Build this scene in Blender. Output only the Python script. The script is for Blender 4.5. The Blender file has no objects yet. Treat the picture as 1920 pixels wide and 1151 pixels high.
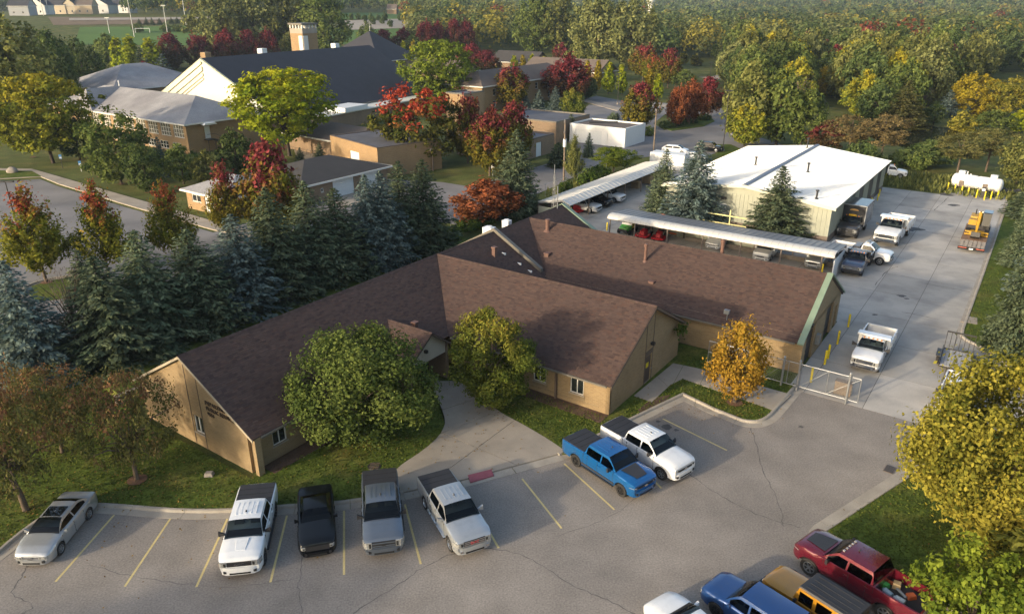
import bpy, bmesh, math, random
import numpy as np
from mathutils import Vector, Matrix

R = math.radians
scene = bpy.context.scene
COL = scene.collection

# ------------------------------------------------------------------ camera
FPX, CXP, CYP, HCAM = 1385.0, 960.0, 575.5, 25.5
PITCH = math.atan(570.0 / 1385.0)
cam_d = bpy.data.cameras.new('camera')
cam = bpy.data.objects.new('camera', cam_d); COL.objects.link(cam)
cam.location = (0, 0, HCAM)
cam.rotation_euler = (math.pi / 2 - PITCH, 0, 0)
cam_d.sensor_width = 36.0
cam_d.lens = 36.0 * FPX / 1920.0
cam_d.clip_start = 0.5
cam_d.clip_end = 20000.0
scene.camera = cam

# ------------------------------------------------------------------ light
SUN_AZ, SUN_EL = R(-124.5), R(14.0)
world = bpy.data.worlds.new('World'); scene.world = world
world.use_nodes = True
wn = world.node_tree
sky = wn.nodes.new('ShaderNodeTexSky'); sky.sky_type = 'NISHITA'
sky.sun_disc = False
sky.sun_elevation = SUN_EL
sky.sun_rotation = SUN_AZ
sky.air_density = 1.0; sky.dust_density = 3.5; sky.ozone_density = 1.0
bg = wn.nodes['Background']; bg.inputs['Strength'].default_value = 0.15
wn.links.new(sky.outputs['Color'], bg.inputs['Color'])
sd = bpy.data.lights.new('sun', 'SUN')
sd.energy = 2.2; sd.angle = R(1.6); sd.color = (1.0, 0.84, 0.61)
sun = bpy.data.objects.new('sun', sd); COL.objects.link(sun)
sdir = Vector((math.sin(SUN_AZ) * math.cos(SUN_EL), math.cos(SUN_AZ) * math.cos(SUN_EL), math.sin(SUN_EL)))
sun.rotation_euler = (-sdir).to_track_quat('-Z', 'Y').to_euler()
sun.location = sdir * 300

vs = scene.view_settings
vs.view_transform = 'Standard'; vs.look = 'None'; vs.gamma = 1.0; vs.use_curve_mapping = False
vs.exposure = 1.08
scene.render.engine = 'CYCLES'
cy = scene.cycles
cy.max_bounces = 5; cy.diffuse_bounces = 2; cy.glossy_bounces = 2; cy.transmission_bounces = 3
cy.transparent_max_bounces = 6; cy.volume_bounces = 0
cy.use_denoising = True
cy.caustics_reflective = False; cy.caustics_refractive = False

# ------------------------------------------------------------------ places
SP, CP = math.sin(PITCH), math.cos(PITCH)
def G(x, y, z=0.0):
    """ground point (at height z) seen at photograph pixel x, y"""
    a = (x - CXP) / FPX; b = -(y - CYP) / FPX
    dz = -SP + b * CP
    t = (z - HCAM) / dz
    return Vector((a * t, (CP + b * SP) * t, z))
def PJ(p):
    dz = p[2] - HCAM
    fw = p[1] * CP - dz * SP; up = p[1] * SP + dz * CP
    return CXP + FPX * p[0] / fw, CYP - FPX * up / fw
def height_at(p, ytop):
    lo, hi = p[2], 45.0
    for _ in range(40):
        m = (lo + hi) / 2
        if PJ((p[0], p[1], m))[1] > ytop: lo = m
        else: hi = m
    return lo - p[2]
AZ = R(35.2); SA, CA = math.sin(AZ), math.cos(AZ)
def W(u, v, z=0.0):
    return Vector((u * SA + v * CA, u * CA - v * SA, z))
def UV(p):
    return p[0] * SA + p[1] * CA, p[0] * CA - p[1] * SA
HEAD_U = math.atan2(CA, SA)          # heading angle (from +X) of the u axis
HEAD_V = math.atan2(-SA, CA)

# ------------------------------------------------------------------ materials
MATS = {}
def nodes(name):
    m = bpy.data.materials.new(name); m.use_nodes = True
    nt = m.node_tree
    for n in list(nt.nodes): nt.nodes.remove(n)
    out = nt.nodes.new('ShaderNodeOutputMaterial')
    MATS[name] = m
    return m, nt, out
def nn(nt, t, **kw):
    n = nt.nodes.new(t)
    for k, v in kw.items():
        if k in n.inputs: n.inputs[k].default_value = v
        else: setattr(n, k, v)
    return n
def mixc(nt, a, b, fac, mode='MIX'):
    n = nt.nodes.new('ShaderNodeMix'); n.data_type = 'RGBA'; n.blend_type = mode
    for s, v in ((6, a), (7, b), (0, fac)):
        if hasattr(v, 'is_output') or isinstance(v, bpy.types.NodeSocket): nt.links.new(v, n.inputs[s])
        else: n.inputs[s].default_value = (*v, 1) if s else v
    return n.outputs[2]
def ramp(nt, sock, lo, hi, a=0.0, b=1.0):
    n = nt.nodes.new('ShaderNodeMapRange')
    n.inputs[1].default_value = lo; n.inputs[2].default_value = hi
    n.inputs[3].default_value = a; n.inputs[4].default_value = b
    nt.links.new(sock, n.inputs[0]); return n.outputs[0]
def noise(nt, vec, scale, detail=4, rough=0.55):
    n = nn(nt, 'ShaderNodeTexNoise', Scale=scale, Detail=detail, Roughness=rough)
    nt.links.new(vec, n.inputs['Vector']); return n.outputs['Fac']
def mul(nt, a, b, op='MULTIPLY'):
    n = nt.nodes.new('ShaderNodeMath'); n.operation = op
    for i, v in enumerate((a, b)):
        if isinstance(v, bpy.types.NodeSocket): nt.links.new(v, n.inputs[i])
        else: n.inputs[i].default_value = v
    return n.outputs[0]

def pbr(name, col, rough=0.6, var=0.12, scale=3.0, fine=0.0, fscale=60.0, metal=0.0, coat=0.0, bump=0.0,
        world_co=False, col2=None, c2scale=0.6, c2lo=0.45, c2hi=0.65, spec=0.5, tint=False):
    m, nt, out = nodes(name)
    if world_co:
        vec = nt.nodes.new('ShaderNodeNewGeometry').outputs['Position']
    else:
        vec = nt.nodes.new('ShaderNodeTexCoord').outputs['Object']
    b = nn(nt, 'ShaderNodeBsdfPrincipled', Roughness=rough, Metallic=metal)
    b.inputs['Coat Weight'].default_value = coat; b.inputs['Coat Roughness'].default_value = 0.05
    b.inputs['Specular IOR Level'].default_value = spec
    c = tuple(col)
    base = c
    if col2 is not None:
        base = mixc(nt, c, col2, ramp(nt, noise(nt, vec, c2scale, 5, 0.6), c2lo, c2hi))
    if var > 0:
        f = ramp(nt, noise(nt, vec, scale), 0.25, 0.75, 1 - var, 1 + var)
        g = nt.nodes.new('ShaderNodeCombineColor')
        for i in range(3): nt.links.new(f, g.inputs[i])
        base = mixc(nt, base, g.outputs[0], 1.0, 'MULTIPLY')
    if fine > 0:
        f = ramp(nt, noise(nt, vec, fscale, 2), 0.25, 0.75, 1 - fine, 1 + fine)
        g = nt.nodes.new('ShaderNodeCombineColor')
        for i in range(3): nt.links.new(f, g.inputs[i])
        base = mixc(nt, base, g.outputs[0], 1.0, 'MULTIPLY')
    if tint:
        at = nn(nt, 'ShaderNodeAttribute', attribute_name='tint')
        base = mixc(nt, base, at.outputs['Color'], 1.0, 'MULTIPLY')
    if isinstance(base, tuple): b.inputs['Base Color'].default_value = (*base, 1)
    else: nt.links.new(base, b.inputs['Base Color'])
    if bump > 0:
        bn = nn(nt, 'ShaderNodeBump', Strength=bump, Distance=0.02)
        nt.links.new(noise(nt, vec, fscale if fine > 0 else scale * 8, 3), bn.inputs['Height'])
        nt.links.new(bn.outputs[0], b.inputs['Normal'])
    nt.links.new(b.outputs[0], out.inputs[0])
    return m

def brick_mat(name, c1, c2, mortar, bw=0.3, bh=0.1, var=0.12):
    m, nt, out = nodes(name)
    tc = nt.nodes.new('ShaderNodeTexCoord').outputs['Object']
    sp = nt.nodes.new('ShaderNodeSeparateXYZ'); nt.links.new(tc, sp.inputs[0])
    cb = nt.nodes.new('ShaderNodeCombineXYZ')
    nt.links.new(mul(nt, sp.outputs[0], sp.outputs[1], 'ADD'), cb.inputs[0]); nt.links.new(sp.outputs[2], cb.inputs[1])
    bt = nt.nodes.new('ShaderNodeTexBrick')
    bt.inputs['Color1'].default_value = (*c1, 1); bt.inputs['Color2'].default_value = (*c2, 1); bt.inputs['Mortar'].default_value = (*mortar, 1)
    bt.inputs['Scale'].default_value = 1.0
    bt.inputs['Brick Width'].default_value = bw; bt.inputs['Row Height'].default_value = bh
    bt.inputs['Mortar Size'].default_value = 0.012; bt.inputs['Mortar Smooth'].default_value = 0.2
    nt.links.new(cb.outputs[0], bt.inputs['Vector'])
    f = ramp(nt, noise(nt, tc, 0.5, 5), 0.25, 0.75, 1 - var, 1 + var)
    g = nt.nodes.new('ShaderNodeCombineColor')
    for i in range(3): nt.links.new(f, g.inputs[i])
    base = mixc(nt, bt.outputs['Color'], g.outputs[0], 1.0, 'MULTIPLY')
    # damp staining that rises from the ground in patches
    b = nn(nt, 'ShaderNodeBsdfPrincipled', Roughness=0.85)
    nt.links.new(base, b.inputs['Base Color'])
    bp = nn(nt, 'ShaderNodeBump', Strength=0.5, Distance=0.01)
    nt.links.new(bt.outputs['Fac'], bp.inputs['Height']); bp.invert = True
    nt.links.new(bp.outputs[0], b.inputs['Normal'])
    nt.links.new(b.outputs[0], out.inputs[0])
    return m

def leaf_mat(name, a, b, top=None, top2=None, lo=0.45, hi=0.75, trans=0.3, vary=0.25, spread=0.5):
    """a, b: leaf colours mixed leaf by leaf and clump by clump; top: autumn colour of the upper crown"""
    m, nt, out = nodes(name)
    at = nn(nt, 'ShaderNodeAttribute', attribute_name='tint')
    sp = nt.nodes.new('ShaderNodeSeparateColor'); nt.links.new(at.outputs['Color'], sp.inputs[0])
    r, g, h = sp.outputs[0], sp.outputs[1], sp.outputs[2]
    f = mul(nt, mul(nt, r, 0.45), mul(nt, g, 0.6), 'ADD')
    c = mixc(nt, a, b, f)
    if top is not None:
        t = mixc(nt, top, top2 or top, r)
        hh = mul(nt, h, mul(nt, mul(nt, g, 0.5, 'SUBTRACT'), spread), 'ADD')
        c = mixc(nt, c, t, ramp(nt, hh, lo, hi))
    oi = nt.nodes.new('ShaderNodeObjectInfo')
    v = ramp(nt, oi.outputs['Random'], 0, 1, 1 - vary, 1 + vary)
    k = mul(nt, v, ramp(nt, r, 0, 1, 0.75, 1.25))
    gc = nt.nodes.new('ShaderNodeCombineColor')
    for i in range(3): nt.links.new(k, gc.inputs[i])
    c = mixc(nt, c, gc.outputs[0], 1.0, 'MULTIPLY')
    d = nt.nodes.new('ShaderNodeBsdfDiffuse'); nt.links.new(c, d.inputs[0])
    tr = nt.nodes.new('ShaderNodeBsdfTranslucent'); nt.links.new(c, tr.inputs[0])
    mx = nt.nodes.new('ShaderNodeMixShader'); mx.inputs[0].default_value = trans
    nt.links.new(d.outputs[0], mx.inputs[1]); nt.links.new(tr.outputs[0], mx.inputs[2])
    nt.links.new(mx.outputs[0], out.inputs[0])
    return m

def paint(name, col, rough=0.28, metal=0.0, coat=1.0):
    return pbr(name, col, rough=rough, var=0.05, scale=1.5, metal=metal, coat=coat, col2=tuple(c * 0.86 + 0.012 for c in col), c2scale=2.2, c2lo=0.5, c2hi=0.72)
def glassy(name, col=(0.012, 0.015, 0.018), rough=0.04):
    return pbr(name, col, rough=rough, var=0.0, spec=0.8)

# ------------------------------------------------------------------ mesh building
class MB:
    def __init__(s): s.v = []; s.f = []; s.m = []; s.c = []
    def add(s, vs_, fs, mi=0, c=(1, 1, 1)):
        o = len(s.v); s.v.extend([tuple(p) for p in vs_])
        for f in fs: s.f.append([i + o for i in f]); s.m.append(mi); s.c.append(c)
        return s
    def poly(s, pts, mi=0, c=(1, 1, 1)): return s.add(pts, [list(range(len(pts)))], mi, c)
    def hexa(s, p, mi=0, c=(1, 1, 1)):   # p: 4 bottom (ccw), 4 top
        return s.add(p, [[3, 2, 1, 0], [4, 5, 6, 7], [0, 1, 5, 4], [1, 2, 6, 5], [2, 3, 7, 6], [3, 0, 4, 7]], mi, c)
    def box(s, x0, x1, y0, y1, z0, z1, mi=0, c=(1, 1, 1)):
        x0, x1 = min(x0, x1), max(x0, x1); y0, y1 = min(y0, y1), max(y0, y1)
        return s.hexa([(x0, y0, z0), (x1, y0, z0), (x1, y1, z0), (x0, y1, z0), (x0, y0, z1), (x1, y0, z1), (x1, y1, z1), (x0, y1, z1)], mi, c)
    def prism(s, pts, z0, z1, mi=0, c=(1, 1, 1)):   # 2-d outline, extruded
        a = sum(pts[i][0] * pts[(i + 1) % len(pts)][1] - pts[(i + 1) % len(pts)][0] * pts[i][1] for i in range(len(pts)))
        if a < 0: pts = pts[::-1]
        n = len(pts)
        vv = [(p[0], p[1], z0) for p in pts] + [(p[0], p[1], z1) for p in pts]
        ff = [list(range(n))[::-1], [i + n for i in range(n)]] + [[i, (i + 1) % n, (i + 1) % n + n, i + n] for i in range(n)]
        return s.add(vv, ff, mi, c)
    def extr(s, pts, d, mi=0, c=(1, 1, 1)):   # 3-d outline pushed along vector d
        n = len(pts); d = Vector(d)
        vv = [Vector(p) for p in pts] + [Vector(p) + d for p in pts]
        ff = [list(range(n)), [i + n for i in range(n)][::-1]] + [[(i + 1) % n, i, i + n, (i + 1) % n + n] for i in range(n)]
        return s.add(vv, ff, mi, c)
    def tube(s, p, q, r0, r1=None, n=8, mi=0, caps=True, c=(1, 1, 1)):
        return s.path([p, q], [r0, r0 if r1 is None else r1], n, mi, caps, c)
    def path(s, pts, rad, n=8, mi=0, caps=True, c=(1, 1, 1)):
        pts = [Vector(p) for p in pts]; o = []; ff = []
        if not hasattr(rad, '__len__'): rad = [rad] * len(pts)
        for i, p in enumerate(pts):
            d = (pts[min(i + 1, len(pts) - 1)] - pts[max(i - 1, 0)]).normalized()
            a = d.orthogonal().normalized() if i == 0 else (a - d * a.dot(d)).normalized()
            b = d.cross(a)
            for k in range(n):
                t = 2 * math.pi * k / n
                o.append(p + (a * math.cos(t) + b * math.sin(t)) * rad[i])
        for i in range(len(pts) - 1):
            for k in range(n):
                ff.append([i * n + k, i * n + (k + 1) % n, (i + 1) * n + (k + 1) % n, (i + 1) * n + k])
        if caps:
            ff.append(list(range(n))[::-1]); ff.append([(len(pts) - 1) * n + k for k in range(n)])
        return s.add(o, ff, mi, c)
    def lathe(s, prof, n=16, mi=0, M=None, c=(1, 1, 1)):   # prof: (r, z) around z
        o = []; ff = []
        for (r, z) in prof:
            for k in range(n):
                t = 2 * math.pi * k / n; o.append(Vector((r * math.cos(t), r * math.sin(t), z)))
        for i in range(len(prof) - 1):
            for k in range(n):
                ff.append([i * n + k, i * n + (k + 1) % n, (i + 1) * n + (k + 1) % n, (i + 1) * n + k])
        if M is not None: o = [M @ p for p in o]
        return s.add(o, ff, mi, c)
    def mesh(s, name, mats, org=(0, 0, 0), smooth=None, tint=False):
        me = bpy.data.meshes.new(name)
        ox, oy, oz = org
        me.from_pydata([(p[0] - ox, p[1] - oy, p[2] - oz) for p in s.v], [], s.f)
        for m in mats: me.materials.append(m)
        if len(mats) > 1: me.polygons.foreach_set('material_index', s.m)
        if smooth:
            me.polygons.foreach_set('use_smooth', [True] * len(s.f)); me.set_sharp_from_angle(angle=R(smooth))
        if tint:
            a = me.color_attributes.new('tint', 'FLOAT_COLOR', 'CORNER')
            buf = []
            for f, c in zip(s.f, s.c): buf.extend((*c, 1.0) * len(f))
            a.data.foreach_set('color', buf)
        me.update()
        return me
    def build(s, name, mat, parent=None, org=(0, 0, 0), smooth=None, tint=False, **tags):
        mats = [MATS[k] if isinstance(k, str) else k for k in (mat if isinstance(mat, (list, tuple)) else [mat])]
        return link(name, s.mesh(name, mats, org, smooth, tint), parent, **tags)

def link(name, data, parent=None, loc=None, rz=None, **tags):
    o = bpy.data.objects.new(name, data); COL.objects.link(o)
    if parent is not None: o.parent = parent
    if loc is not None: o.location = loc
    if rz is not None: o.rotation_euler = (0, 0, rz)
    for k, v in tags.items():
        if v: o[k] = v
    return o
def thing(name, label, category, loc=(0, 0, 0), rz=0.0, group=None):
    o = bpy.data.objects.new(name, None); COL.objects.link(o)
    o.empty_display_size = 0.2
    o.location = loc; o.rotation_euler = (0, 0, rz)
    o['label'] = label; o['category'] = category
    if group: o['group'] = group
    return o
def copy_tree(o, parent=None):
    c = o.copy(); COL.objects.link(c); c.parent = parent
    for ch in o.children: copy_tree(ch, c)
    return c

def offset_line(pts, d):
    """2-d polyline shifted d to its left"""
    out = []
    n = len(pts)
    for i in range(n):
        a = Vector(pts[max(i - 1, 0)][:2]); b = Vector(pts[i][:2]); c = Vector(pts[min(i + 1, n - 1)][:2])
        d1 = (b - a); d2 = (c - b)
        if d1.length < 1e-6: d1 = d2
        if d2.length < 1e-6: d2 = d1
        d1.normalize(); d2.normalize()
        n1 = Vector((-d1.y, d1.x)); n2 = Vector((-d2.y, d2.x))
        m = (n1 + n2); m.normalize()
        k = d / max(0.45, m.dot(n1))
        out.append(b + m * k)
    return out
def smooth_line(pts, n=4):
    """Catmull-Rom through the points"""
    P = [Vector(p[:2]) for p in pts]; out = []
    for i in range(len(P) - 1):
        p0 = P[max(i - 1, 0)]; p1 = P[i]; p2 = P[i + 1]; p3 = P[min(i + 2, len(P) - 1)]
        for k in range(n):
            t = k / n
            out.append(0.5 * ((2 * p1) + (p2 - p0) * t + (2 * p0 - 5 * p1 + 4 * p2 - p3) * t * t + (3 * p1 - p0 - 3 * p2 + p3) * t ** 3))
    out.append(P[-1]); return out
def clip_half(poly, p, n):
    """keep the part of a 2-d polygon with (x - p).n >= 0"""
    out = []
    for i in range(len(poly)):
        a = poly[i]; b = poly[(i + 1) % len(poly)]
        da = (a - p).dot(n); db = (b - p).dot(n)
        if da >= 0: out.append(a)
        if (da >= 0) != (db >= 0): out.append(a + (b - a) * (da / (da - db)))
    return out
def area(poly):
    return abs(sum(poly[i][0] * poly[(i + 1) % len(poly)][1] - poly[(i + 1) % len(poly)][0] * poly[i][1] for i in range(len(poly)))) / 2
# ------------------------------------------------------------------ setting: materials
GRASS = pbr('grass', (0.095, 0.110, 0.032), rough=0.95, var=0.30, scale=0.35, fine=0.35, fscale=9.0, world_co=True,
            col2=(0.165, 0.145, 0.050), c2scale=0.18, c2lo=0.48, c2hi=0.72, bump=0.8, spec=0.1)
LAWN = pbr('lawn_grass', (0.082, 0.112, 0.020), rough=0.95, var=0.34, scale=1.3, fine=0.50, fscale=8.0, world_co=True,
           col2=(0.180, 0.155, 0.045), c2scale=0.35, c2lo=0.50, c2hi=0.80, bump=1.0, spec=0.1)
FIELD = pbr('field_turf', (0.10, 0.17, 0.045), rough=0.95, var=0.1, scale=0.05, fine=0.1, fscale=1.0, world_co=True, spec=0.1)
DIRT = pbr('bare_soil', (0.20, 0.15, 0.10), rough=0.95, var=0.25, scale=0.2, fine=0.2, fscale=3.0, world_co=True, spec=0.1)
BEDSOIL = pbr('bed_soil', (0.13, 0.085, 0.06), rough=0.95, var=0.25, scale=1.2, fine=0.4, fscale=18.0, world_co=True, spec=0.1, bump=0.8)
ASPH = pbr('asphalt', (0.285, 0.252, 0.218), rough=0.88, var=0.20, scale=0.35, fine=0.26, fscale=11.0, world_co=True,
           col2=(0.240, 0.215, 0.190), c2scale=0.10, c2lo=0.42, c2hi=0.62, bump=0.35, spec=0.3)
ROAD = pbr('road_asphalt', (0.225, 0.212, 0.205), rough=0.9, var=0.18, scale=0.15, fine=0.18, fscale=12.0, world_co=True,
           col2=(0.165, 0.160, 0.160), c2scale=0.08, c2lo=0.42, c2hi=0.6, spec=0.3)
CONC = pbr('concrete', (0.37, 0.32, 0.26), rough=0.85, var=0.14, scale=0.5, fine=0.10, fscale=20.0, world_co=True,
           col2=(0.30, 0.265, 0.22), c2scale=0.35, c2lo=0.45, c2hi=0.68, bump=0.15, spec=0.3)
YARD = pbr('yard_concrete', (0.44, 0.41, 0.365), rough=0.85, var=0.16, scale=0.35, fine=0.10, fscale=16.0, world_co=True,
           col2=(0.33, 0.31, 0.285), c2scale=0.30, c2lo=0.46, c2hi=0.66, spec=0.3, tint=True)
KERBM = pbr('kerb_concrete', (0.37, 0.33, 0.275), rough=0.85, var=0.16, scale=1.2, fine=0.12, fscale=25.0, world_co=True, spec=0.3)
JOINT = pbr('joint_tar', (0.115, 0.104, 0.094), rough=0.8, var=0.3, scale=3.0, world_co=True)
LINE = pbr('line_paint', (0.62, 0.50, 0.22), rough=0.7, var=0.12, scale=2.0, fine=0.25, fscale=22.0, world_co=True)
REDPAD = pbr('red_pad', (0.34, 0.10, 0.12), rough=0.75, var=0.15, scale=4.0, world_co=True)
WATER = pbr('pond_water', (0.018, 0.022, 0.012), rough=0.08, var=0.2, scale=0.2, world_co=True)
MULCH = pbr('mulch', (0.17, 0.10, 0.065), rough=0.95, var=0.3, scale=3.0, world_co=True, spec=0.1)
for k, m in list(dict(grass=GRASS, lawn=LAWN, asph=ASPH, road=ROAD, conc=CONC, kerb=KERBM, joint=JOINT).items()): MATS[k] = m

# ------------------------------------------------------------------ terrain
def sst(a, b, x):
    t = min(1.0, max(0.0, (x - a) / (b - a))); return t * t * (3 - 2 * t)
def terr(x, y):
    d = math.hypot(x, y)
    if d < 230: return 0.0
    lf = sst(120, -160, x) if False else 1 - sst(-160, 120, x)
    z = 18 * sst(260, 640, d) * lf + 10 * sst(500, 1500, d) * (1 - lf)
    z += 62 * sst(900, 3300, d) + 5 * math.sin(x * 0.004 + 1) * math.sin(y * 0.0031) * sst(700, 1600, d)
    return z
def GT(px, py):
    """terrain point seen at a photograph pixel"""
    a = (px - CXP) / FPX; b = -(py - CYP) / FPX
    dx, dy, dz = a, CP + b * SP, -SP + b * CP
    t = 20.0
    while t < 6000:
        x, y, z = dx * t, dy * t, HCAM + dz * t
        if z <= terr(x, y): break
        t *= 1.004
    return Vector((dx * t, dy * t, terr(dx * t, dy * t)))

rings = [0, 30, 80, 150, 230] + [230 + 30 * i for i in range(1, 20)] + [800 + 80 * i for i in range(1, 40)] + [4200, 4800]
NA = 120
mb = MB(); vv = []; ff = []
for r in rings:
    for k in range(NA):
        t = 2 * math.pi * k / NA; x, y = r * math.cos(t), r * math.sin(t)
        vv.append((x, y, terr(x, y) - 0.03))
for i in range(len(rings) - 1):
    for k in range(NA): ff.append([i * NA + k, (i + 1) * NA + k, (i + 1) * NA + (k + 1) % NA, i * NA + (k + 1) % NA])
mb.add(vv, ff); mb.build('ground', GRASS, smooth=60, kind='structure')

def px(*pts): return [G(x, y).to_2d() for x, y in pts]
def sheet(name, pts, z, mat, th=0.02, **tags):
    tags.setdefault('kind', 'structure')
    return MB().prism([tuple(p) for p in pts], z - th, z).build(name, mat, **tags)
def patch(name, c, n, mat, dz=0.12, kind='structure'):
    """draped far patch between four pixel corners"""
    P = [GT(*q) for q in c]; m = MB(); v = []; f = []
    for i in range(n + 1):
        for j in range(n + 1):
            a, b = i / n, j / n
            p = (P[0] * (1 - a) + P[1] * a) * (1 - b) + (P[3] * (1 - a) + P[2] * a) * b
            v.append((p.x, p.y, terr(p.x, p.y) + dz))
    for i in range(n):
        for j in range(n): f.append([i * (n + 1) + j, (i + 1) * (n + 1) + j, (i + 1) * (n + 1) + j + 1, i * (n + 1) + j + 1])
    m.add(v, f); return m.build(name, mat, kind=kind)

# --- parking lot in front
edge_front = smooth_line(px((-330, 1290), (-120, 1125), (0, 1052), (60, 1003), (120, 965), (185, 962), (320, 972), (427, 972), (537, 964), (645, 956), (760, 937)), 3)
edge_walk = px((760, 937), (870, 914), (1060, 862))
edge_b = smooth_line(px((1060, 862), (1120, 833), (1205, 790), (1283, 752)), 3)
edge_isl = px((1283, 752), (1330, 775), (1385, 797)) + smooth_line(px((1400, 800), (1428, 801), (1455, 790), (1478, 765), (1510, 727)), 3)
edge_right = px((1760, 838), (1690, 880)) + smooth_line(px((1525, 985), (1516, 998), (1525, 1010)), 3) + px((1640, 1080), (1760, 1148), (1960, 1270))
lot = edge_front + edge_walk[1:] + edge_b[1:] + edge_isl[1:] + [W(49.6, -9.8).to_2d(), W(49.6, 8).to_2d()] + px((1800, 812)) + edge_right + px((2100, 1420), (960, 1700), (-500, 1500))
sheet('parking_lot', lot, 0.0, ASPH)

def kerb(name, line, gutter=0.5, top=0.14, left=True, sec=3.0, root=None):
    """gutter pan and raised kerb on the left of a line, laid in cast sections"""
    prof = [(0.0, -0.02), (0.0, 0.012), (gutter, 0.006), (gutter + 0.05, top - 0.02), (gutter + 0.09, top), (gutter + 0.22, top), (gutter + 0.24, top - 0.03), (gutter + 0.24, -0.02)]
    s = 1 if left else -1
    # resample so that sections end at joints
    P = [Vector(p[:2]) for p in line]; L = [0.0]
    for a, b in zip(P, P[1:]): L.append(L[-1] + (b - a).length)
    rows = [offset_line(P, s * d) for d, _ in prof]
    def at(row, t):
        for i in range(len(L) - 1):
            if t <= L[i + 1] + 1e-9:
                k = (t - L[i]) / max(1e-9, L[i + 1] - L[i]); return row[i] * (1 - k) + row[i + 1] * k
        return row[-1]
    n = max(1, int(round(L[-1] / sec)))
    if root is None: root = link(name, None, kind='structure')
    for q in range(n):
        t0 = L[-1] * q / n + 0.012; t1 = L[-1] * (q + 1) / n - 0.012
        ts = [t0] + [t for t in L if t0 + 0.05 < t < t1 - 0.05] + [t1]
        m = MB(); v = []; f = []
        for t in ts:
            for r, (d, z) in zip(rows, prof): p = at(r, t); v.append((p.x, p.y, z))
        k = len(prof)
        for i in range(len(ts) - 1):
            for j in range(k):
                a = [i * k + j, i * k + (j + 1) % k, (i + 1) * k + (j + 1) % k, (i + 1) * k + j]
                f.append(a[::-1] if left else a)
        f.append(list(range(k)) if left else list(range(k))[::-1]); f.append([(len(ts) - 1) * k + j for j in range(k)][::-1 if left else 1])
        m.add(v, f); m.build('kerb_section', KERBM, root)
    return root
kerb('kerb', edge_front)
edge_bi = edge_b + edge_isl[1:]
kerb('kerb', edge_bi)
kerb('kerb', edge_right)
# flush apron where the walk meets the lot
ap = edge_walk; apo = offset_line(ap, 0.62)
aproot = link('walk_apron', None, kind='structure')
for i in range(len(ap) - 1):
    nseg = 2
    for q in range(nseg):
        a0, a1 = q / nseg + 0.004, (q + 1) / nseg - 0.004
        l = lambda A, B, t: A * (1 - t) + B * t
        MB().prism([tuple(l(ap[i], ap[i + 1], a0)), tuple(l(ap[i], ap[i + 1], a1)), tuple(l(apo[i], apo[i + 1], a1)), tuple(l(apo[i], apo[i + 1], a0))], -0.02, 0.02).build('apron_slab', KERBM, aproot)

# --- entrance walk: slabs with open joints
def slab_split(name, poly, cuts, z0, z1, mat, piece, gap=0.02, parent=None, tint=None):
    polys = [[Vector(p[:2]) for p in poly]]
    for (a, b) in cuts:
        a, b = Vector(a[:2]), Vector(b[:2]); d = (b - a).normalized(); n = Vector((-d.y, d.x)); nx = []
        for q in polys:
            for s in (1, -1):
                r = clip_half(q, a + n * s * gap / 2, n * s)
                if len(r) > 2 and area(r) > 0.05: nx.append(r)
        polys = nx
    root = parent or link(name, None, kind='structure')
    for q in polys:
        c = (1, 1, 1) if tint is None else tuple([tint.uniform(0.86, 1.1)] * 3)
        MB().prism([tuple(p) for p in q], z0, z1, 0, c).build(piece, mat, root, tint=tint is not None)
    return root
walkL = smooth_line(px((735, 925), (737, 893), (752, 874), (790, 848), (820, 822), (834, 796), (829, 770), (817, 742), (806, 716)), 4)
walkR = smooth_line(px((858, 716), (893, 737), (935, 772), (985, 800), (1035, 830), (1066, 852)), 4)
aw = offset_line(edge_walk, 0.66)
walk = [Vector(p) for p in walkL] + [Vector(p) for p in walkR] + [aw[2], aw[1], aw[0]]
slab_split('entrance_walk', walk, [(px((843, 880))[0], px((897, 840))[0]), (px((840, 818))[0], px((980, 878))[0]), (px((830, 770))[0], px((905, 745))[0]), (px((935, 772))[0], px((824, 815))[0])], -0.02, 0.09, CONC, 'walk_slab', gap=0.035)
MB().prism([tuple(p) for p in px((877, 893), (921, 882), (926, 893), (882, 906))], 0.02, 0.104).build('warning_pad', REDPAD, kind='structure')
# --- side walk past the wing
sw = px((1188, 744), (1262, 683), (1306, 692), (1484, 742), (1452, 772), (1390, 750), (1280, 712), (1256, 724), (1222, 756))
slab_split('side_walk', sw, [(px((1230, 706))[0], px((1262, 735))[0]), (px((1330, 690))[0], px((1308, 730))[0]), (px((1375, 700))[0], px((1345, 745))[0]), (px((1425, 715))[0], px((1392, 760))[0]), (px((1285, 680))[0], px((1262, 722))[0])], -0.02, 0.105, CONC, 'walk_slab', gap=0.03)

# --- lawns (raised behind the kerbs)
lawn_a = [Vector(p) for p in offset_line(edge_front, 0.66)][:-1] + [Vector(p) for p in walkL] + [W(38.2, -29.5).to_2d(), W(20.5, -33.0).to_2d(), W(20.5, -46.2).to_2d(), W(64.5, -46.2).to_2d(), W(64.5, -55.5).to_2d(), W(20, -58.2).to_2d(), W(8, -60).to_2d(), W(-8, -64).to_2d()]
sheet('lawn', lawn_a, 0.085, LAWN, 0.1)
lawn_b = [W(38.3, -29.2).to_2d()] + [Vector(p) for p in walkR][1:] + [Vector(p) for p in offset_line(edge_bi, 0.66)] + [W(49.8, -11.2).to_2d(), W(52.0, -11.2).to_2d(), W(52.0, -29).to_2d(), W(38.6, -29).to_2d()]
sheet('lawn', lawn_b, 0.08, LAWN, 0.1)
lawn_c = [Vector(p) for p in offset_line(edge_right, 0.66)] + px((2250, 1260), (2300, 900), (2050, 800), (1830, 815))
sheet('lawn', lawn_c, 0.085, LAWN, 0.1)
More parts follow.
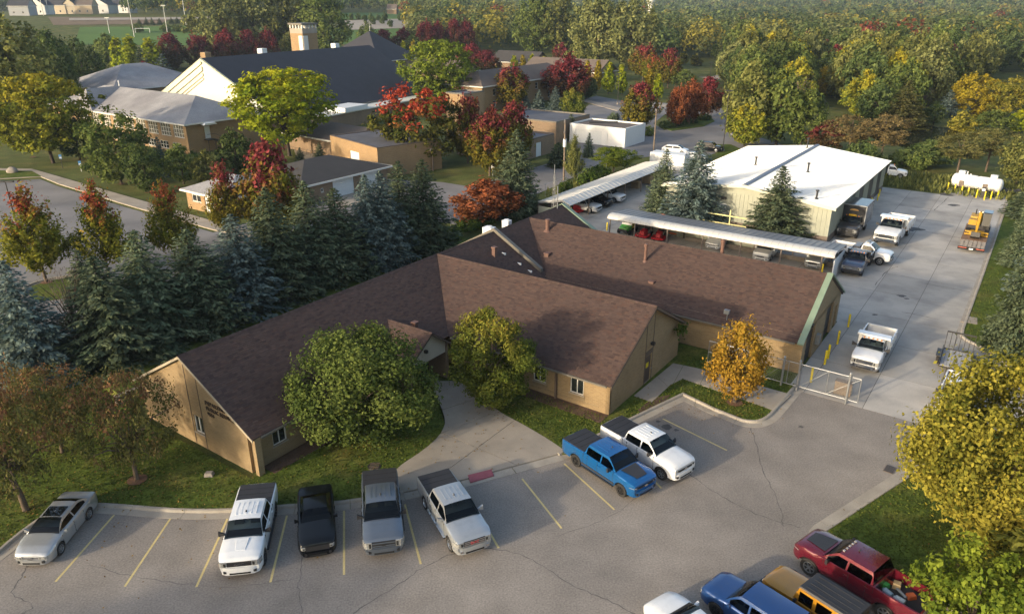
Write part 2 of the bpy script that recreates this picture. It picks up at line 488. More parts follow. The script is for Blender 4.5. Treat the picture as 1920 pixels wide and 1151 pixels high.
# soil beds along the walls
sheet('soil_bed', [W(37.6, -28.6).to_2d(), W(37.5, -19.4).to_2d(), W(38.8, -19.4).to_2d(), W(38.8, -28.6).to_2d()], 0.10, BEDSOIL)
sheet('soil_bed', [W(21.6, -33.3).to_2d(), W(21.6, -32.2).to_2d(), W(36, -32.0).to_2d(), W(36, -33.3).to_2d()], 0.10, BEDSOIL)
sheet('soil_bed', px((1196, 770), (1225, 748), (1258, 742), (1240, 760), (1205, 778)), 0.095, BEDSOIL)

# --- concrete yard, slab by slab
yl = -49.5
yk = px((1866, 672), (1838, 655), (1806, 640), (1790, 626))
yard = [W(49.6, -10.8), W(64.2, -10.8), W(64.2, -33), W(64.2, -36), W(64.2, yl), W(112, yl), W(121, -40), W(121, -9.5), W(128, -9.5), W(128, -2), W(118, -1.6)]
yard = [p.to_2d() for p in yard] + [W(100, -2).to_2d(), W(86, -2).to_2d(), W(67.5, -2.1).to_2d()] + yk[::-1] + [W(61.5, 3.5).to_2d(), W(49.6, 8).to_2d()]
cuts = [(W(0, -9.7 + 3.9 * k), W(10, -9.7 + 3.9 * k)) for k in range(-10, 4)] + [(W(49.6 + 6.1 * k, 0), W(49.6 + 6.1 * k, 5)) for k in range(1, 13)]
yroot = slab_split('concrete_yard', yard, cuts, -0.04, 0.006, YARD, 'yard_slab', gap=0.04, tint=random.Random(5))
sheet('yard_base', yard, 0.0005, JOINT)
yk_line = [W(121, -2.0).to_2d(), W(100, -2).to_2d(), W(86, -2).to_2d(), W(68.5, -2.1).to_2d()] + smooth_line(yk[::-1], 3)[1:] + [W(61.0, 2.5).to_2d(), W(52, 3.0).to_2d()]
kerb('kerb', yk_line, gutter=0.25)
lawn_d = [Vector(p) for p in offset_line(yk_line, 0.4)] + [W(47, 8).to_2d(), W(50, 20).to_2d(), W(90, 30).to_2d(), W(125, 20).to_2d(), W(126, -2).to_2d()]
sheet('lawn', lawn_d, 0.08, LAWN, 0.1)
sheet('walk_slab', px((1806, 592), (1832, 598), (1832, 610), (1800, 604)), 0.10, CONC, 0.05)

# --- left parking lot, its pavement, the street and the lots beyond
sheet('left_parking_lot', px((-500, 720), (0, 702), (105, 668), (240, 604), (430, 520), (640, 440), (760, 405), (600, 345), (545, 395), (400, 436), (240, 390), (110, 350), (75, 336), (-30, 342), (-500, 356)), 0.004, ROAD)
sheet('pavement', px((-500, 330), (-30, 322), (0, 317), (60, 318), (95, 328), (240, 370), (400, 416), (470, 432), (470, 446), (400, 432), (240, 386), (110, 346), (76, 332), (-30, 338), (-500, 352)), 0.12, CONC, 0.14)
sheet('lawn', px((55, 552), (60, 538), (90, 528), (130, 522), (172, 518), (172, 540), (120, 560), (70, 566)), 0.10, LAWN, 0.12)
kerb('kerb', smooth_line(px((48, 556), (55, 538), (90, 526), (135, 519), (180, 514)), 3), gutter=0.1)
sheet('lawn', px((0, 321), (60, 322), (78, 332), (0, 336), (-40, 335)), 0.125, LAWN, 0.01)
sheet('street', px((560, 412), (760, 405), (870, 424), (1050, 345), (1130, 305), (1232, 292), (1300, 300), (1350, 285), (1400, 283), (1480, 276), (1400, 250), (1365, 235), (1352, 205), (1330, 200), (1318, 228), (1240, 246), (1100, 286), (1010, 312), (880, 350), (830, 342), (720, 335), (600, 345)), 0.006, ROAD)
sheet('far_parking_lot', px((1060, 262), (1078, 222), (1105, 196), (1165, 204), (1200, 206), (1216, 191), (1255, 194), (1250, 212), (1225, 232), (1245, 244), (1180, 270), (1095, 292)), 0.008, ROAD)
sheet('drive', px((1098, 186), (1118, 180), (1180, 192), (1255, 196), (1345, 190), (1360, 215), (1345, 225), (1250, 215), (1160, 206)), 0.010, ROAD)
sheet('pavement', px((1090, 190), (1100, 187), (1168, 205), (1158, 209)), 0.1, CONC, 0.1)
sheet('pavement', px((1195, 193), (1260, 197), (1260, 201), (1195, 197)), 0.1, CONC, 0.1)
sheet('traffic_island', px((1238, 240), (1290, 218), (1330, 219), (1340, 228), (1318, 238), (1260, 246)), 0.12, LAWN, 0.12)
sheet('traffic_island', px((1338, 272), (1370, 272), (1392, 282), (1385, 290), (1345, 292)), 0.12, LAWN, 0.12)
kerb('kerb', smooth_line(px((1362, 238), (1372, 256), (1400, 268), (1440, 274)), 3), gutter=0.2)
sheet('apron', px((598, 372), (730, 336), (760, 352), (640, 392)), 0.012, CONC)
sheet('far_parking_lot', px((1500, 158), (1530, 160), (1530, 190), (1508, 196)), 0.01, ROAD)
sheet('far_parking_lot', px((1270, 122), (1340, 127), (1352, 150), (1270, 140)), 0.01, CONC)
sheet('courtyard', px((545, 262), (600, 255), (640, 300), (560, 306)), 0.01, CONC)
sheet('pond', px((1660, 236), (1700, 232), (1840, 246), (1830, 262), (1700, 278), (1640, 262)), 0.0, WATER)
patch('playing_field', [(150, 52), (620, 48), (640, 90), (140, 85)], 10, FIELD)
patch('construction_ground', [(90, 33), (330, 33), (300, 46), (100, 48)], 6, DIRT)
patch('far_road', [(130, 36), (400, 33), (400, 37), (130, 40)], 6, CONC, 0.3)
patch('far_meadow', [(640, 25), (840, 26), (840, 40), (640, 38)], 8, FIELD)
patch('far_car_park', [(640, 41), (790, 37), (800, 54), (660, 58)], 8, CONC, 0.3)
patch('far_meadow', [(600, 58), (760, 52), (790, 72), (600, 88)], 6, FIELD, 0.1)

# --- painted bay lines and cracks
def stripe(name, a, b, w, mat, z=0.004, **t):
    a, b = G(*a), G(*b); d = (b - a).normalized(); n = Vector((-d.y, d.x, 0)) * w / 2
    return MB().poly([(*(a - n).to_2d(), z), (*(b - n).to_2d(), z), (*(b + n).to_2d(), z), (*(a + n).to_2d(), z)]).build(name, mat, **t)
for a, b in [((214, 965), (104, 1090)), ((320, 971), (234, 1099)), ((427, 971), (368, 1100)), ((538, 966), (507, 1091)), ((645, 957), (645, 1077)), ((759, 945), (789, 1057)),
             ((884, 938), (935, 1027)), ((979, 897), (1053, 990)), ((1058, 869), (1152, 955)), ((1160, 832), (1240, 915)), ((1243, 785), (1363, 844)), ((1461, 1060), (1472, 1067)), ((1560, 1120), (1620, 1158))]:
    stripe('bay_line', a, b, 0.11, LINE, kind='structure')
def crack(pts, w=0.05, z=0.003, seed=1):
    w *= .75
    rnd = random.Random(seed)
    L = smooth_line([G(*p) for p in pts], 7)
    L = [p + Vector((rnd.uniform(-.06, .06), rnd.uniform(-.06, .06))) for p in L]
    A, B = offset_line(L, w / 2), offset_line(L, -w / 2)
    m = MB(); v = []; f = []
    for a, b in zip(A, B):
        k = rnd.uniform(0.3, 1.2); c = (a + b) / 2
        v += [(*(c + (a - c) * k), z), (*(c + (b - c) * k), z)]
    for i in range(len(A) - 1): f.append([2 * i, 2 * i + 1, 2 * i + 3, 2 * i + 2])
    m.add(v, f); m.build('crack', JOINT, kind='structure')
crack([(40, 1151), (160, 1120), (360, 1060), (180, 1060)][:1] + [(60, 1135), (20, 1112)], seed=3)
crack([(170, 1058), (240, 1078), (330, 1092), (420, 1100), (500, 1092), (560, 1083)], 0.04, seed=4)
crack([(560, 1010), (566, 1060), (560, 1100), (566, 1151)], 0.05, seed=5)
crack([(660, 1151), (740, 1100), (800, 1060), (870, 1032), (940, 1030), (1000, 1050), (1060, 1090), (1130, 1120), (1190, 1150)], 0.07, seed=6)
crack([(1040, 1005), (1130, 975), (1200, 930), (1290, 885)], 0.04, seed=7)
crack([(1290, 886), (1330, 915), (1390, 950), (1450, 975), (1500, 988)], 0.08, seed=8)
crack([(1408, 802), (1420, 840), (1430, 880), (1450, 920), (1466, 960), (1467, 985)], 0.07, seed=9)
crack([(20, 1110), (40, 1080), (52, 1058)], 0.09, seed=10)
for k, pts in enumerate([[(1640, 535), (1664, 508), (1684, 500)], [(1735, 532), (1780, 540), (1820, 548)], [(1720, 432), (1770, 440), (1800, 447)], [(1690, 585), (1720, 590), (1760, 600)], [(1752, 395), (1770, 378), (1778, 370)]]):
    crack(pts, 0.12, 0.010, 20 + k)
# dark tyre-worn stains
STAIN = pbr('oil_stain', (0.085, 0.08, 0.075), rough=0.8, var=0.3, scale=2.0, world_co=True)
rs = random.Random(77)
for (x, y, r, z) in [(1234, 790, 0.22, .004), (1250, 800, 0.45, .004), (1268, 806, 0.2, .004), (1152, 848, .2, .004), (1775, 365, 1.2, .011), (1690, 555, .5, .011), (1714, 430, 1.4, .011), (1788, 385, .9, .011), (1700, 560, .3, .011), (1502, 800, .2, .004), (1640, 590, .3, .011)]:
    c = G(x, y); n = 14
    MB().poly([(c.x + r * rs.uniform(.5, 1.1) * math.cos(2 * math.pi * i / n), c.y + .8 * r * rs.uniform(.5, 1.1) * math.sin(2 * math.pi * i / n), z) for i in range(n)]).build('oil_stain', STAIN, kind='structure')
# ------------------------------------------------------------------ building materials
BRICK = brick_mat('tan_brick', (0.325, 0.225, 0.110), (0.265, 0.178, 0.086), (0.315, 0.245, 0.155), 0.3, 0.1)
BRICKR = brick_mat('tan_brick_soldier', (0.29, 0.21, 0.11), (0.24, 0.17, 0.09), (0.30, 0.24, 0.16), 0.1, 0.3)
BRICKO = brick_mat('orange_brick', (0.36, 0.225, 0.095), (0.30, 0.18, 0.08), (0.32, 0.25, 0.17), 0.3, 0.1)
BRICKB = brick_mat('brown_brick', (0.27, 0.18, 0.105), (0.22, 0.145, 0.085), (0.27, 0.21, 0.15), 0.3, 0.1)
SHING = pbr('shingle', (0.082, 0.054, 0.046), rough=0.9, var=0.06, scale=0.25, fine=0.22, fscale=40.0, tint=True, spec=0.25)
DECK = pbr('roof_felt', (0.075, 0.052, 0.044), rough=0.95, var=0.1)
TRIMW = pbr('white_trim', (0.70, 0.68, 0.62), rough=0.5, var=0.06)
TRIMB = pbr('brown_trim', (0.13, 0.095, 0.072), rough=0.55, var=0.1)
GREENM = pbr('green_coping', (0.20, 0.27, 0.195), rough=0.45, var=0.10, scale=1.5)
GREYCOP = pbr('grey_coping', (0.15, 0.135, 0.11), rough=0.55, var=0.15, scale=1.2)
GLASS = glassy('window_glass', (0.020, 0.024, 0.026), 0.06)
DARK = pbr('dark_metal', (0.030, 0.028, 0.027), rough=0.5, var=0.15)
DOORB = pbr('brown_door', (0.085, 0.060, 0.048), rough=0.5, var=0.1)
STUCCO = pbr('stucco', (0.55, 0.49, 0.38), rough=0.9, var=0.1, scale=1.0)
PIPEBR = pbr('brown_pipe', (0.15, 0.08, 0.06), rough=0.6, var=0.2)
GALV = pbr('galvanised', (0.33, 0.34, 0.35), rough=0.45, var=0.15, scale=4, metal=0.6)
WHITEM = pbr('white_metal', (0.78, 0.78, 0.76), rough=0.4, var=0.05)
YELLOWP = pbr('yellow_paint', (0.78, 0.60, 0.02), rough=0.5, var=0.12, scale=3)
CONCB = pbr('block_concrete', (0.30, 0.26, 0.22), rough=0.9, var=0.25, scale=2.5, fine=0.2, fscale=20)
BLACKP = pbr('black_plastic', (0.020, 0.020, 0.022), rough=0.55, var=0.1)

def shingles(mb, A, E, S, poly, seed, tab=0.30, expo=0.150, pal=None, lift=0.016):
    """rows of separate shingle tabs on a roof plane: A corner, E eave direction, S up-slope direction"""
    rnd = random.Random(seed)
    A, E, S = Vector(A), Vector(E).normalized(), Vector(S).normalized(); N = E.cross(S).normalized()
    if N.z < 0: N = -N
    pal = pal or [(1, 1, 1)] * 5 + [(1.10, 1.07, 1.02), (0.85, 0.85, 0.87), (1.06, 0.96, 0.90), (0.90, 0.88, 0.89), (1.15, 1.10, 1.04), (0.76, 0.76, 0.79)]
    smax = max(p[1] for p in poly); smin = min(p[1] for p in poly)
    flip = (E.cross(S)).z < 0
    row = 0; s = smin
    while s < smax - 1e-6:
        s1 = min(s + expo, smax); sm = (s + s1) / 2
        xs = []
        for i in range(len(poly)):
            a, b = poly[i], poly[(i + 1) % len(poly)]
            if (a[1] <= sm) != (b[1] <= sm): xs.append(a[0] + (b[0] - a[0]) * (sm - a[1]) / (b[1] - a[1]))
        xs.sort()
        for x0, x1 in zip(xs[::2], xs[1::2]):
            x = x0 - rnd.random() * tab
            while x < x1:
                e0, e1 = max(x, x0), min(x + tab * rnd.uniform(0.7, 1.3), x1)
                x = e1 if e1 > e0 else x + tab
                if e1 - e0 < 0.02: continue
                c = rnd.choice(pal); k = rnd.uniform(0.9, 1.1); c = (c[0] * k, c[1] * k, c[2] * k)
                l = lift * rnd.uniform(0.7, 1.5)
                p = [A + E * e0 + S * s + N * l, A + E * (e1 - 0.008) + S * s + N * l, A + E * (e1 - 0.008) + S * (s1 + 0.02) + N * 0.004, A + E * e0 + S * (s1 + 0.02) + N * 0.004,
                     A + E * e0 + S * s, A + E * (e1 - 0.008) + S * s]
                f = [[0, 1, 2, 3], [4, 5, 1, 0]]
                if flip: f = [q[::-1] for q in f]
                mb.add(p, f, 0, c)
        s = s1; row += 1
def plane_poly(A, E, S, poly, d):
    A, E, S = Vector(A), Vector(E).normalized(), Vector(S).normalized(); N = E.cross(S).normalized()
    if N.z < 0: N = -N
    return [A + E * e + S * s + N * d for e, s in poly]

def wall(mb, a, b, z0, z1, th, openings=(), mi=0):
    """wall from a to b (2-d), body to the left of a->b; openings (s0, s1, zlo, zhi) left clear"""
    a, b = Vector(a), Vector(b); d = (b - a); L = d.length; d.normalize(); n = Vector((-d.y, d.x)) * th
    xs = sorted({0.0, L, *[o[0] for o in openings], *[o[1] for o in openings]})
    for x0, x1 in zip(xs, xs[1:]):
        if x1 - x0 < 1e-6: continue
        zs = [(o[2], o[3]) for o in openings if o[0] <= x0 + 1e-6 and o[1] >= x1 - 1e-6]; zs.sort()
        z = z0; spans = []
        for lo, hi in zs: spans.append((z, lo)); z = hi
        spans.append((z, z1))
        for lo, hi in spans:
            if hi - lo < 1e-4: continue
            p = [a + d * x0, a + d * x1, a + d * x1 + n, a + d * x0 + n]
            mb.hexa([(q.x, q.y, lo) for q in p] + [(q.x, q.y, hi) for q in p], mi)
def window(parent, org, a, b, s0, s1, z0, z1, depth=0.1, frame='white_trim', glass='window_glass', nx=2, nz=1, fw=0.06, sill=True, name='window'):
    """glazed unit set back in a wall opening; sash bars split it in panes"""
    a, b = Vector(a), Vector(b); d = (b - a).normalized(); n = Vector((-d.y, d.x))
    def P(s, t, z): q = a + d * s + n * t; return (q.x, q.y, z)
    def bar(m, x0, x1, t0, t1, y0, y1):
        m.hexa([P(x0, t0, y0), P(x1, t0, y0), P(x1, t1, y0), P(x0, t1, y0), P(x0, t0, y1), P(x1, t0, y1), P(x1, t1, y1), P(x0, t1, y1)])
    m = MB()
    bar(m, s0, s0 + fw, depth - .04, depth + .04, z0, z1); bar(m, s1 - fw, s1, depth - .04, depth + .04, z0, z1)
    bar(m, s0 + fw, s1 - fw, depth - .04, depth + .04, z0, z0 + fw); bar(m, s0 + fw, s1 - fw, depth - .04, depth + .04, z1 - fw, z1)
    for i in range(1, nx):
        x = s0 + (s1 - s0) * i / nx; bar(m, x - fw * .5, x + fw * .5, depth - .035, depth + .035, z0 + fw, z1 - fw)
    for i in range(1, nz):
        z = z0 + (z1 - z0) * i / nz; bar(m, s0 + fw, s1 - fw, depth - .03, depth + .03, z - fw * .35, z + fw * .35)
    fr = m.build(name, frame, parent, org)
    for i in range(nx):
        x0 = s0 + fw + (s1 - s0 - 2 * fw) * i / nx + .004; x1 = s0 + fw + (s1 - s0 - 2 * fw) * (i + 1) / nx - .004
        m = MB(); bar(m, x0, x1, depth + .005, depth + .02, z0 + fw, z1 - fw); m.build('pane', glass, fr, org)
    if sill:
        m = MB(); bar(m, s0 - .08, s1 + .08, -0.05, depth - .041, z0 - .07, z0 - .004); m.build('sill', 'kerb_concrete', fr, org)
    return fr
def panel(parent, org, a, b, s0, s1, z0, z1, t0, t1, name, mat):
    a, b = Vector(a), Vector(b); d = (b - a).normalized(); n = Vector((-d.y, d.x))
    def P(s, t, z): q = a + d * s + n * t; return (q.x, q.y, z)
    return MB().hexa([P(s0, t0, z0), P(s1, t0, z0), P(s1, t1, z0), P(s0, t1, z0), P(s0, t0, z1), P(s1, t0, z1), P(s1, t1, z1), P(s0, t1, z1)]).build(name, mat, parent, org)
def frame_root(name, label, cat, u0, v0, group=None):
    return thing(name, label, cat, W(u0, v0), -AZ, group), (v0, u0, 0)

# ------------------------------------------------------------------ main building (plan axes v, u)
VR, KP, ZR, ZE, HW = -38.9, 3.5 / 6.3, 6.15, 2.65, 6.3
UB, UC = 44.3, 58.0
U0, U1 = 20.75, 64.3
VB, VC = -19.0, -10.75
SM = math.hypot(6.3, 3.5)
root, org = frame_root('office_building', 'brown shingled tan brick public services building with three gabled wings', 'building', 21.0, -38.9)
sl = lambda dv, du: Vector((dv * 6.3, du * 6.3, 3.5)).normalized()
roofs = [  # A corner, E, S, polygon
    ((VR + HW, U0, ZE), (0, 1, 0), sl(-1, 0), [(0, 0), (UB - HW - U0, 0), (UB - U0, SM), (UB + HW - U0, 0), (UC - HW - U0, 0), (UC - U0, SM), (UC + HW - U0 - 0.01, 0), (U1 - U0, SM), (0, SM)]),
    ((VR - HW, U0, ZE), (0, 1, 0), sl(1, 0), [(0, 0), (U1 - U0, 0), (U1 - U0, SM), (0, SM)]),
    ((VR, UB - HW, ZE), (1, 0, 0), sl(0, 1), [(HW, 0), (VB - VR, 0), (VB - VR, SM), (0, SM)]),
    ((VR, UB + HW, ZE), (1, 0, 0), sl(0, -1), [(HW, 0), (VB - VR, 0), (VB - VR, SM), (0, SM)]),
    ((VR, UC - HW, ZE), (1, 0, 0), sl(0, 1), [(HW, 0), (VC - VR, 0), (VC - VR, SM), (0, SM)]),
    ((VR, UC + HW, ZE), (1, 0, 0), sl(0, -1), [(HW, 0), (VC - VR, 0), (VC - VR, SM), (0, SM)]),
]
dk = MB(); sh = MB()
for i, (A, E, S, poly) in enumerate(roofs):
    q = plane_poly(A, E, S, poly, -0.02)
    q2 = plane_poly(A, E, S, poly, -0.16)
    n = len(q); dk.add(q + q2, [list(range(n)), list(range(n, 2 * n))[::-1]] + [[k, (k + 1) % n, (k + 1) % n + n, k + n] for k in range(n)])
    shingles(sh, A, E, S, poly, 11 + i)
# ridge caps: short folded pieces
rnd = random.Random(4)
def caps(m, a, b, side, w=0.17):
    a, b = Vector(a), Vector(b); L = (b - a).length; d = (b - a) / L; n = int(L / 0.2); sd = Vector(side)
    for i in range(n):
        p, q = a + d * (L * i / n), a + d * (L * (i + 1) / n + 0.03)
        k = rnd.uniform(0.75, 1.15); c = (k, k * rnd.uniform(.94, 1.04), k * .97)
        u, dn = Vector((0, 0, 0.045 + .012)), Vector((0, 0, -w * KP + .03))
        m.add([p + sd * w + dn, q + sd * w + dn * 0.98, q + Vector((0, 0, .04)), p + u, q - sd * w + dn * .98, p - sd * w + dn], [[0, 1, 2, 3], [3, 2, 4, 5]], 0, c)
caps(sh, (VR, U0, ZR), (VR, U1, ZR), (1, 0, 0)); caps(sh, (VR + .1, UB, ZR), (VB, UB, ZR), (0, 1, 0)); caps(sh, (VR + .1, UC, ZR), (VC - .3, UC, ZR), (0, 1, 0))
roof = dk.build('roof', DECK, root, org)
o = sh.build('shingles', SHING, roof, org, tint=True); o['kind'] = 'stuff'

# walls
wm = MB()
a0, a1 = (VR - 5.6, 20.95), (VR + 5.5, 20.95)                       # south gable
gopen = [(5.6 + 0.15, 5.6 + 1.05, 0.95, 2.15)]
wall(wm, a0, a1, 0, 2.86, 0.3, gopen)
wm.extr([(VR - 5.6, 20.95, 2.86), (VR + 5.5, 20.95, 2.86), (VR + 5.5, 20.95, ZR - 5.5 * KP - .1), (VR, 20.95, ZR - .16), (VR - 5.6, 20.95, ZR - 5.6 * KP - .1)], (0, 0.3, 0))
aw0, aw1 = (VR + 5.5, 21.25), (VR + 5.5, 38.7)                       # east wall of the long wing
aopen = [(1.35, 2.35, 0.95, 2.15), (6.0, 7.0, .95, 2.15)]
wall(wm, aw0, aw1, 0, 2.9, 0.25, aopen)
bw0, bw1 = (VR + 5.5, 38.7), (VB - 0.4, 38.7)                        # front wall of the middle wing
bopen = [(-25.45 + 33.4, -24.4 + 33.4, 0.9, 2.15), (-22.45 + 33.4, -21.4 + 33.4, 0.9, 2.15), (-29.6 + 33.4, -28.6 + 33.4, .9, 2.15)]
wall(wm, bw0, bw1, 0, 2.9, 0.25, bopen)
be0, be1 = (VB - .4, 38.7), (VB - .4, 49.9)                          # its gable end
wall(wm, be0, be1, 0, 2.94, 0.3, [(5.25, 6.2, 0.1, 2.2)])
wm.extr([(VB - .4, 38.7, 2.94), (VB - .4, 49.9, 2.94), (VB - .4, 49.9, ZR - 5.6 * KP - .1), (VB - .4, UB, ZR - .16), (VB - .4, 38.7, ZR - 5.6 * KP - .1)], (-0.3, 0, 0))
wall(wm, (VB - .7, 49.9), (VR + 5, 49.9), 0, 2.9, .25)
cf0, cf1 = (VR + 5.5, 52.3), (VC - .06, 52.3)                        # front of the garage wing
wall(wm, cf0, cf1, 0, 3.0, .3)
ce0, ce1 = (VC - .06, 52.6), (VC - .06, 63.7)                        # its end with two vehicle doors
copen = [(0.7, 3.0, 0.0, 3.1), (6.4, 8.7, 0.0, 3.1), (9.6, 10.4, 0.0, 2.1)]
wall(wm, ce0, ce1, 0, 3.14, .3, copen)
wm.extr([(VC - .06, 52.3, 3.14), (VC - .06, 63.7, 3.14), (VC - .06, 63.7, ZR - 5.7 * KP - .1), (VC - .06, UC, ZR - .12), (VC - .06, 52.3, ZR - 5.7 * KP - .1)], (-0.3, 0, 0))
wall(wm, (VC - .36, 63.7), (VR - 5.6, 63.7), 0, 3.0, .25)
wall(wm, (VR - 5.6, 63.7), (VR - 5.6, 21.25), 0, 2.9, .25)
wm.extr([(VR - 5.6, 63.7, 3.0), (VR, 63.7, ZR - .16), (VR + 5.6, 63.7, 3.0)], (0, .25, 0))
wobj = wm.build('wall', BRICK, root, org)
# recessed soldier-brick bands, piers and the corner pillar
m = MB()
m.box(VR + 5.95, VR + 6.25, 20.9, 21.3, 0, ZE - .06); m.box(VR + 5.5, VR + 5.95, 21.15, 21.25, 0, 2.6)
m.build('corner_pillar', BRICK, root, org)
m = MB(); m.box(VR - .03, VR + .02, 20.925, 20.949, 0.0, 5.6); m.box(VR + 1.1, VR + 1.15, 20.925, 20.949, 0, 5.1); m.build('control_joint', TRIMB, root, org)
m = MB(); m.box(VR + 5.501, VR + 5.53, 23.9, 38.0, 0.72, 0.80); m.build('brick_band', BRICKR, root, org)
m = MB()
for v0, v1 in ((-25.5, -24.3), (-22.55, -21.3)): m.box(v0, v1, 38.66, 38.699, .58, .88)
m.box(-33.0, -20.2, 38.67, 38.699, .40, .48); m.build('brick_band', BRICKR, root, org)
m = MB(); m.box(VB - .399, VB - .37, 43.85, 43.9, 0, 5.6); m.box(VB - .399, VB - .37, 45.05, 45.1, 0, 5.4); m.box(VB - .399, VB - .36, 43.9, 45.05, 2.3, 2.62); m.build('control_joint', TRIMB, root, org)
# windows and doors
window(root, org, a0, a1, *gopen[0])
for o_ in aopen: window(root, org, aw0, aw1, *o_)
for o_ in bopen: window(root, org, bw0, bw1, *o_)
dr = panel(root, org, be0, be1, 5.25, 6.2, .1, 2.2, .06, .12, 'door', DOORB)
panel(dr, org, be0, be1, 5.52, 5.92, 1.25, 1.62, .045, .058, 'notice', YELLOWP)
m = MB(); m.box(VB - .33, VB - .3, 44.82, 44.86, 1.02, 1.14); m.build('handle', GALV, dr, org)
for (s0, s1, z0, z1) in copen[:2]:
    d_ = panel(root, org, ce0, ce1, s0, s1, z0, z1, .2, .24, 'roller_door', DARK)
    for k in range(6): panel(d_, org, ce0, ce1, s0 + .02, s1 - .02, z0 + .03 + k * .51, z0 + .50 + k * .51, .175, .199, 'door_slat', DARK)
panel(root, org, ce0, ce1, *copen[2], .15, .2, 'door', DOORB)
# trims: rake boards, gutters, downspouts, copings
def rake(m, v, u, du, t, drop=0.22):
    pass
m = MB()
for s in (1, -1):
    m.extr([(VR, U0 - .03, ZR - .03), (VR + s * HW, U0 - .03, ZE - .03), (VR + s * HW, U0 - .03, ZE - .2), (VR, U0 - .03, ZR - .2)], (0, .05, 0))
m.build('rake_board', pbr('tan_trim', (0.42, 0.36, 0.26), rough=0.6, var=0.1), root, org)
m = MB()
for s in (1, -1):
    m.extr([(VB + .03, UB, ZR - .03), (VB + .03, UB + s * HW, ZE - .03), (VB + .03, UB + s * HW, ZE - .22), (VB + .03, UB, ZR - .22)], (-.05, 0, 0))
m.build('rake_board', TRIMB, root, org)
m = MB()
m.box(VR + HW - .02, VR + HW + .1, 21.3, 33.1, ZE - .16, ZE - .04); m.box(-32.4, VB - .3, UB - HW - .1, UB - HW + .02, ZE - .16, ZE - .04)
m.box(-33.5, VC - .5, UC - HW - .1, UC - HW + .02, ZE - .16, ZE - .04); m.box(-33, VB - .3, UB + HW - .02, UB + HW + .1, ZE - .16, ZE - .04)
m.build('gutter', GREYCOP, root, org)
m = MB(); m.box(-23.58, -23.44, 38.5, 38.64, .12, ZE - .16); m.box(-23.9, -23.2, 38.1, 38.24, ZE - .3, ZE - .18); m.box(-23.58, -23.44, 38.05, 38.6, ZE - .3, ZE - .2); m.build('downspout', TRIMB, root, org)
m = MB(); m.box(VR + 5.54, VR + 5.66, 21.5, 21.62, .1, ZE - .15); m.build('downspout', TRIMB, root, org)
m = MB(); m.box(-14.55, -14.43, 52.15, 52.28, .1, ZE - .1); m.build('downspout', TRIMB, root, org)
m = MB(); m.tube((-22.0, 52.24, .1), (-22.0, 52.24, 2.7), .035); m.build('conduit', TRIMW, root, org)
def coping(m, vc, vw, uc, s, up=0.12, th=0.14):
    m.hexa([(vc - vw, uc, ZR + up), (vc + vw, uc, ZR + up), (vc + vw, uc + s * (HW + .15), ZE + up - .05), (vc - vw, uc + s * (HW + .15), ZE + up - .05)][::1 if s < 0 else -1] +
           [(vc - vw, uc, ZR + up + th), (vc + vw, uc, ZR + up + th), (vc + vw, uc + s * (HW + .15), ZE + up + th - .05), (vc - vw, uc + s * (HW + .15), ZE + up + th - .05)][::1 if s < 0 else -1])
for s in (-1, 1):
    m = MB(); coping(m, VC - .1, .22, UC, s, -.02); m.build('coping', GREENM, root, org)
for s in (-1, 1):   # far gable coping of the long wing
    m = MB(); m.hexa([(VR, U1 - .2, ZR), (VR, U1 + .25, ZR), (VR + s * HW, U1 + .25, ZE), (VR + s * HW, U1 - .2, ZE)] + [(VR, U1 - .2, ZR + .16), (VR, U1 + .25, ZR + .16), (VR + s * HW, U1 + .25, ZE + .16), (VR + s * HW, U1 - .2, ZE + .16)]); m.build('coping', GREENM, root, org)
for s, dv in ((1, 5.2), (-1, 6.0)):      # fire wall across the long wing
    m = MB(); y0, y1 = 52.2, 52.6
    zz = lambda d: ZR - d * KP
    m.hexa([(VR, y0, ZR - .1), (VR, y1, ZR - .1), (VR + s * dv, y1, zz(dv) - .1), (VR + s * dv, y0, zz(dv) - .1)] + [(VR, y0, ZR + .32), (VR, y1, ZR + .32), (VR + s * dv, y1, zz(dv) + .32), (VR + s * dv, y0, zz(dv) + .32)])
    m.build('parapet', GREYCOP, root, org)
# lettering on the gable
def text_mesh(body, size, depth=0.01, spacing=1.0):
    cu = bpy.data.curves.new('text', 'FONT'); cu.body = body; cu.size = size; cu.extrude = depth; cu.resolution_u = 2
    cu.space_character = spacing
    t = bpy.data.objects.new('text', cu); COL.objects.link(t)
    dg = bpy.context.evaluated_depsgraph_get(); dg.update()
    me = bpy.data.meshes.new_from_object(t.evaluated_get(dg)); bpy.data.objects.remove(t); bpy.data.curves.remove(cu)
    return me
LETTER = pbr('letter_bronze', (0.075, 0.050, 0.035), rough=0.5, var=0.1)
for i, (tx, z) in enumerate((('DEPARTMENT OF', 3.42), ('PUBLIC SERVICES', 3.04), ('9555', 2.68))):
    me = text_mesh(tx, 0.36 if i < 2 else 0.33, 0.025, 1.06); me.materials.append(LETTER)
    t = link('lettering', me, root); t.location = (VR + 1.75 - org[0] + i * .04, 20.945 - org[1] - .025, z); t.rotation_euler = (R(90), 0, 0)
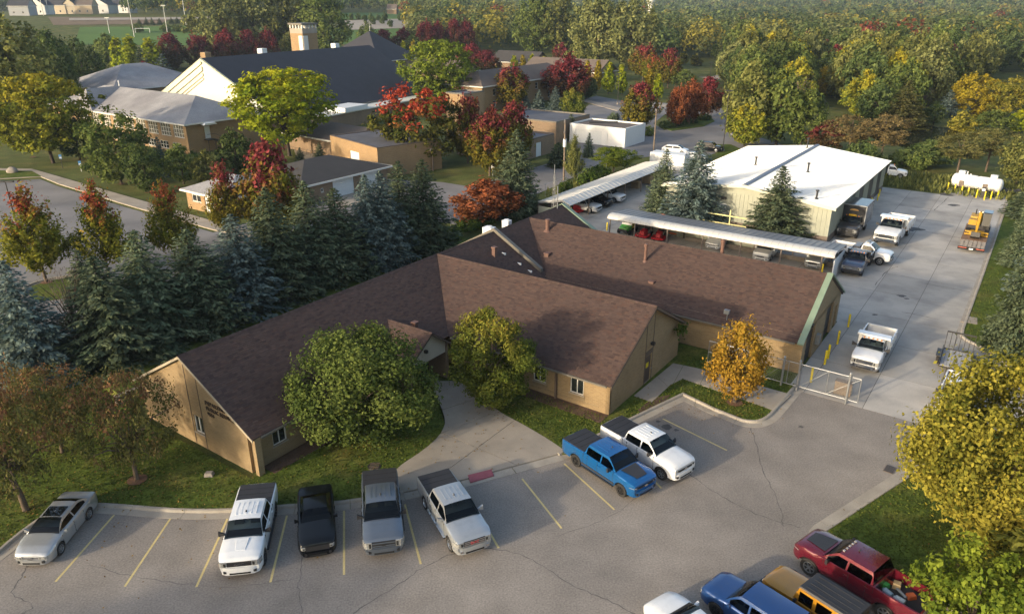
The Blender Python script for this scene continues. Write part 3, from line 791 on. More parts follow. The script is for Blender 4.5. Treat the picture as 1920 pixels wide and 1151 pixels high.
# rooftop vents and pipes
def on_roof(u, v):
    return max(ZR - abs(v - VR) * KP if v < VR + HW else -9, (ZR - abs(u - UB) * KP) if VR < v < VB and abs(u - UB) < HW else -9, (ZR - abs(u - UC) * KP) if VR < v < VC and abs(u - UC) < HW else -9)
def vent(u, v, h, r, cap=True, sq=False):
    z = on_roof(u, v); m = MB()
    if sq:
        m.box(v - r, v + r, u - r, u + r, z - .2, z + h); m.box(v - r * 1.25, v + r * 1.25, u - r * 1.25, u + r * 1.25, z + h, z + h + .12)
    else:
        m.tube((v, u, z - .2), (v, u, z + h), r, n=12); m.tube((v, u, z + h - .25), (v, u, z + h - .04), r * 1.35, n=12) if cap else None
        m.tube((v, u, z - .12), (v, u, z + .04), r * 2.0, r * 1.3, n=12)
    return m.build('roof_vent', PIPEBR, root, org, smooth=40)
vent(35.9, -33.9, .75, .17, sq=True); vent(49.5, -36.8, .7, .17, sq=True); vent(57.0, -36.1, 1.1, .2); vent(54.0, -23.2 - .6, .01, .2, sq=True)
vent(55.9, -25.4, 1.5, .13); vent(58.6, -19.7, 1.4, .16, cap=True); vent(54.4, -34.4, .15, .22, sq=True); vent(60.2, -36.9, .1, .25, sq=True)
for u, v in ((50.6, -36.6), (51.0, -35.2), (51.2, -34.2)):
    z = on_roof(u, v); m = MB(); m.box(v - .22, v + .22, u - .05, u + .05, z - .05, z + .12); m.build('snow_guard', WHITEM, root, org)
m = MB(); z = on_roof(53.5, -17.0); m.tube((-16.6, 52.2, 2.6), (-16.6, 52.2, 3.6), .035); m.box(-16.8, -16.4, 51.9, 52.2, 3.5, 3.82); m.build('flood_light', GALV, root, org)
m = MB(); m.box(VB - .36, VB - .1, 44.55, 44.8, 3.0, 3.2); m.build('wall_light', DARK, root, org)
m = MB(); m.box(VC - .06, VC + .2, 53.4, 53.7, 3.4, 3.62); m.build('wall_light', DARK, root, org)
m = MB(); m.box(VC - .05, VC + .25, 56.2, 56.7, .9, 1.7); m.build('meter_box', GALV, root, org)
# antenna mast at the far gable
m = MB(); m.tube((VR - .6, 63.5, ZR - 1), (VR - .6, 63.5, ZR + 4.2), .05, .03); m.tube((VR + .2, 62.9, ZR - .4), (VR + .2, 62.9, ZR + 2.2), .06)
for k in range(9): m.tube((VR - .85 + .02 * k, 63.5, ZR - .2 + k * .35), (VR - .35 - .02 * k, 63.5, ZR + k * .35), .018, n=5)
for s in (-.25, .25): m.tube((VR - .6 + s, 63.5, ZR - .4), (VR - .6 + s * .3, 63.5, ZR + 3.2), .02, n=5)
m.build('antenna_mast', GALV, root, org)
# roof plant units beyond the ridge
for u, v, w in ((53.8, -40.6, .5), (56.4, -40.4, .38)):
    z = ZR - abs(v - VR) * KP; m = MB(); m.box(v - w, v + w, u - w * .8, u + w * .8, z - .4, z + .72); m.tube((v, u, z + .66), (v, u, z + .8), w * .6, n=16); m.build('roof_plant', WHITEM, root, org)

# entrance porch: a small gable on the long wing
PU, PZ, PE, PH = 34.9, 4.35, 2.85, 2.1
pv0, pv1 = -36.2, -31.4
sp_ = Vector((0, PH, PZ - PE)).normalized(); SMP = math.hypot(PH, PZ - PE)
pm, psn = MB(), MB()
for s, sd in ((1, 5), (-1, 6)):
    A = (pv0, PU - s * PH, PE); E = (1, 0, 0); S = Vector((0, s * PH, PZ - PE)).normalized()
    vs_ = VR + (ZR - PZ) / KP - pv0; ve = VR + (ZR - PE) / KP - pv0
    poly = [(min(ve, 4.6), 0), (pv1 - pv0, 0), (pv1 - pv0, SMP), (vs_, SMP)]
    q = plane_poly(A, E, S, poly, -.02); q2 = plane_poly(A, E, S, poly, -.14); n = len(q)
    pm.add(q + q2, [list(range(n)), list(range(n, 2 * n))[::-1]] + [[k, (k + 1) % n, (k + 1) % n + n, k + n] for k in range(n)])
    shingles(psn, A, E, S, poly, 40 + sd)
caps(psn, (pv0 + .9, PU, PZ), (pv1, PU, PZ), (0, 1, 0), .14)
pr = pm.build('porch_roof', TRIMB, root, org); o = psn.build('shingles', SHING, pr, org, tint=True); o['kind'] = 'stuff'
m = MB(); m.extr([(-31.75, PU - 1.75, PE + .08), (-31.75, PU + 1.75, PE + .08), (-31.75, PU, PZ - .2)], (-.1, 0, 0)); m.box(-31.85, -31.75, PU - 1.72, PU + 1.72, 2.15, PE + .08); m.build('porch_gable', STUCCO, root, org)
for s in (1, -1): m = MB(); m.box(-33.4, -31.7, PU + s * 1.75, PU + s * 2.0, 0, PE + .1); m.build('porch_pier', BRICKB, root, org)
m = MB(); m.box(-33.39, -33.3, PU - 1.6, PU + 1.6, 0.1, 2.15); m.build('entrance_door', GLASS, root, org)
m = MB(); m.box(-31.75, -31.5, PU - .55, PU - .35, 2.95, 3.15); m.build('wall_light', DARK, root, org)

# block retaining wall behind the long wing (each block separate)
rw = thing('retaining_wall', 'low grey stacked block retaining wall behind the long shingled wing', 'wall', W(20, -47.6), -AZ)
bm_ = MB().box(-.2, .2, -.44, .44, 0, .195).mesh('block', [CONCB]); rr = random.Random(9)
for u0, u1, n in ((21, 31, 3), (33, 40, 3), (41, 49, 3)):
    for r in range(n):
        y = u0 + (r % 2) * .45
        while y < u1:
            o = link('block', bm_, rw); o.location = (rr.uniform(-.015, .015) - r * .03 + (.5 if u0 > 40 else 0), y - 20, .085 + r * .2); o.rotation_euler = (0, 0, rr.uniform(-.01, .01)); y += .9
MB().prism([(-.15, 1), (-.15, 29.5), (-7.5, 29.5), (-7.5, 1)], .05, .62).build('planting_bank', LAWN, rw)
# ------------------------------------------------------------------ other buildings
GREYROOF = pbr('grey_shingle', (0.29, 0.285, 0.29), rough=0.9, var=0.14, scale=0.3, fine=0.16, fscale=5.0, col2=(0.21, 0.205, 0.215), c2scale=0.12)
DARKROOF = pbr('charcoal_shingle', (0.040, 0.040, 0.049), rough=0.88, var=0.12, scale=0.3, fine=0.14, fscale=4.0)
DARKROOF2 = pbr('black_brown_shingle', (0.048, 0.044, 0.042), rough=0.9, var=0.14, scale=0.5, fine=0.14, fscale=6.0)
BROWNROOF = pbr('brown_shingle', (0.135, 0.105, 0.085), rough=0.9, var=0.12, scale=0.4, fine=0.12, fscale=5.0)
TAROOF = pbr('flat_roof_felt', (0.10, 0.10, 0.115), rough=0.8, var=0.25, scale=0.4)
WHITEROOF = pbr('white_metal_roof', (0.78, 0.80, 0.80), rough=0.38, var=0.05, scale=0.4)
CREAM = pbr('cream_siding', (0.72, 0.69, 0.60), rough=0.6, var=0.06)
BEIGEM = pbr('beige_metal', (0.345, 0.355, 0.28), rough=0.5, var=0.08, scale=0.5)
BROWNBAND = pbr('brown_band', (0.17, 0.13, 0.10), rough=0.6, var=0.12)
DOORW = pbr('white_door', (0.70, 0.72, 0.71), rough=0.5, var=0.05)
CURTAIN = glassy('curtained_glass', (0.16, 0.15, 0.12), 0.12)

def seg(face, w, l):
    return {'S': ((0, 0), (w, 0)), 'E': ((w, 0), (w, l)), 'N': ((w, l), (0, l)), 'W': ((0, l), (0, 0))}[face]
def house(name, label, loc, az, w, l, ze, zr=None, kind='hip', axis='x', wallm='tan_brick', roofm='grey_shingle', over=0.5, wins=(), doors=(), cat='building', fascia='white_trim', group=None, hipfrac=1.0, z0=0.0, parapet=0.25, band=None):
    """building with local y along compass az, x to its right; wins: (face, s0, s1, z0, z1, nx, nz, glass)"""
    root = thing(name, label, cat, (loc[0], loc[1], z0), -az, group)
    for f in 'SENW':
        a, b = seg(f, w, l); th = 0.3
        ops = [q[1:5] for q in wins if q[0] == f] + [q[1:5] for q in doors if q[0] == f]
        if f in 'EW':
            d = (Vector(b) - Vector(a)).normalized(); a2 = Vector(a) + d * th; b2 = Vector(b) - d * th
            ops = [(o[0] - th, o[1] - th, o[2], o[3]) for o in ops]
        else: a2, b2 = a, b
        m = MB(); wall(m, a2, b2, -0.3, ze, th, ops); m.build('wall', wallm, root)
    for q in wins:
        a, b = seg(q[0], w, l)
        window(root, (0, 0, 0), a, b, *q[1:5], nx=q[5] if len(q) > 5 else 2, nz=q[6] if len(q) > 6 else 2, glass=q[7] if len(q) > 7 else 'window_glass', fw=0.1)
    for q in doors:
        a, b = seg(q[0], w, l); mt = q[5] if len(q) > 5 else 'white_door'
        d = panel(root, (0, 0, 0), a, b, *q[1:5], .12, .2, 'garage_door' if q[2] - q[1] > 1.8 else 'door', mt)
        if q[2] - q[1] > 1.8:
            n = max(3, int((q[4] - q[3]) / .5)); h = (q[4] - q[3]) / n
            for k in range(n): panel(d, (0, 0, 0), a, b, q[1] + .03, q[2] - .03, q[3] + k * h + .015, q[3] + (k + 1) * h - .015, .095, .119, 'door_slat', mt)
    o = over
    if kind == 'flat':
        m = MB(); m.box(.3, w - .3, .3, l - .3, ze - .12, ze); m.build('roof', roofm, root)
        m = MB(); m.box(0, w, 0, .3, ze, ze + parapet); m.box(0, w, l - .3, l, ze, ze + parapet); m.box(0, .3, .3, l - .3, ze, ze + parapet); m.box(w - .3, w, .3, l - .3, ze, ze + parapet)
        m.build('parapet', fascia, root)
        return root
    x0, x1, y0, y1 = -o, w + o, -o, l + o
    m = MB()
    if axis == 'x':
        ym = (y0 + y1) / 2; hp = (ym - y0) * hipfrac if kind == 'hip' else 0
        a, b = (x0 + hp, ym, zr), (x1 - hp, ym, zr)
        C = [(x0, y0, ze), (x1, y0, ze), (x1, y1, ze), (x0, y1, ze)]
        m.poly([C[0], C[1], b, a]); m.poly([C[2], C[3], a, b])
        if kind == 'hip': m.poly([C[1], C[2], b]); m.poly([C[3], C[0], a]); m.poly(C[::-1])
    else:
        xm = (x0 + x1) / 2; hp = (xm - x0) * hipfrac if kind == 'hip' else 0
        a, b = (xm, y0 + hp, zr), (xm, y1 - hp, zr)
        C = [(x0, y0, ze), (x1, y0, ze), (x1, y1, ze), (x0, y1, ze)]
        m.poly([C[1], C[2], b, a]); m.poly([C[3], C[0], a, b])
        if kind == 'hip': m.poly([C[0], C[1], a]); m.poly([C[2], C[3], b]); m.poly(C[::-1])
    m.build('roof', roofm, root)
    m = MB(); t = .1
    m.box(x0 - t, x1 + t, y0 - t, y0, ze - .22, ze + .03); m.box(x0 - t, x1 + t, y1, y1 + t, ze - .22, ze + .03); m.box(x0 - t, x0, y0, y1, ze - .22, ze + .03); m.box(x1, x1 + t, y0, y1, ze - .22, ze + .03)
    m.build('fascia', fascia, root)
    if kind == 'gable':
        for e in (0, 1):
            m = MB()
            if axis == 'x':
                xx = e * (w - .2); k = (zr - ze) / (l / 2 + o); m.extr([(xx, 0, ze), (xx, l, ze), (xx, l / 2, zr - k * o - .05)], (.2, 0, 0))
            else:
                yy = e * (l - .2); k = (zr - ze) / (w / 2 + o); m.extr([(0, yy, ze), (w, yy, ze), (w / 2, yy, zr - k * o - .05)], (0, .2, 0))
            m.build('gable', wallm if band is None else band, root)
    return root

# school with a long grey hip roof
upw = [('S', 48.4 - 4.15 * k, 48.4 - 4.15 * k - 3.2, 2.75, 5.0) for k in range(9)]
upw = [(f, b_, a_, c, d, 4, 3, 'curtained_glass') for f, a_, b_, c, d in upw]
low = [('S', 44.2 - 4.15 * k, 46.9 - 4.15 * k, .3, 1.7, 3, 2) for k in range(6)]
sc = house('school_building', 'long two storey tan brick school block under a pale grey hip roof', W(76.5, -175), AZ, 49.3, 16, 5.35, 9.1, 'hip', 'x', 'orange_brick', 'grey_shingle', 0.6, wins=upw + low, doors=[('E', 3.6, 4.8, 2.3, 4.5)])
m = MB(); m.extr([(49.3, 2.8, 5.0), (49.3, 5.6, 5.0), (49.3, 5.2, 5.35), (49.3, 3.2, 5.35)], (1.3, 0, -.15)); m.build('door_canopy', WHITEM, sc)
st = MB()
for k in range(9): st.box(49.35, 50.6, 4.8 + k * .42, 5.2 + k * .42, 2.05 - k * .23, 2.12 - k * .23)
st.box(49.35, 50.6, 3.2, 4.8, 2.1, 2.25); st.tube((50.58, 3.2, 3.2), (50.58, 4.8, 3.2), .03); st.tube((50.58, 4.8, 3.2), (50.58, 8.6, 1.1), .03); st.tube((50.5, 3.3, 0), (50.5, 3.3, 2.1), .06); st.tube((50.5, 4.7, 0), (50.5, 4.7, 2.1), .06)
st.build('fire_stair', DARK, sc)
m = MB(); m.extr([(10.5, 2.0, 6.2), (17.5, 2.0, 6.2), (14, 2.0, 8.8)], (0, 6, 0)); m.poly([(9.8, -.7, 5.4), (14, 1.0, 9.3), (14, 8, 9.3), (9.8, 6.5, 5.4)][::-1]); m.poly([(18.2, -.7, 5.4), (14, 1.0, 9.3), (14, 8, 9.3), (18.2, 6.5, 5.4)]); m.poly([(9.8, -.7, 5.4), (18.2, -.7, 5.4), (14, 1.0, 9.3)]); m.build('cross_roof', GREYROOF, sc)
m = MB(); m.tube((14, 8, 9), (14, 8, 10.4), .12); m.build('vent_pipe', WHITEM, sc)
house('school_wing', 'rear grey hip roofed school wing left of the white church gable', W(97, -214), AZ, 26, 27, 5.6, 10.6, 'hip', 'y', 'orange_brick', 'grey_shingle', 0.6, hipfrac=.8)

# church
caz = R(27.5); ch_o = (-83.5, 173.7)
ch = house('church', 'big church with steep charcoal roof and bright white gable end', ch_o, caz, 40, 57, 3.7, 14.7, 'gable', 'y', 'brown_brick', 'charcoal_shingle', 0.5, fascia='grey_coping', band=CREAM)
m = MB()   # stepped rake boards on the left half of the gable
kk = (14.7 - 3.7) / 20.5
for i, (off, th) in enumerate(((0.0, 1.2), (1.75, .9), (3.1, .6), (4.1, .25))):
    m.extr([(-.5, -.32 + i * .04, 3.7 - off), (20, -.32 + i * .04, 14.75 - off), (20, -.32 + i * .04, 14.75 - off - th), (-.5, -.32 + i * .04, 3.7 - off - th)], (0, .26, 0))
m.extr([(40.5, -.32, 3.7), (40.5, -.32, 3.2), (20, -.32, 14.1), (20, -.32, 14.75)], (0, .25, 0))
m.build('rake_board', pbr('pale_yellow_trim', (0.74, 0.72, 0.50), rough=0.5, var=0.05), ch)
m = MB(); m.box(40.2, 45.2, 8, 52, -.1, 3.1); m.build('aisle', BRICKB, ch)
m = MB(); m.box(40, 45.6, 7.6, 52.4, 3.1, 3.35); m.build('aisle_roof', CREAM, ch)
m = MB(); m.box(40.35, 45.9, 14, 22, 3.36, 4.3); m.build('roof_plant', WHITEM, ch)
for y, s in ((2.5, BRICKO), (19, WHITEM), (45, WHITEM)):
    m = MB(); m.box(17.0, 18.5, y, y + 1.6, 12.6, 15.6); m.build('roof_vent', s, ch)
# brick chimney tower with an open white belfry
tp = G(570, 43, 20.4)
tw = thing('brick_tower', 'square tan brick tower with white latticed panels and slotted top behind the dark roof', 'tower', (tp.x - 1.2, tp.y + 3, 0), -AZ)
s = 2.6
m = MB(); m.box(-s, s, -s, s, 0, 17.6); m.build('shaft', BRICKO, tw)
m = MB(); m.box(-s - .02, s + .02, -s - .02, s + .02, 17.6, 18.9); m.build('upper_course', CONC, tw)
for i in range(5):
    for (x, y) in ((-s + .2 + i * (2 * s - .4) / 4, -s + .2), (-s + .2 + i * (2 * s - .4) / 4, s - .2)) + (((-s + .2, -s + .2 + i * (2 * s - .4) / 4), (s - .2, -s + .2 + i * (2 * s - .4) / 4)) if 0 < i < 4 else ()):
        m = MB(); m.box(x - .2, x + .2, y - .2, y + .2, 18.9, 19.8); m.build('belfry_post', TRIMW, tw)
m = MB(); m.box(-s - .3, s + .3, -s - .3, s + .3, 19.8, 20.25); m.build('cap_slab', GREYCOP, tw)
for sd in range(2):
    m = MB()
    if sd == 0:
        m.box(.9, 2.5, -s - .1, -s - .02, 9.5, 17); [m.box(.9, 2.5, -s - .16, -s - .11, 9.6 + k * .62, 9.72 + k * .62) for k in range(12)]
    else:
        m.box(s + .02, s + .1, -2.5, -.9, 9.5, 17); [m.box(s + .11, s + .16, -2.5, -.9, 9.6 + k * .62, 9.72 + k * .62) for k in range(12)]
    m.build('lattice_panel', TRIMW, tw)
# pyramid roofed hall behind
sp0 = G(662, 60, 15.0)
hl = house('pyramid_roof_hall', 'hall with dark pyramid roof and thin white finial beyond the church ridge', (sp0.x - 12, sp0.y - 4), caz, 27, 27, 5.0, 15.2, 'hip', 'y', 'brown_brick', 'charcoal_shingle', 0.6, hipfrac=.97)
m = MB(); m.tube((13.5, 13.5, 15), (13.5, 13.5, 18.2), .09, .04); m.build('finial', WHITEM, hl)
m = MB()
for y in (2.0,): m.extr([(12.3, y, 6.6), (14.7, y, 6.6), (13.5, y, 8.6)], (0, 3.4, 0))
m.build('dormer', GREENM, hl)

# tan flat block and the low link in front of the church
tan = house('flat_brick_block', 'flat roofed tan brick block with one white roller door', (-30.8, 126.6), R(50), 15.5, 12, 4.7, kind='flat', wallm='orange_brick', roofm='flat_roof_felt', fascia='brown_trim', parapet=.12, doors=[('S', 6.6, 9.6, .2, 3.2)])
lk = house('link_building', 'low brick link with pale gable roof left of the flat tan block', (-42.5, 141), R(40), 17, 12, 3.0, 4.8, 'gable', 'x', 'brown_brick', 'brown_shingle', 0.5)
m = MB(); m.tube((0, -2, 0), (0, -2, 0.9), .03)
for k in range(14): m.tube((k * 1.1, -2, 0), (k * 1.1, -2, 1.0), .025, n=5)
m.tube((0, -2, 1.0), (14.3, -2, 1.0), .025, n=5); m.tube((0, -2, .55), (14.3, -2, .55), .02, n=5); m.build('railing', DARK, lk)
# garages behind the spruces
house('garage_row', 'low garage with near black hip roof and two white roller doors', W(63.5, -91.5), AZ, 12, 16.5, 2.75, 4.7, 'hip', 'y', 'brown_brick', 'black_brown_shingle', 0.5, doors=[('E', 5.6, 9.6, 0, 2.35), ('E', 11.0, 14.6, 0, 2.35)], wins=[('E', 3.4, 3.9, 1.2, 1.8, 1, 1)])
house('small_brick_house', 'small yellow brick bungalow with grey hip roof behind the autumn trees', W(54.2, -91.5), AZ, 9.5, 8.6, 2.6, 4.4, 'hip', 'x', 'orange_brick', 'grey_shingle', 0.5, wins=[('S', 1.2, 3.2, 1.1, 2.1, 2, 1), ('S', 5.2, 6.6, .9, 2.1, 2, 1)], doors=[('S', 4.0, 4.9, 0, 2.05)])
# brown hip roofed house and lower brick blocks
bh = house('rectory', 'two storey tan brick house with brown hip roof behind red maples', W(151.5, -127), AZ, 11, 44, 6.2, 9.4, 'hip', 'y', 'orange_brick', 'brown_shingle', 0.7, wins=[('E', 4.5 + 6.5 * k, 5.7 + 6.5 * k, 3.6, 5.3, 1, 2) for k in range(6)] + [('E', 4.5 + 6.5 * k, 5.7 + 6.5 * k, .8, 2.4, 1, 2) for k in range(6)])
g_ = G(840, 262)
house('stair_block', 'tall narrow tan brick stair block with flat roof', (g_.x - .2, g_.y), AZ, 4.6, 6.5, 9.0, kind='flat', wallm='orange_brick', roofm='flat_roof_felt', fascia='grey_coping')
house('flat_brick_annex', 'brown brick annex with flat dark roof behind the two red maples', W(124, -92), AZ, 15, 13, 4.0, kind='flat', wallm='brown_brick', roofm='flat_roof_felt', fascia='grey_coping', wins=[('E', 9, 10.5, 1.0, 2.8, 1, 2)])
house('low_brick_shop', 'low brown brick building with dark flat roof, white door and paned window', W(104.5, -86), AZ, 13.3, 12, 3.2, kind='flat', wallm='brown_brick', roofm='flat_roof_felt', fascia='brown_trim', wins=[('E', 2.0, 3.6, 1.0, 2.2, 3, 2)], doors=[('E', 6.0, 7.8, 0, 2.5)])
# white garage beside the street
wg = house('white_garage', 'white flat roofed garage with one wide and one narrow door', W(127.8, -76.2), AZ, 12.2, 8.6, 3.3, kind='flat', wallm='white_metal', roofm='brown_shingle', fascia='white_metal', parapet=.28, doors=[('S', 1.4, 7.2, 0, 2.6, 'white_door'), ('S', 8.4, 10.6, 0, 2.3, 'white_metal')])
m = MB(); m.tube((3, 2.4, 3.7), (7.4, 6, 3.7), .14); m.build('roof_duct', DARK, wg)
# long roofs further off
house('long_low_house', 'long low house with pale brown roof beyond the column trees', W(232, -158), AZ, 30, 13, 3.4, 7.2, 'gable', 'x', 'brown_brick', 'brown_shingle', .8, wins=[('S', 4 + 5 * k, 5.6 + 5 * k, .9, 2.2, 2, 1) for k in range(5)])
house('distant_house', 'brown roofed house half hidden behind the round green tree', W(205, -190), AZ, 22, 12, 3.4, 7.0, 'gable', 'x', 'brown_brick', 'brown_shingle', .8)
house('distant_house', 'dark roofed house among the trees above the red maples', W(255, -190), AZ, 20, 12, 3.4, 7.4, 'gable', 'x', 'brown_brick', 'black_brown_shingle', .8)
rh = house('suburban_house', 'beige house with grey roof and square chimney at the right edge above yellow trees', (127, 172), R(10), 20, 13, 4.8, 9.2, 'hip', 'x', 'cream_siding', 'charcoal_shingle', .6, hipfrac=.9)
m = MB(); m.box(7, 8.6, 4, 5.4, 6, 10.2); m.build('chimney', CREAM, rh)
m = MB(); m.extr([(10, -2, 4.8), (17, -2, 4.8), (13.5, -2, 8.2)], (0, 7, 0)); m.build('front_gable', CREAM, rh)

# white metal workshop with standing seam panels
wb, worg = frame_root('metal_workshop', 'large metal workshop with bright white ribbed roof and beige walls', 'building', 86.6, -37.2)
Wv, Lu, ze, zr = 20.0, 32.0, 4.35, 5.55
S0, S1 = (0, 0), (Wv, 0); E0, E1 = (Wv, 0.2), (Wv, Lu)
edoor = [(9.0, 12.2, 0, 3.6), (14.4, 17.6, 0, 3.6), (20.4, 23.6, 0, 3.6), (26.0, 29.2, 0, 3.6)]
m = MB(); wall(m, S0, S1, 0.9, ze, .2); m.extr([(0, 0, ze), (Wv, 0, ze), (Wv / 2, 0, zr - .12)], (0, .2, 0)); wall(m, E0, E1, 0.9, ze, .2, [(a, b, c + .9, d) for a, b, c, d in edoor]); wall(m, (Wv, Lu), (0, Lu), 0, ze, .2); wall(m, (0, Lu), (0, 0.2), 0, ze, .2); m.extr([(Wv, Lu, ze), (0, Lu, ze), (Wv / 2, Lu, zr - .12)], (0, -.2, 0))
m.build('wall', BEIGEM, wb)
m = MB(); wall(m, S0, S1, 0, .9, .22); m.build('base_band', BROWNBAND, wb)
y_ = .22
for y0, y1 in [(q[0] + .2, q[1] + .2) for q in edoor] + [(Lu, Lu)]:
    m = MB(); wall(m, (Wv, y_), (Wv, y0), 0, .9, .2); m.build('base_band', BROWNBAND, wb); y_ = y1
rib = MB().box(-.035, .035, -.04, 0, 0.92, ze - .02).mesh('wall_rib', [BEIGEM])
for k in range(1, 40): link('wall_rib', rib, wb, (k * .5, 0, 0))
for k in range(1, 60):
    if not any(a - .1 < k * .53 < b + .1 for a, b, _, _ in edoor): link('wall_rib', rib, wb, (Wv, .2 + k * .53, 0), R(90))
for (a, b, c, d) in edoor:
    o = panel(wb, (0, 0, 0), E0, E1, a, b, c, d, .1, .16, 'roller_door', DARK)
sv = math.hypot(Wv / 2 + .5, zr - ze)
np_ = 34; pw = (Lu + .8) / np_
for s in (1, -1):
    m = MB()
    X0, X1 = Wv / 2, Wv / 2 + s * (Wv / 2 + .5); z1 = ze + .02
    pts = [(X0, 0.015, zr), (X1, 0.015, z1), (X1, pw - .015, z1), (X0, pw - .015, zr)]
    if s < 0: pts = pts[::-1]
    m.add(pts + [(p[0], p[1], p[2] - .06) for p in pts], [[0, 1, 2, 3], [7, 6, 5, 4], [0, 4, 5, 1], [1, 5, 6, 2], [2, 6, 7, 3], [3, 7, 4, 0]])
    for y in (.02, pw * .5):
        q = [(X0, y, zr), (X1, y, z1), (X1, y + .07, z1), (X0, y + .07, zr)]
        if s < 0: q = q[::-1]
        m.add(q + [(p[0], p[1], p[2] + .05) for p in q], [[4, 5, 6, 7], [0, 1, 5, 4], [1, 2, 6, 5], [2, 3, 7, 6], [3, 0, 4, 7]])
    me = m.mesh('roof_panel', [WHITEROOF])
    for k in range(np_): link('roof_panel', me, wb, (0, -.4 + k * pw, 0))
m = MB(); n = np_ * 2
m.extr([(Wv / 2 - .3, -.45, zr - .0), (Wv / 2 + .3, -.45, zr - .0), (Wv / 2 + .26, -.45, zr + .1), (Wv / 2, -.45, zr + .14), (Wv / 2 - .26, -.45, zr + .1)], (0, Lu + .9, 0)); m.build('ridge_cap', pbr('blue_grey_cap', (0.16, 0.19, 0.24), rough=0.5, var=0.2), wb)
m = MB()
for s in (1, -1): m.extr([(Wv / 2, -.5, zr + .05), (Wv / 2 + s * (Wv / 2 + .5), -.5, ze + .05), (Wv / 2 + s * (Wv / 2 + .5), -.5, ze - .28), (Wv / 2, -.5, zr - .28)], (0, .1, 0))
m.build('rake_trim', pbr('pale_trim', (0.62, 0.62, 0.50), rough=0.5, var=0.05), wb)
for x, y, h in ((6.6, 14, 1.0), (13.6, 13.5, 1.1), (17.8, 1.6, .9), (9.2, 29.5, 1.3)):
    z = zr - abs(x - Wv / 2) * (zr - ze) / (Wv / 2 + .5); m = MB(); m.tube((x, y, z - .1), (x, y, z + h), .11, n=10); m.tube((x, y, z + h), (x, y, z + h + .14), .2, n=10); m.tube((x, y, z), (x, y, z + .12), .28, .14, n=10); m.build('roof_vent', DARK, wb)
m = MB(); m.box(7.2, 7.9, -.12, -.03, 3.45, 3.8); m.build('wall_light', DARK, wb)
m = MB(); [m.box(6.2, 8.0, -.1, -.03, 1.6 + k * .14, 1.68 + k * .14) for k in range(10)]; lv = m.build('louvre', WHITEM, wb); lv['kind'] = 'stuff'

# carport in front of the workshop: curved white front edge
cp, corg = frame_root('long_carport', 'long low carport with curved white front edge in front of the metal workshop', 'carport', 74.5, -39.0)
prof = [(5.2, 2.35), (1.15, 2.78), (.62, 2.80), (.28, 2.72), (.06, 2.55), (0.0, 2.30)]
npan = 36; pw = 25.2 / npan
GSH = pbr('carport_grey_sheet', (0.23, 0.235, 0.24), rough=0.5, var=0.1, scale=0.8)
WFR = pbr('carport_sheet', (0.62, 0.60, 0.55), rough=0.45, var=0.07, scale=0.8)
m = MB(); m.hexa([(.008, 1.14, 2.74), (pw - .008, 1.14, 2.74), (pw - .008, 5.2, 2.31), (.008, 5.2, 2.31), (.008, 1.14, 2.785), (pw - .008, 1.14, 2.785), (pw - .008, 5.2, 2.355), (.008, 5.2, 2.355)]); m.hexa([(.02, 1.14, 2.78), (.07, 1.14, 2.78), (.07, 5.2, 2.35), (.02, 5.2, 2.35), (.02, 1.14, 2.82), (.07, 1.14, 2.82), (.07, 5.2, 2.39), (.02, 5.2, 2.39)])
me = m.mesh('roof_sheet', [GSH])
for i in range(npan): link('roof_sheet', me, cp, (i * pw, 0, 0))
prof = prof[1:]
m = MB(); v = []; f = []
for x in (0.008, .08, .1, pw - .1, pw - .08, pw - .008):
    up = .035 if x in (.08, .1) else 0
    for (y, z) in prof: v.append((x, y - up * .5, z + up * .7))
k = len(prof)
for i in range(5):
    for j in range(k - 1): f.append([i * k + j, i * k + j + 1, (i + 1) * k + j + 1, (i + 1) * k + j][::-1])
m.add(v, f); me = m.mesh('front_sheet', [WFR], smooth=25)
for i in range(npan): link('front_sheet', me, cp, (i * pw, 0, 0))
m = MB(); m.box(0, 25.2, .12, .22, 2.2, 2.34); m.build('front_beam', BROWNBAND, cp)
m = MB(); m.box(0, 25.2, 5.0, 5.1, 2.05, 2.25); m.build('rear_beam', BROWNBAND, cp)
pm_ = MB().box(-.06, .06, -.06, .06, 0, 2.2).mesh('post', [BROWNBAND])
for x in (.3, 3.5, 7.5, 11.6, 15.8, 20.0, 24.0): link('post', pm_, cp, (x, .17, 0)); link('post', pm_, cp, (x, 5.05, 0))
m = MB(); m.box(0, 17, 5.2, 5.3, 0, 2.05); m.build('back_wall', BEIGEM, cp)
m = MB(); m.box(25.1, 25.2, .3, 4.6, 0, 2.0); m.build('end_panel', WHITEM, cp)
m = MB(); m.box(8, 25, 4.3, 4.5, 0, .45); m.build('kerb_rail', CONCB, cp)

# carport along the street side of the yard
c1, c1o = frame_root('street_carport', 'long carport with pale metal double pitch roof sheltering white cars', 'carport', 77.0, -50.3)
prof1 = [(0, 2.15), (3.6, 2.85), (4.8, 2.35)]
npan = 32; pw = 31.0 / npan
m = MB()
for (a, b) in zip(prof1, prof1[1:]):
    m.hexa([(a[0], .01, a[1] - .05), (b[0], .01, b[1] - .05), (b[0], pw - .01, b[1] - .05), (a[0], pw - .01, a[1] - .05), (a[0], .01, a[1]), (b[0], .01, b[1]), (b[0], pw - .01, b[1]), (a[0], pw - .01, a[1])])
    m.hexa([(a[0], .02, a[1]), (b[0], .02, b[1]), (b[0], .08, b[1]), (a[0], .08, a[1]), (a[0], .02, a[1] + .04), (b[0], .02, b[1] + .04), (b[0], .08, b[1] + .04), (a[0], .08, a[1] + .04)])
me = m.mesh('roof_sheet', [WFR])
for i in range(npan): link('roof_sheet', me, c1, (0, i * pw, 0))
for x in (.1, 4.5):
    for y in (.2, 5.2, 10.3, 15.4, 20.5, 25.6, 30.6): link('post', pm_, c1, (x, y, 0))
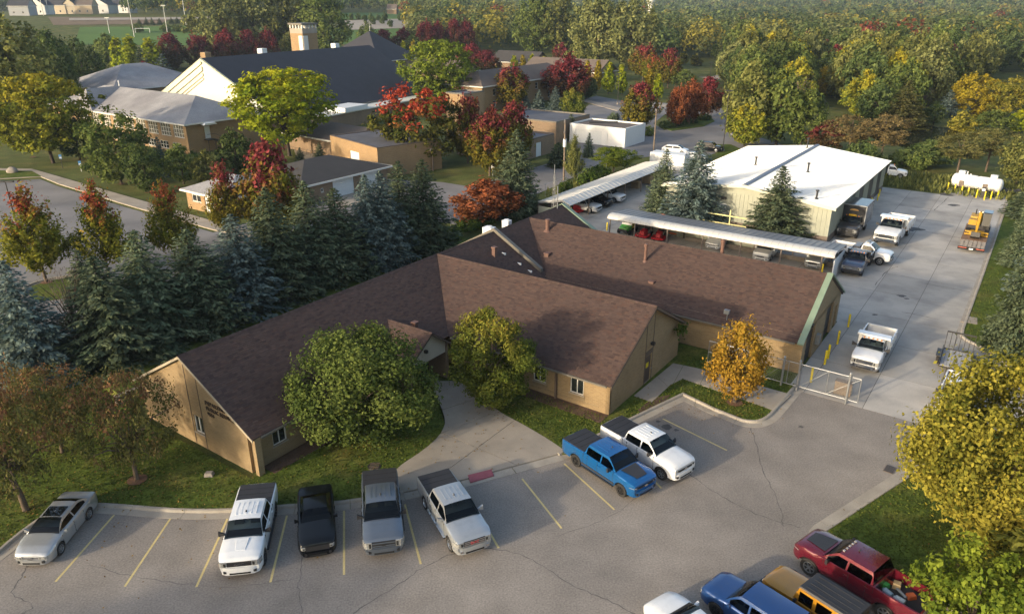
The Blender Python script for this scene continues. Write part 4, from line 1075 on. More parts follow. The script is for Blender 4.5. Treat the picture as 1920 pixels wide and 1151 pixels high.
m = MB(); m.box(0, .08, 0, 31, 0, 2.1); m.box(0.08, 4.0, 30.9, 31, 0, 2.2); m.build('back_wall', BROWNBAND, c1)
m = MB(); m.extr([(0.0, -.03, 2.1), (3.6, -.03, 2.8), (4.8, -.03, 2.3), (4.8, -.03, 2.12), (3.6, -.03, 2.6), (0, -.03, 1.92)], (0, .06, 0)); m.build('end_trim', GALV, c1)
m = MB(); m.box(0.1, 2.6, .02, .1, .1, 1.6); m.build('end_panel', BEIGEM, c1)

# far suburban row under construction at the top left
rr = random.Random(21)
HB = [pbr('far_siding_%s' % n, c, rough=0.7, var=0.06) for n, c in (('white', (0.62, 0.62, 0.60)), ('sand', (0.50, 0.42, 0.30)), ('grey', (0.36, 0.37, 0.38)), ('raw', (0.52, 0.40, 0.26)))]
for i, (x, y, w_, c, roofc, lab) in enumerate([(36, 30, 34, 2, 'charcoal_shingle', 'grey far house at the left end of the building site row'), (72, 28, 30, 0, 'charcoal_shingle', 'pale far house behind the first light poles'), (108, 27, 34, 1, 'charcoal_shingle', 'sand coloured far house left of the unfinished frame'), (132, 27, 24, 1, 'black_brown_shingle', 'narrow sand gabled far house in the middle of the row'), (158, 27, 30, 3, 'brown_shingle', 'unfinished far house with bare timber walls'), (188, 26, 36, 0, 'charcoal_shingle', 'wide white far house with black roof'), (226, 25, 34, 0, 'charcoal_shingle', 'white gabled far house at the right end of the row')]):
    p = GT(x, y); sc_ = math.hypot(p.x, p.y) / 1498
    w2 = w_ * sc_ * .9
    house('far_house', lab, (p.x - w2 / 2, p.y), R(rr.uniform(-8, 8)), w2, w2 * .9, 4.6 * 1.0 + 1.2, 10.5, 'gable', 'y' if i % 2 else 'x', HB[c], roofc, .4, z0=p.z, wins=[('S', w2 * .25 - .6, w2 * .25 + .6, 1.2, 2.6, 2, 1), ('S', w2 * .7 - .6, w2 * .7 + .6, 1.2, 2.6, 2, 1)], group='far houses on the building site')
for x, y, w_, lab in ((962 - 165, 27, 30, 'small far brown house beyond the meadow'), (735, 27, 22, 'tiny far house left of the brown one beyond the meadow')):
    p = GT(x, y); w2 = w_ * math.hypot(p.x, p.y) / 1498 * .8
    house('far_house', lab, (p.x - w2 / 2, p.y), R(5), w2, w2 * .8, 4, 8, 'gable', 'x', 'brown_brick', 'brown_shingle', .4, z0=p.z)
# water tower
p = GT(1216, 70); p = Vector((p.x * 620 / p.y, 620, 0)); p.z = terr(p.x, p.y)
wt = thing('water_tower', 'white water tower standing above the far woods', 'tower', p)
m = MB(); m.lathe([(2.6, 0), (2.0, 4), (1.7, 14), (1.7, 22), (2.6, 25), (4.6, 27.5), (5.2, 30.5), (4.6, 33.5), (2.8, 35.6), (0.01, 36.5)], 20); m.build('tank', WHITEM, wt, smooth=60)
m = MB(); m.lathe([(2.75, 12), (2.75, 13), (1.72, 13)], 20); m.build('gallery', GALV, wt)
# ------------------------------------------------------------------ vehicles
TYRE = pbr('tyre_rubber', (0.022, 0.021, 0.020), rough=0.85, var=0.15)
RIMS = pbr('alloy_silver', (0.55, 0.56, 0.57), rough=0.3, var=0.05, metal=0.9)
RIMB = pbr('alloy_black', (0.03, 0.03, 0.032), rough=0.35, var=0.05, metal=0.4)
CGLASS = pbr('car_glass', (0.006, 0.008, 0.009), rough=.03, var=0, spec=.5)
WSCREEN = pbr('windscreen_glass', (0.010, 0.016, 0.018), rough=.03, var=.5, scale=2.2, spec=.42)
LAMP = pbr('lamp_lens', (0.30, 0.30, 0.285), rough=0.12, var=0.5, scale=9, coat=1.0)
AMBER = pbr('amber_lens', (0.55, 0.20, 0.03), rough=0.15, var=0.1)
REDL = pbr('red_lens', (0.45, 0.015, 0.02), rough=0.12, var=0.15, scale=8, coat=1.0)
CHROME = pbr('chrome', (0.66, 0.66, 0.66), rough=0.14, var=0.0, metal=1.0)
UNDER = pbr('underbody', (0.014, 0.014, 0.014), rough=0.9, var=0.0)
TONN = pbr('bed_cover_vinyl', (0.030, 0.030, 0.034), rough=0.55, var=0.18, scale=1.5)
BEDLINE = pbr('bed_liner', (0.035, 0.034, 0.034), rough=0.8, var=0.25, scale=3)
PAINTS = {k: paint('paint_' + k, c, r, mt) for k, c, r, mt in (
    ('white', (0.76, 0.77, 0.77), .3, 0), ('silver', (0.46, 0.48, 0.49), .3, .55), ('champagne', (0.46, 0.47, 0.47), .3, .55), ('black', (0.012, 0.013, 0.016), .22, 0),
    ('graphite', (0.14, 0.165, 0.20), .3, .5), ('blue', (0.006, 0.115, 0.34), .25, .35), ('navy', (0.018, 0.028, 0.065), .35, 0), ('red', (0.125, 0.008, 0.020), .25, .3),
    ('amber', (0.45, 0.21, 0.012), .3, .3), ('dull_white', (0.60, 0.60, 0.58), .4, 0), ('royal', (0.016, 0.06, 0.20), .28, .35), ('black_worn', (0.025, 0.025, 0.026), .45, 0))}

PAINTS['black'] = pbr('gloss_black', (.005, .006, .008), rough=.2, var=0, coat=.15, spec=.3)
WHEELS = {}
def wheel_mesh(r, w, rimm, sp=6):
    k = (round(r, 3), round(w, 3), rimm.name, sp)
    if k in WHEELS: return WHEELS[k]
    M = Matrix.Rotation(R(90), 4, 'X')
    t = MB(); t.lathe([(r * .62, -w * .42), (r * .90, -w * .5), (r * .985, -w * .42), (r, -w * .2), (r, w * .2), (r * .985, w * .42), (r * .90, w * .5), (r * .62, w * .42), (r * .60, 0), (r * .62, -w * .42)], 24, M=M)
    g = MB()
    for s in (1, -1):
        g.lathe([(r * .64, s * w * .44), (r * .58, s * w * .46), (r * .55, s * w * .30)], 24, 0, M); g.lathe([(r * .56, s * w * .24), (.001, s * w * .24)], 24, 1, M); g.lathe([(r * .15, s * w * .42), (.001, s * w * .44)], 12, 0, M); g.lathe([(r * .15, s * w * .25), (r * .15, s * w * .42)], 12, 0, M)
        for i in range(sp):
            a = 2 * math.pi * i / sp; c, q = math.cos(a), math.sin(a); h = r * .075
            def P(rad, off, yy): return (rad * c - off * q, yy, rad * q + off * c)
            y0, y1 = -s * w * .27, -s * w * .41
            g.hexa([P(r * .1, -h, y0), P(r * .58, -h * .8, y0), P(r * .58, h * .8, y0), P(r * .1, h, y0), P(r * .1, -h, y1), P(r * .58, -h * .8, y1), P(r * .58, h * .8, y1), P(r * .1, h, y1)])
    WHEELS[k] = (t.mesh('tyre', [TYRE], smooth=35), g.mesh('rim', [rimm, UNDER], smooth=35))
    return WHEELS[k]
def add_wheels(root, xs, ty, r, w, rimm, sp=6, dual=()):
    t, g = wheel_mesh(r, w, rimm, sp)
    for x in xs:
        for s in (1, -1):
            o = link('wheel', t, root, (x, s * ty, r)); link('rim', g, o)
            if x in dual: o = link('wheel', t, root, (x, s * (ty - w - .03), r)); link('rim', g, o)

def lerp_pts(pts, x):
    if x <= pts[0][0]: return pts[0][1]
    for a, b in zip(pts, pts[1:]):
        if x <= b[0]:
            return a[1] + (b[1] - a[1]) * (x - a[0]) / max(1e-6, b[0] - a[0])
    return pts[-1][1]

def body_shell(S, root, mat):
    """lofted lower body with wheel arches, nose and tail; S holds the side view"""
    xr, xf, W2 = S['xr'], S['xf'], S['W'] / 2
    axles = S['axles']; ra = S['arch']; wr = S['wr']
    xs = set([xr, xr + .05, xr + .16, xr + .4, xf, xf - .05, xf - .16, xf - .4])
    for x in S['top']: xs.add(x[0])
    for xa in axles:
        for k in range(11): xs.add(xa + ra * math.cos(math.pi * k / 10) * 1.0001)
    xs.update(np.linspace(xr + .5, xf - .5, 9).tolist())
    bed = S.get('bed')
    if bed: xs.update([bed[0], bed[0] + .002, bed[1] - .002, bed[1]])
    xs = sorted(x for x in xs if xr <= x <= xf)
    out = [xs[0]]
    for x in xs[1:]:
        if x - out[-1] > .0015: out.append(x)
    xs = out
    rows = []
    for x in xs:
        zb = S['sill'] + (S.get('nose_up', .1) * max(0, (x - (xf - .35)) / .35) ** 2 + .06 * max(0, ((xr + .35) - x) / .35) ** 2)
        for xa in axles:
            if abs(x - xa) < ra: zb = max(zb, wr * 1.0 + math.sqrt(max(0, ra * ra - (x - xa) ** 2)) - .02)
        df, dr = max(0, 1 - (xf - x) / .42), max(0, 1 - (x - xr) / .35)
        w = W2 * (1 - S.get('taper', .13) * df ** 2 - S.get('rtaper', .07) * dr ** 2)
        zt = lerp_pts(S['top'], x)
        hh = zt - zb
        cr = lerp_pts(S['crown'], x) if 'crown' in S else .05
        fl = S.get('flare', .0) * max([0] + [1 - (abs(x - xa) / (ra * 1.35)) ** 2 for xa in axles])
        tum = S.get('tumble', .95)
        row = [(w * .965 + fl, zb), (w + fl, zb + hh * .30), (w + fl * .6, zb + hh * .62), (w * .99, zb + hh * .86), (w * tum + .01, zt - .012), (w * tum - .05, zt + cr * .35), (w * .5, zt + cr * .9), (0, zt + cr)]
        if bed and bed[0] + .001 <= x <= bed[1] - .001:
            zf = bed[2]; row[5] = (w * tum - .07, zt); row[6] = (w * tum - .09, zf); row[7] = (0, zf)
        rows.append(row)
    m = MB(); v = []; f = []; k = len(rows[0]); n = 2 * k - 1
    for x, row in zip(xs, rows):
        v += [(x, -y, z) for y, z in row] + [(x, y, z) for y, z in row[-2::-1]]
    for i in range(len(xs) - 1):
        for j in range(n - 1): f.append([i * n + j, (i + 1) * n + j, (i + 1) * n + j + 1, i * n + j + 1])
    f.append(list(range(n))); f.append([(len(xs) - 1) * n + j for j in range(n)][::-1])
    m.add(v, f); o = m.build('body', mat, root, smooth=S.get('sm', 32))
    u = MB(); u.box(xr + .12, xf - .14, -W2 + .27, W2 - .27, S['sill'] - .1, S['sill'] + (.35 if bed else .4)); u.build('underbody', UNDER, root)
    return rows

def see_glass(name, tint, refl=1.45):
    m, nt, out = nodes(name)
    fr = nn(nt, 'ShaderNodeFresnel', IOR=refl); gl = nn(nt, 'ShaderNodeBsdfGlossy', Roughness=.02); tr = nt.nodes.new('ShaderNodeBsdfTransparent'); tr.inputs[0].default_value = (*tint, 1)
    mx = nt.nodes.new('ShaderNodeMixShader'); nt.links.new(fr.outputs[0], mx.inputs[0]); nt.links.new(tr.outputs[0], mx.inputs[1]); nt.links.new(gl.outputs[0], mx.inputs[2]); nt.links.new(mx.outputs[0], out.inputs[0])
    return m
WGL = see_glass('clear_car_glass', (.42, .50, .50)); SGL = see_glass('tinted_car_glass', (.10, .115, .12))
SEATM = pbr('seat_cloth', (.10, .095, .09), rough=.9, var=.2); DASH = pbr('dash_plastic', (.022, .022, .024), rough=.7, var=.1)
def cab_block(S, root, mat, wins, roofmat=None, rib=0, k=None):
    """glasshouse lofted along the car; its glazed cells are separate panes over a furnished cabin"""
    xc, xf, xr, xb = S['cab']; zb, zr = S['belt'], S['roof']; wb, wr = S['wb'], S['wrf']; k = S.get('curve', .25) if k is None else k
    side = sorted({xb + (xc - xb) * q for w in wins for q in w} | {xf, xr})
    xs = [xb + (xr - xb) * q / 4 for q in range(4)] + [xr + (xf - xr) * q / 6 for q in range(7)] + [xf + (xc - xf) * q / 5 for q in range(1, 6)]
    for q in side:
        if all(abs(q - v) > .05 for v in xs): xs.append(q)
        else: xs[min(range(len(xs)), key=lambda n: abs(xs[n] - q))] = q
    xs.sort()
    def f(x):
        if x > xf: t = (xc - x) / (xc - xf)
        elif x < xr: t = (x - xb) / max(.02, xr - xb)
        else: return 1.0
        t = min(1, max(0, t)); return t * (1 - k) + math.sin(t * math.pi / 2) * k
    cr = S.get('rcrown', .06); rows = []
    for x in xs:
        h = f(x); mid = (x - xr) / max(.1, xf - xr); zc = zb + (zr - zb) * h; w0 = wb * (1 - (1 - S.get('cowlw', .96)) * max(0, (x - xf) / max(.01, xc - xf)))
        wt = w0 + (wr - w0) * h ** .9; c_ = cr * (1 - .5 * min(1, abs(2 * mid - 1)) ** 2) * min(1, h * 1.5)
        rows.append([(w0, zb - .05), (w0 + (wt - w0) * .88, zb - .03 + (zc - zb - .03) * .86), (wt - .03 * h, zc), (wt * .55, zc + c_ * .85), (0, zc + c_)])
    v = []; n = 9
    for x, row in zip(xs, rows): v += [(x, -y, z) for y, z in row] + [(x, y, z) for y, z in row[-2::-1]]
    cells = {'body': [], 'windscreen': [], 'rear_window': []}; sides = {}
    for a in range(len(xs) - 1):
        xm = (xs[a] + xs[a + 1]) / 2; q = (xm - xb) / (xc - xb)
        wi = next((z for z, w in enumerate(wins) if w[0] <= q <= w[1]), None)
        for j in range(8):
            jj = min(j, 7 - j); face = [a * n + j, (a + 1) * n + j, (a + 1) * n + j + 1, a * n + j + 1]
            if jj == 0 and wi is not None: sides.setdefault((wi, j), []).append(face)
            elif jj >= 2 and xm > xf: cells['windscreen'].append(face)
            elif jj >= 2 and xm < xr and xr - xb > .12: cells['rear_window'].append(face)
            elif jj >= 2 and xm < xr: cells['rear_window'].append(face)
            else: cells['body'].append(face)
    ends = [[q for q in range(n)], [(len(xs) - 1) * n + q for q in range(n)][::-1]]
    def piece(name, faces, mt, par, sm=45):
        used = sorted({i for fc in faces for i in fc}); mp = {o: q for q, o in enumerate(used)}
        return MB().add([v[i] for i in used], [[mp[i] for i in fc] for fc in faces]).build(name, mt, par, smooth=sm)
    m = MB().add(v, cells['body'] + ends)
    if rib:
        for j in range(rib):
            y = -wr * .60 + 1.2 * wr * j / (rib - 1); zc = zr + cr * (1 - abs(y / wr) * .25) * .9; m.box(xr + .30, xf - .35, y - .035, y + .035, zr, zc + .012)
    c = m.build('cab', mat, root, smooth=45)
    piece('windscreen', cells['windscreen'], WGL, root); piece('rear_window', cells['rear_window'], SGL, root)
    for fs in sides.values(): piece('side_window', fs, SGL, root)
    # cabin: dark tub, dashboard and seats
    t = MB(); t.box(xb + .1, xc - .02, -wb + .12, wb - .12, zb - .06, zb + .085 if False else zb - .0); tub = t.build('cabin_floor', DASH, root)
    t = MB(); t.box(xc - .55, xc - .12, -wb + .14, wb - .14, zb, zb + .10); t.build('dashboard', DASH, tub)
    xs_ = [xf - .42] + ([xf - 1.35] if xf - xr > 1.2 else [])
    for x in xs_:
        for s in (1, -1):
            t = MB(); t.hexa([(x - .12, s * .16, zb), (x + .06, s * .16, zb), (x + .06, s * .62, zb), (x - .12, s * .62, zb), (x - .24, s * .22, zb + .33), (x - .10, s * .22, zb + .33), (x - .10, s * .56, zb + .33), (x - .24, s * .56, zb + .33)][::1]); t.build('seat', SEATM, tub)
    return c

def nose(S, root, style):
    """grille, lamps and bumpers"""
    xf, xr, W2 = S['xf'], S['xr'], S['W'] / 2
    zt = lerp_pts(S['top'], xf); zb = S['sill']; fw = W2 * (1 - S.get('taper', .13))
    gz0, gz1 = style.get('gz', (zb + .42, zt - .12)); gw = style.get('gw', .64) * fw
    g = MB(); g.box(xf - .06, xf + .022, -gw, gw, gz0, gz1); go = g.build('grille', style.get('gm', BLACKP), root)
    if style.get('bars'):
        n = style['bars']
        for i in range(n):
            z = gz0 + (gz1 - gz0) * (i + .5) / n; b = MB(); b.box(xf + .02, xf + .045, -gw * .97, gw * .97, z - .028, z + .028); b.build('grille_bar', style.get('bm', CHROME), go)
    if style.get('badge') == 'oval':
        b = MB(); b.extr([(xf + .05, .14 * math.cos(t), (gz0 + gz1) / 2 + .06 * math.sin(t)) for t in np.linspace(0, 2 * math.pi, 15)[:-1]], (.015, 0, 0)); b.build('badge', style.get('bgm', CHROME), go)
    elif style.get('badge'):
        me = text_mesh(style['badge'], .2, .012, 1.1); me.materials.append(style.get('bgm', REDL)); t = link('badge', me, go)
        me.update(); wd = max(v.co.x for v in me.vertices)
        t.location = (xf + .05, -wd / 2, (gz0 + gz1) / 2 - .07); t.rotation_euler = (R(90), 0, R(90))
    lw0, lw1 = gw + .02, fw * 1.02; lz0, lz1 = style.get('lz', (gz0 + .12, gz1))
    for s in (1, -1):
        l = MB(); l.prism([(xf - .05, s * lw0), (xf + .036, s * lw0), (xf + .03, s * (lw1 - .07)), (xf - .03, s * (lw1 + .03)), (xf - .30, s * (lw1 + .125)), (xf - .30, s * (lw1 - .02))], lz0, lz1); ho = l.build('headlight', LAMP, root)
        l = MB(); l.box(xf + .037, xf + .045, s * (lw0 + .03), s * (lw0 + .13), lz0 + .05, lz1 - .05); l.build('projector', UNDER, ho)
        if style.get('amber'):
            l = MB(); l.box(xf - .2, xf - .06, s * (lw1 - .01), s * (lw1 + .045), lz0 + .02, lz1 - .06); l.build('indicator', AMBER, root)
    bz0, bz1 = style.get('bz', (zb - .02, zb + .34))
    bp = MB(); bo = style.get('bo', .09)
    pts = [(xf - .30, -fw - .06), (xf - .05, -fw + .02), (xf + bo * .7, -fw * .72), (xf + bo, -fw * .4), (xf + bo, fw * .4), (xf + bo * .7, fw * .72), (xf - .05, fw - .02), (xf - .30, fw + .06)]
    bp.prism(pts, bz0, bz1); b_ = bp.build('front_bumper', style.get('bumper', BLACKP), root, smooth=50)
    a = MB(); a.box(xf + bo - .03, xf + bo + .012, -fw * .55, fw * .55, bz0 + .04, bz0 + .13); a.build('air_intake', UNDER, b_)
    if style.get('fog', True):
        for s in (1, -1): a = MB(); a.box(xf - .02, xf + .03 + bo * .5, s * fw * .70, s * fw * .86, bz0 + .10, bz0 + .22); a.build('fog_lamp', style.get('fogm', BLACKP), b_)
    # tail
    ztr = lerp_pts(S['top'], xr); rw = W2 * (1 - S.get('rtaper', .07))
    for s in (1, -1):
        l = MB(); tz = style.get('tz', (zb + .45, ztr - .08)); tw = style.get('tw', .17)
        l.hexa([(xr - .015, s * (rw - tw), tz[0]), (xr + .14, s * (rw + .03), tz[0]), (xr + .12, s * (rw - .05), tz[0]), (xr + .03, s * (rw - tw), tz[0])][::-s] + [(xr - .015, s * (rw - tw), tz[1]), (xr + .14, s * (rw + .022), tz[1]), (xr + .12, s * (rw - .05), tz[1]), (xr + .03, s * (rw - tw), tz[1])][::-s]); l.build('tail_light', REDL, root)
    b = MB(); b.prism([(xr + .2, -rw - .02), (xr - .02, -rw + .03), (xr - .09, -rw * .8), (xr - .09, rw * .8), (xr - .02, rw - .03), (xr + .2, rw + .02)], zb + .02, zb + .28); b.build('rear_bumper', style.get('rb', CHROME), root)

def mirrors(S, root, mat, x, z, big=1.0):
    for s in (1, -1):
        m = MB(); y = S['wb'] * .99
        m.hexa([(x - .03, s * y, z - .05), (x + .07, s * y, z - .05), (x + .07, s * (y + .28 * big), z - .10 * big), (x - .05, s * (y + .28 * big), z - .10 * big)][::s] + [(x - .03, s * y, z + .02), (x + .07, s * y, z + .02), (x + .06, s * (y + .28 * big), z + .15 * big), (x - .05, s * (y + .28 * big), z + .15 * big)][::s])
        m.build('side_mirror', mat, root)
def seams(S, root, xs, z0, z1, mat=None):
    W2 = S['W'] / 2
    for x in xs:
        for s in (1, -1):
            m = MB(); m.box(x - .009, x + .009, s * (W2 * .975), s * (W2 + .006 + S.get('flare', 0) * .0), z0, z1); m.build('door_gap', UNDER, root)
def handles(S, root, xs, z, mat):
    for x in xs:
        for s in (1, -1):
            m = MB(); m.box(x - .11, x + .11, s * S['W'] / 2 * .985, s * (S['W'] / 2 + .03), z - .02, z + .025); m.build('door_handle', mat, root)

def pickup(label, pos, head, col, crew=True, cover=True, lift=0.0, rim=RIMS, style=None, group='pickups in the front car park', L=5.85, WB=3.68, wd=2.03, wr=.40, scoop=None, mirror=BLACKP, ribs=5, bedfill=None, flare=.02, handle=None, name='pickup_truck', step=BLACKP, single_bed=False, trimlow=None):
    root = thing(name, label, 'pickup truck', pos, head, group)
    st = dict(bars=3, badge='oval', bm=BLACKP); st.update(style or {})
    fo = .93; xf = WB / 2 + fo; xr = xf - L
    z = lift
    if crew: cab = (xf - 1.42, xf - 2.12, xf - 3.72, xf - 3.92); bed0 = xf - 3.98
    else: cab = (xf - 1.42, xf - 2.05, xf - 2.78, xf - 2.96); bed0 = xf - 3.04
    S = dict(xr=xr, xf=xf, W=wd, wr=wr, axles=(-WB / 2, WB / 2), arch=wr * 1.24, sill=.42 + z, flare=flare,
             top=[(xr, 1.30 + z), (bed0 - .02, 1.32 + z), (cab[0] - .1, 1.28 + z), (xf - .5, 1.23 + z), (xf - .12, 1.16 + z), (xf, 1.06 + z)], crown=[(cab[0] - .3, .02), (cab[0] + .1, .07), (xf - .3, .06), (xf, .02)],
             bed=(xr + .07, bed0, (1.27 if cover else .80) + z), belt=1.30 + z, roof=1.86 + z, wb=wd / 2 * .945, wrf=wd / 2 * .775, cab=cab, rcrown=.07, tumble=.955)
    body_shell(S, root, PAINTS[col])
    cab_block(S, root, PAINTS[col], [(.06, .50), (.535, .90)] if crew else [(.10, .84)], rib=ribs)
    nose(S, root, st)
    mirrors(S, root, mirror, cab[0] - .38, 1.34 + z, 1.05)
    handles(S, root, (cab[0] - 1.25, cab[0] - 2.2) if crew else (cab[0] - 1.1,), 1.08 + z, handle or PAINTS[col])
    seams(S, root, (cab[0] - .12, cab[0] - 1.38, cab[3] + .3) if crew else (cab[0] - .12, cab[3] + .2), .5 + z, 1.27 + z)
    seams(S, root, (bed0 + .02,), .52 + z, 1.28 + z)
    if cover:
        m = MB(); m.box(xr + .03, bed0 - .03, -wd / 2 * .955 + .055, wd / 2 * .955 - .055, 1.285 + z, 1.335 + z); t = m.build('bed_cover', TONN, root)
        for k in range(1, 4):
            x = xr + .03 + (bed0 - xr - .06) * k / 4; m = MB(); m.box(x - .012, x + .012, -wd / 2 * .90, wd / 2 * .90, 1.336 + z, 1.343 + z); m.build('cover_seam', UNDER, t)
    else:
        m = MB(); m.box(xr + .08, bed0 - .01, -wd / 2 + .14, wd / 2 - .14, .802 + z, .815 + z); m.build('bed_floor', BEDLINE, root)
    m = MB()
    for s in (1, -1): b = MB(); b.box(-WB / 2 + wr * 1.4, WB / 2 - wr * 1.4, s * (wd / 2 - .06), s * (wd / 2 + .07), .36 + z, .43 + z); b.build('side_step', step, root)
    if scoop:
        m = MB(); xs_ = xf - .35 if scoop == 'decal' else xf - .5
        zt = lambda x: lerp_pts(S['top'], x) + lerp_pts(S['crown'], x)
        if scoop == 'decal':
            
            nd = 12; q = []
            for i in range(nd + 1):
                x = cab[0] + .06 + (xf - .30 - cab[0] - .06) * i / nd; hw_ = .60 - .2 * i / nd; q += [(x, -hw_, zt(x) + .022), (x, hw_, zt(x) + .022)]
            m.add(q, [[2 * i, 2 * i + 2, 2 * i + 3, 2 * i + 1] for i in range(nd)]); m.build('hood_decal', TONN, root)
        else:
            x0, x1 = cab[0] + .12, xf - .48
            m.hexa([(x0, -.34, zt(x0) - .05), (x1, -.26, zt(x1) - .05), (x1, .26, zt(x1) - .05), (x0, .34, zt(x0) - .05), (x0, -.30, zt(x0) + .035), (x1 - .05, -.22, zt(x1) + .02), (x1 - .05, .22, zt(x1) + .02), (x0, .30, zt(x0) + .035)]); m.build('hood_scoop', TONN if scoop == 'dark' else PAINTS[col], root)
    if trimlow:
        for s in (1, -1):
            m = MB(); m.box(-WB / 2 + wr * 1.3, WB / 2 - wr * 1.3, s * (wd / 2 - .01), s * (wd / 2 + .012), .5 + z, .62 + z); m.build('side_trim', trimlow, root)
    b = MB(); b.tube((cab[1] - .5, -.0, 1.90 + z), (cab[1] - .55, 0, 2.03 + z), .05, .02, n=6); b.build('roof_aerial', BLACKP, root)
    add_wheels(root, (-WB / 2, WB / 2), wd / 2 - .15, wr, .27, rim, 6)
    return root, S

def sedan(label, pos, head, col, kind='sedan', rim=RIMS, style=None, group='cars in the front car park', name='car', L=4.8, WB=2.71, wd=1.86, wr=.33, sunroof=False):
    root = thing(name, label, 'car', pos, head, group)
    fo = .96; xf = WB / 2 + fo; xr = xf - L
    roof, belt = {'sedan': (1.38, .95), 'coupe': (1.34, .95), 'suv': (1.72, 1.10), 'hatch': (1.45, .98), 'van': (1.95, 1.10)}[kind]
    if kind == 'sedan': cab = (xf - 1.18, xf - 2.05, xf - 3.35, xr + .62); top = [(xr, .86), (xr + .1, .99), (xr + .6, 1.02), (xf - 1.2, .98), (xf - .5, .86), (xf - .1, .72), (xf, .62)]
    elif kind == 'coupe': cab = (xf - 1.55, xf - 2.25, xf - 3.25, xr + .72); top = [(xr, .92), (xr + .06, 1.02), (xr + .7, 1.02), (xf - 1.5, .99), (xf - .4, .92), (xf - .06, .84), (xf, .72)]
    elif kind == 'suv': cab = (xf - 1.25, xf - 1.95, xr + .35, xr + .12); top = [(xr, 1.08), (xr + .2, 1.10), (xf - 1.3, 1.12), (xf - .4, 1.05), (xf - .08, .96), (xf, .84)]
    elif kind == 'van': cab = (xf - .95, xf - 1.5, xr + .2, xr + .06); top = [(xr, 1.08), (xr + .2, 1.10), (xf - 1.0, 1.12), (xf - .3, 1.0), (xf - .06, .9), (xf, .78)]
    else: cab = (xf - .95, xf - 1.85, xr + .9, xr + .15); top = [(xr, .95), (xr + .2, 1.0), (xf - 1.0, 1.0), (xf - .4, .86), (xf - .08, .72), (xf, .60)]
    S = dict(xr=xr, xf=xf, W=wd, wr=wr, axles=(-WB / 2, WB / 2), arch=wr * 1.18, sill=.25 if kind in ('sedan', 'coupe', 'hatch') else .36, flare=.015, top=top, crown=[(xr, .01), (xr + .3, .03), (cab[0], .05), (xf - .3, .07), (xf, .05)],
             belt=belt, roof=roof, wb=wd / 2 * .93, wrf=wd / 2 * (.66 if kind in ('sedan', 'coupe') else .76), cab=cab, rcrown=.07, curve=.75 if kind in ('sedan', 'coupe', 'hatch') else .4, tumble=.93, taper=.2 if kind != 'van' else .12, rtaper=.14, nose_up=.06, cowlw=.94, sm=40, rearwin=(.12, .88, .10, .92))
    body_shell(S, root, PAINTS[col])
    cab_block(S, root, PAINTS[col], {'coupe': [(.20, .93)], 'sedan': [(.14, .50), (.53, .92)], 'van': [(.05, .33), (.36, .64), (.67, .93)], 'suv': [(.05, .30), (.33, .62), (.65, .92)], 'hatch': [(.14, .5), (.53, .9)]}[kind])
    st = dict(gz=(.48, .62), gw=.5, lz=(.50, .64), bz=(.2, .46), bumper=PAINTS[col], rb=PAINTS[col], bo=.07, tz=(.68, .88), tw=.4, gm=CHROME) if kind != 'suv' else dict(gz=(.62, .86), gw=.6, lz=(.66, .84), bz=(.3, .6), bumper=PAINTS[col], rb=PAINTS[col], tz=(.75, 1.0))
    st.update(style or {})
    nose(S, root, st)
    mirrors(S, root, PAINTS[col], cab[0] - .35, belt + .04, .75)
    handles(S, root, (cab[0] - 1.2, cab[0] - 2.1) if kind != 'coupe' else (cab[0] - 1.3,), belt - .16, PAINTS[col])
    seams(S, root, (cab[0] - .08, cab[0] - 1.15) + ((cab[0] - 2.05,) if kind != 'coupe' else ()), .32, belt - .04)
    if sunroof:
        m = MB(); m.hexa([(cab[1] - .8, -.47, roof - .0), (cab[1] - .04, -.47, roof - .0), (cab[1] - .04, .47, roof - .0), (cab[1] - .8, .47, roof - .0), (cab[1] - .8, -.47, roof + .078), (cab[1] - .04, -.45, roof + .052), (cab[1] - .04, .45, roof + .052), (cab[1] - .8, .47, roof + .078)]); m.build('sunroof', CGLASS, root)
    add_wheels(root, (-WB / 2, WB / 2), wd / 2 - .12, wr, .23, rim, 7)
    return root, S

def placed(front, rear, side, half):
    """centre and heading from the ground pixels of two wheels on one side ('L' / 'R')"""
    a, b = G(*front), G(*rear); d = (a - b).normalized(); left = Vector((-d.y, d.x, 0))
    c = (a + b) / 2 - left * half * (1 if side == 'L' else -1)
    return c, math.atan2(d.y, d.x)

# --- front car park
c, h = placed((112, 1040), (168, 970), 'L', .8)
sedan('silver four door car with dark glass roof beside the left lawn kerb', c, h, 'champagne', 'sedan', sunroof=True, style=dict(gm=CHROME, gz=(.50, .60), badge='oval'))
WGM = dict(badge='GMC', bgm=CHROME, bm=BLACKP, bars=2, bumper=PAINTS['white'], amber=True, gz=(.80, 1.06), lz=(.80, 1.08), bz=(.36, .76))
c, h = placed((495, 1056), (515, 968), 'L', .88)
pickup('white extended cab pickup with black bed cover and hood bulge', c, h, 'white', rim=RIMB, style=WGM, scoop='body', ribs=5)
a, b = G(598, 1046), G(594, 944); d = (a - b).normalized()
sedan('glossy black coupe between the white and the slate pickups', (a + b) / 2 - d * .08, math.atan2(d.y, d.x), 'black', 'coupe', RIMB, dict(gm=BLACKP, bumper=PAINTS['black'], gz=(.52, .78), gw=.75, lz=(.62, .78)), L=4.78, WB=2.72, wd=1.88)
a, b = G(722, 1050), G(714, 915); d = (a - b).normalized()
FRD = dict(badge='oval', bars=2, bm=PAINTS['graphite'], bumper=PAINTS['graphite'], gz=(.78, 1.10), lz=(.74, 1.10), bz=(.38, .72), bgm=BLACKP)
pickup('slate grey crew cab pickup with black bed cover nosing out beside the black coupe', a - d * 2.86, math.atan2(d.y, d.x), 'graphite', style=FRD, rim=RIMB)
c, h = placed((845, 1029), (801, 955), 'R', .88)
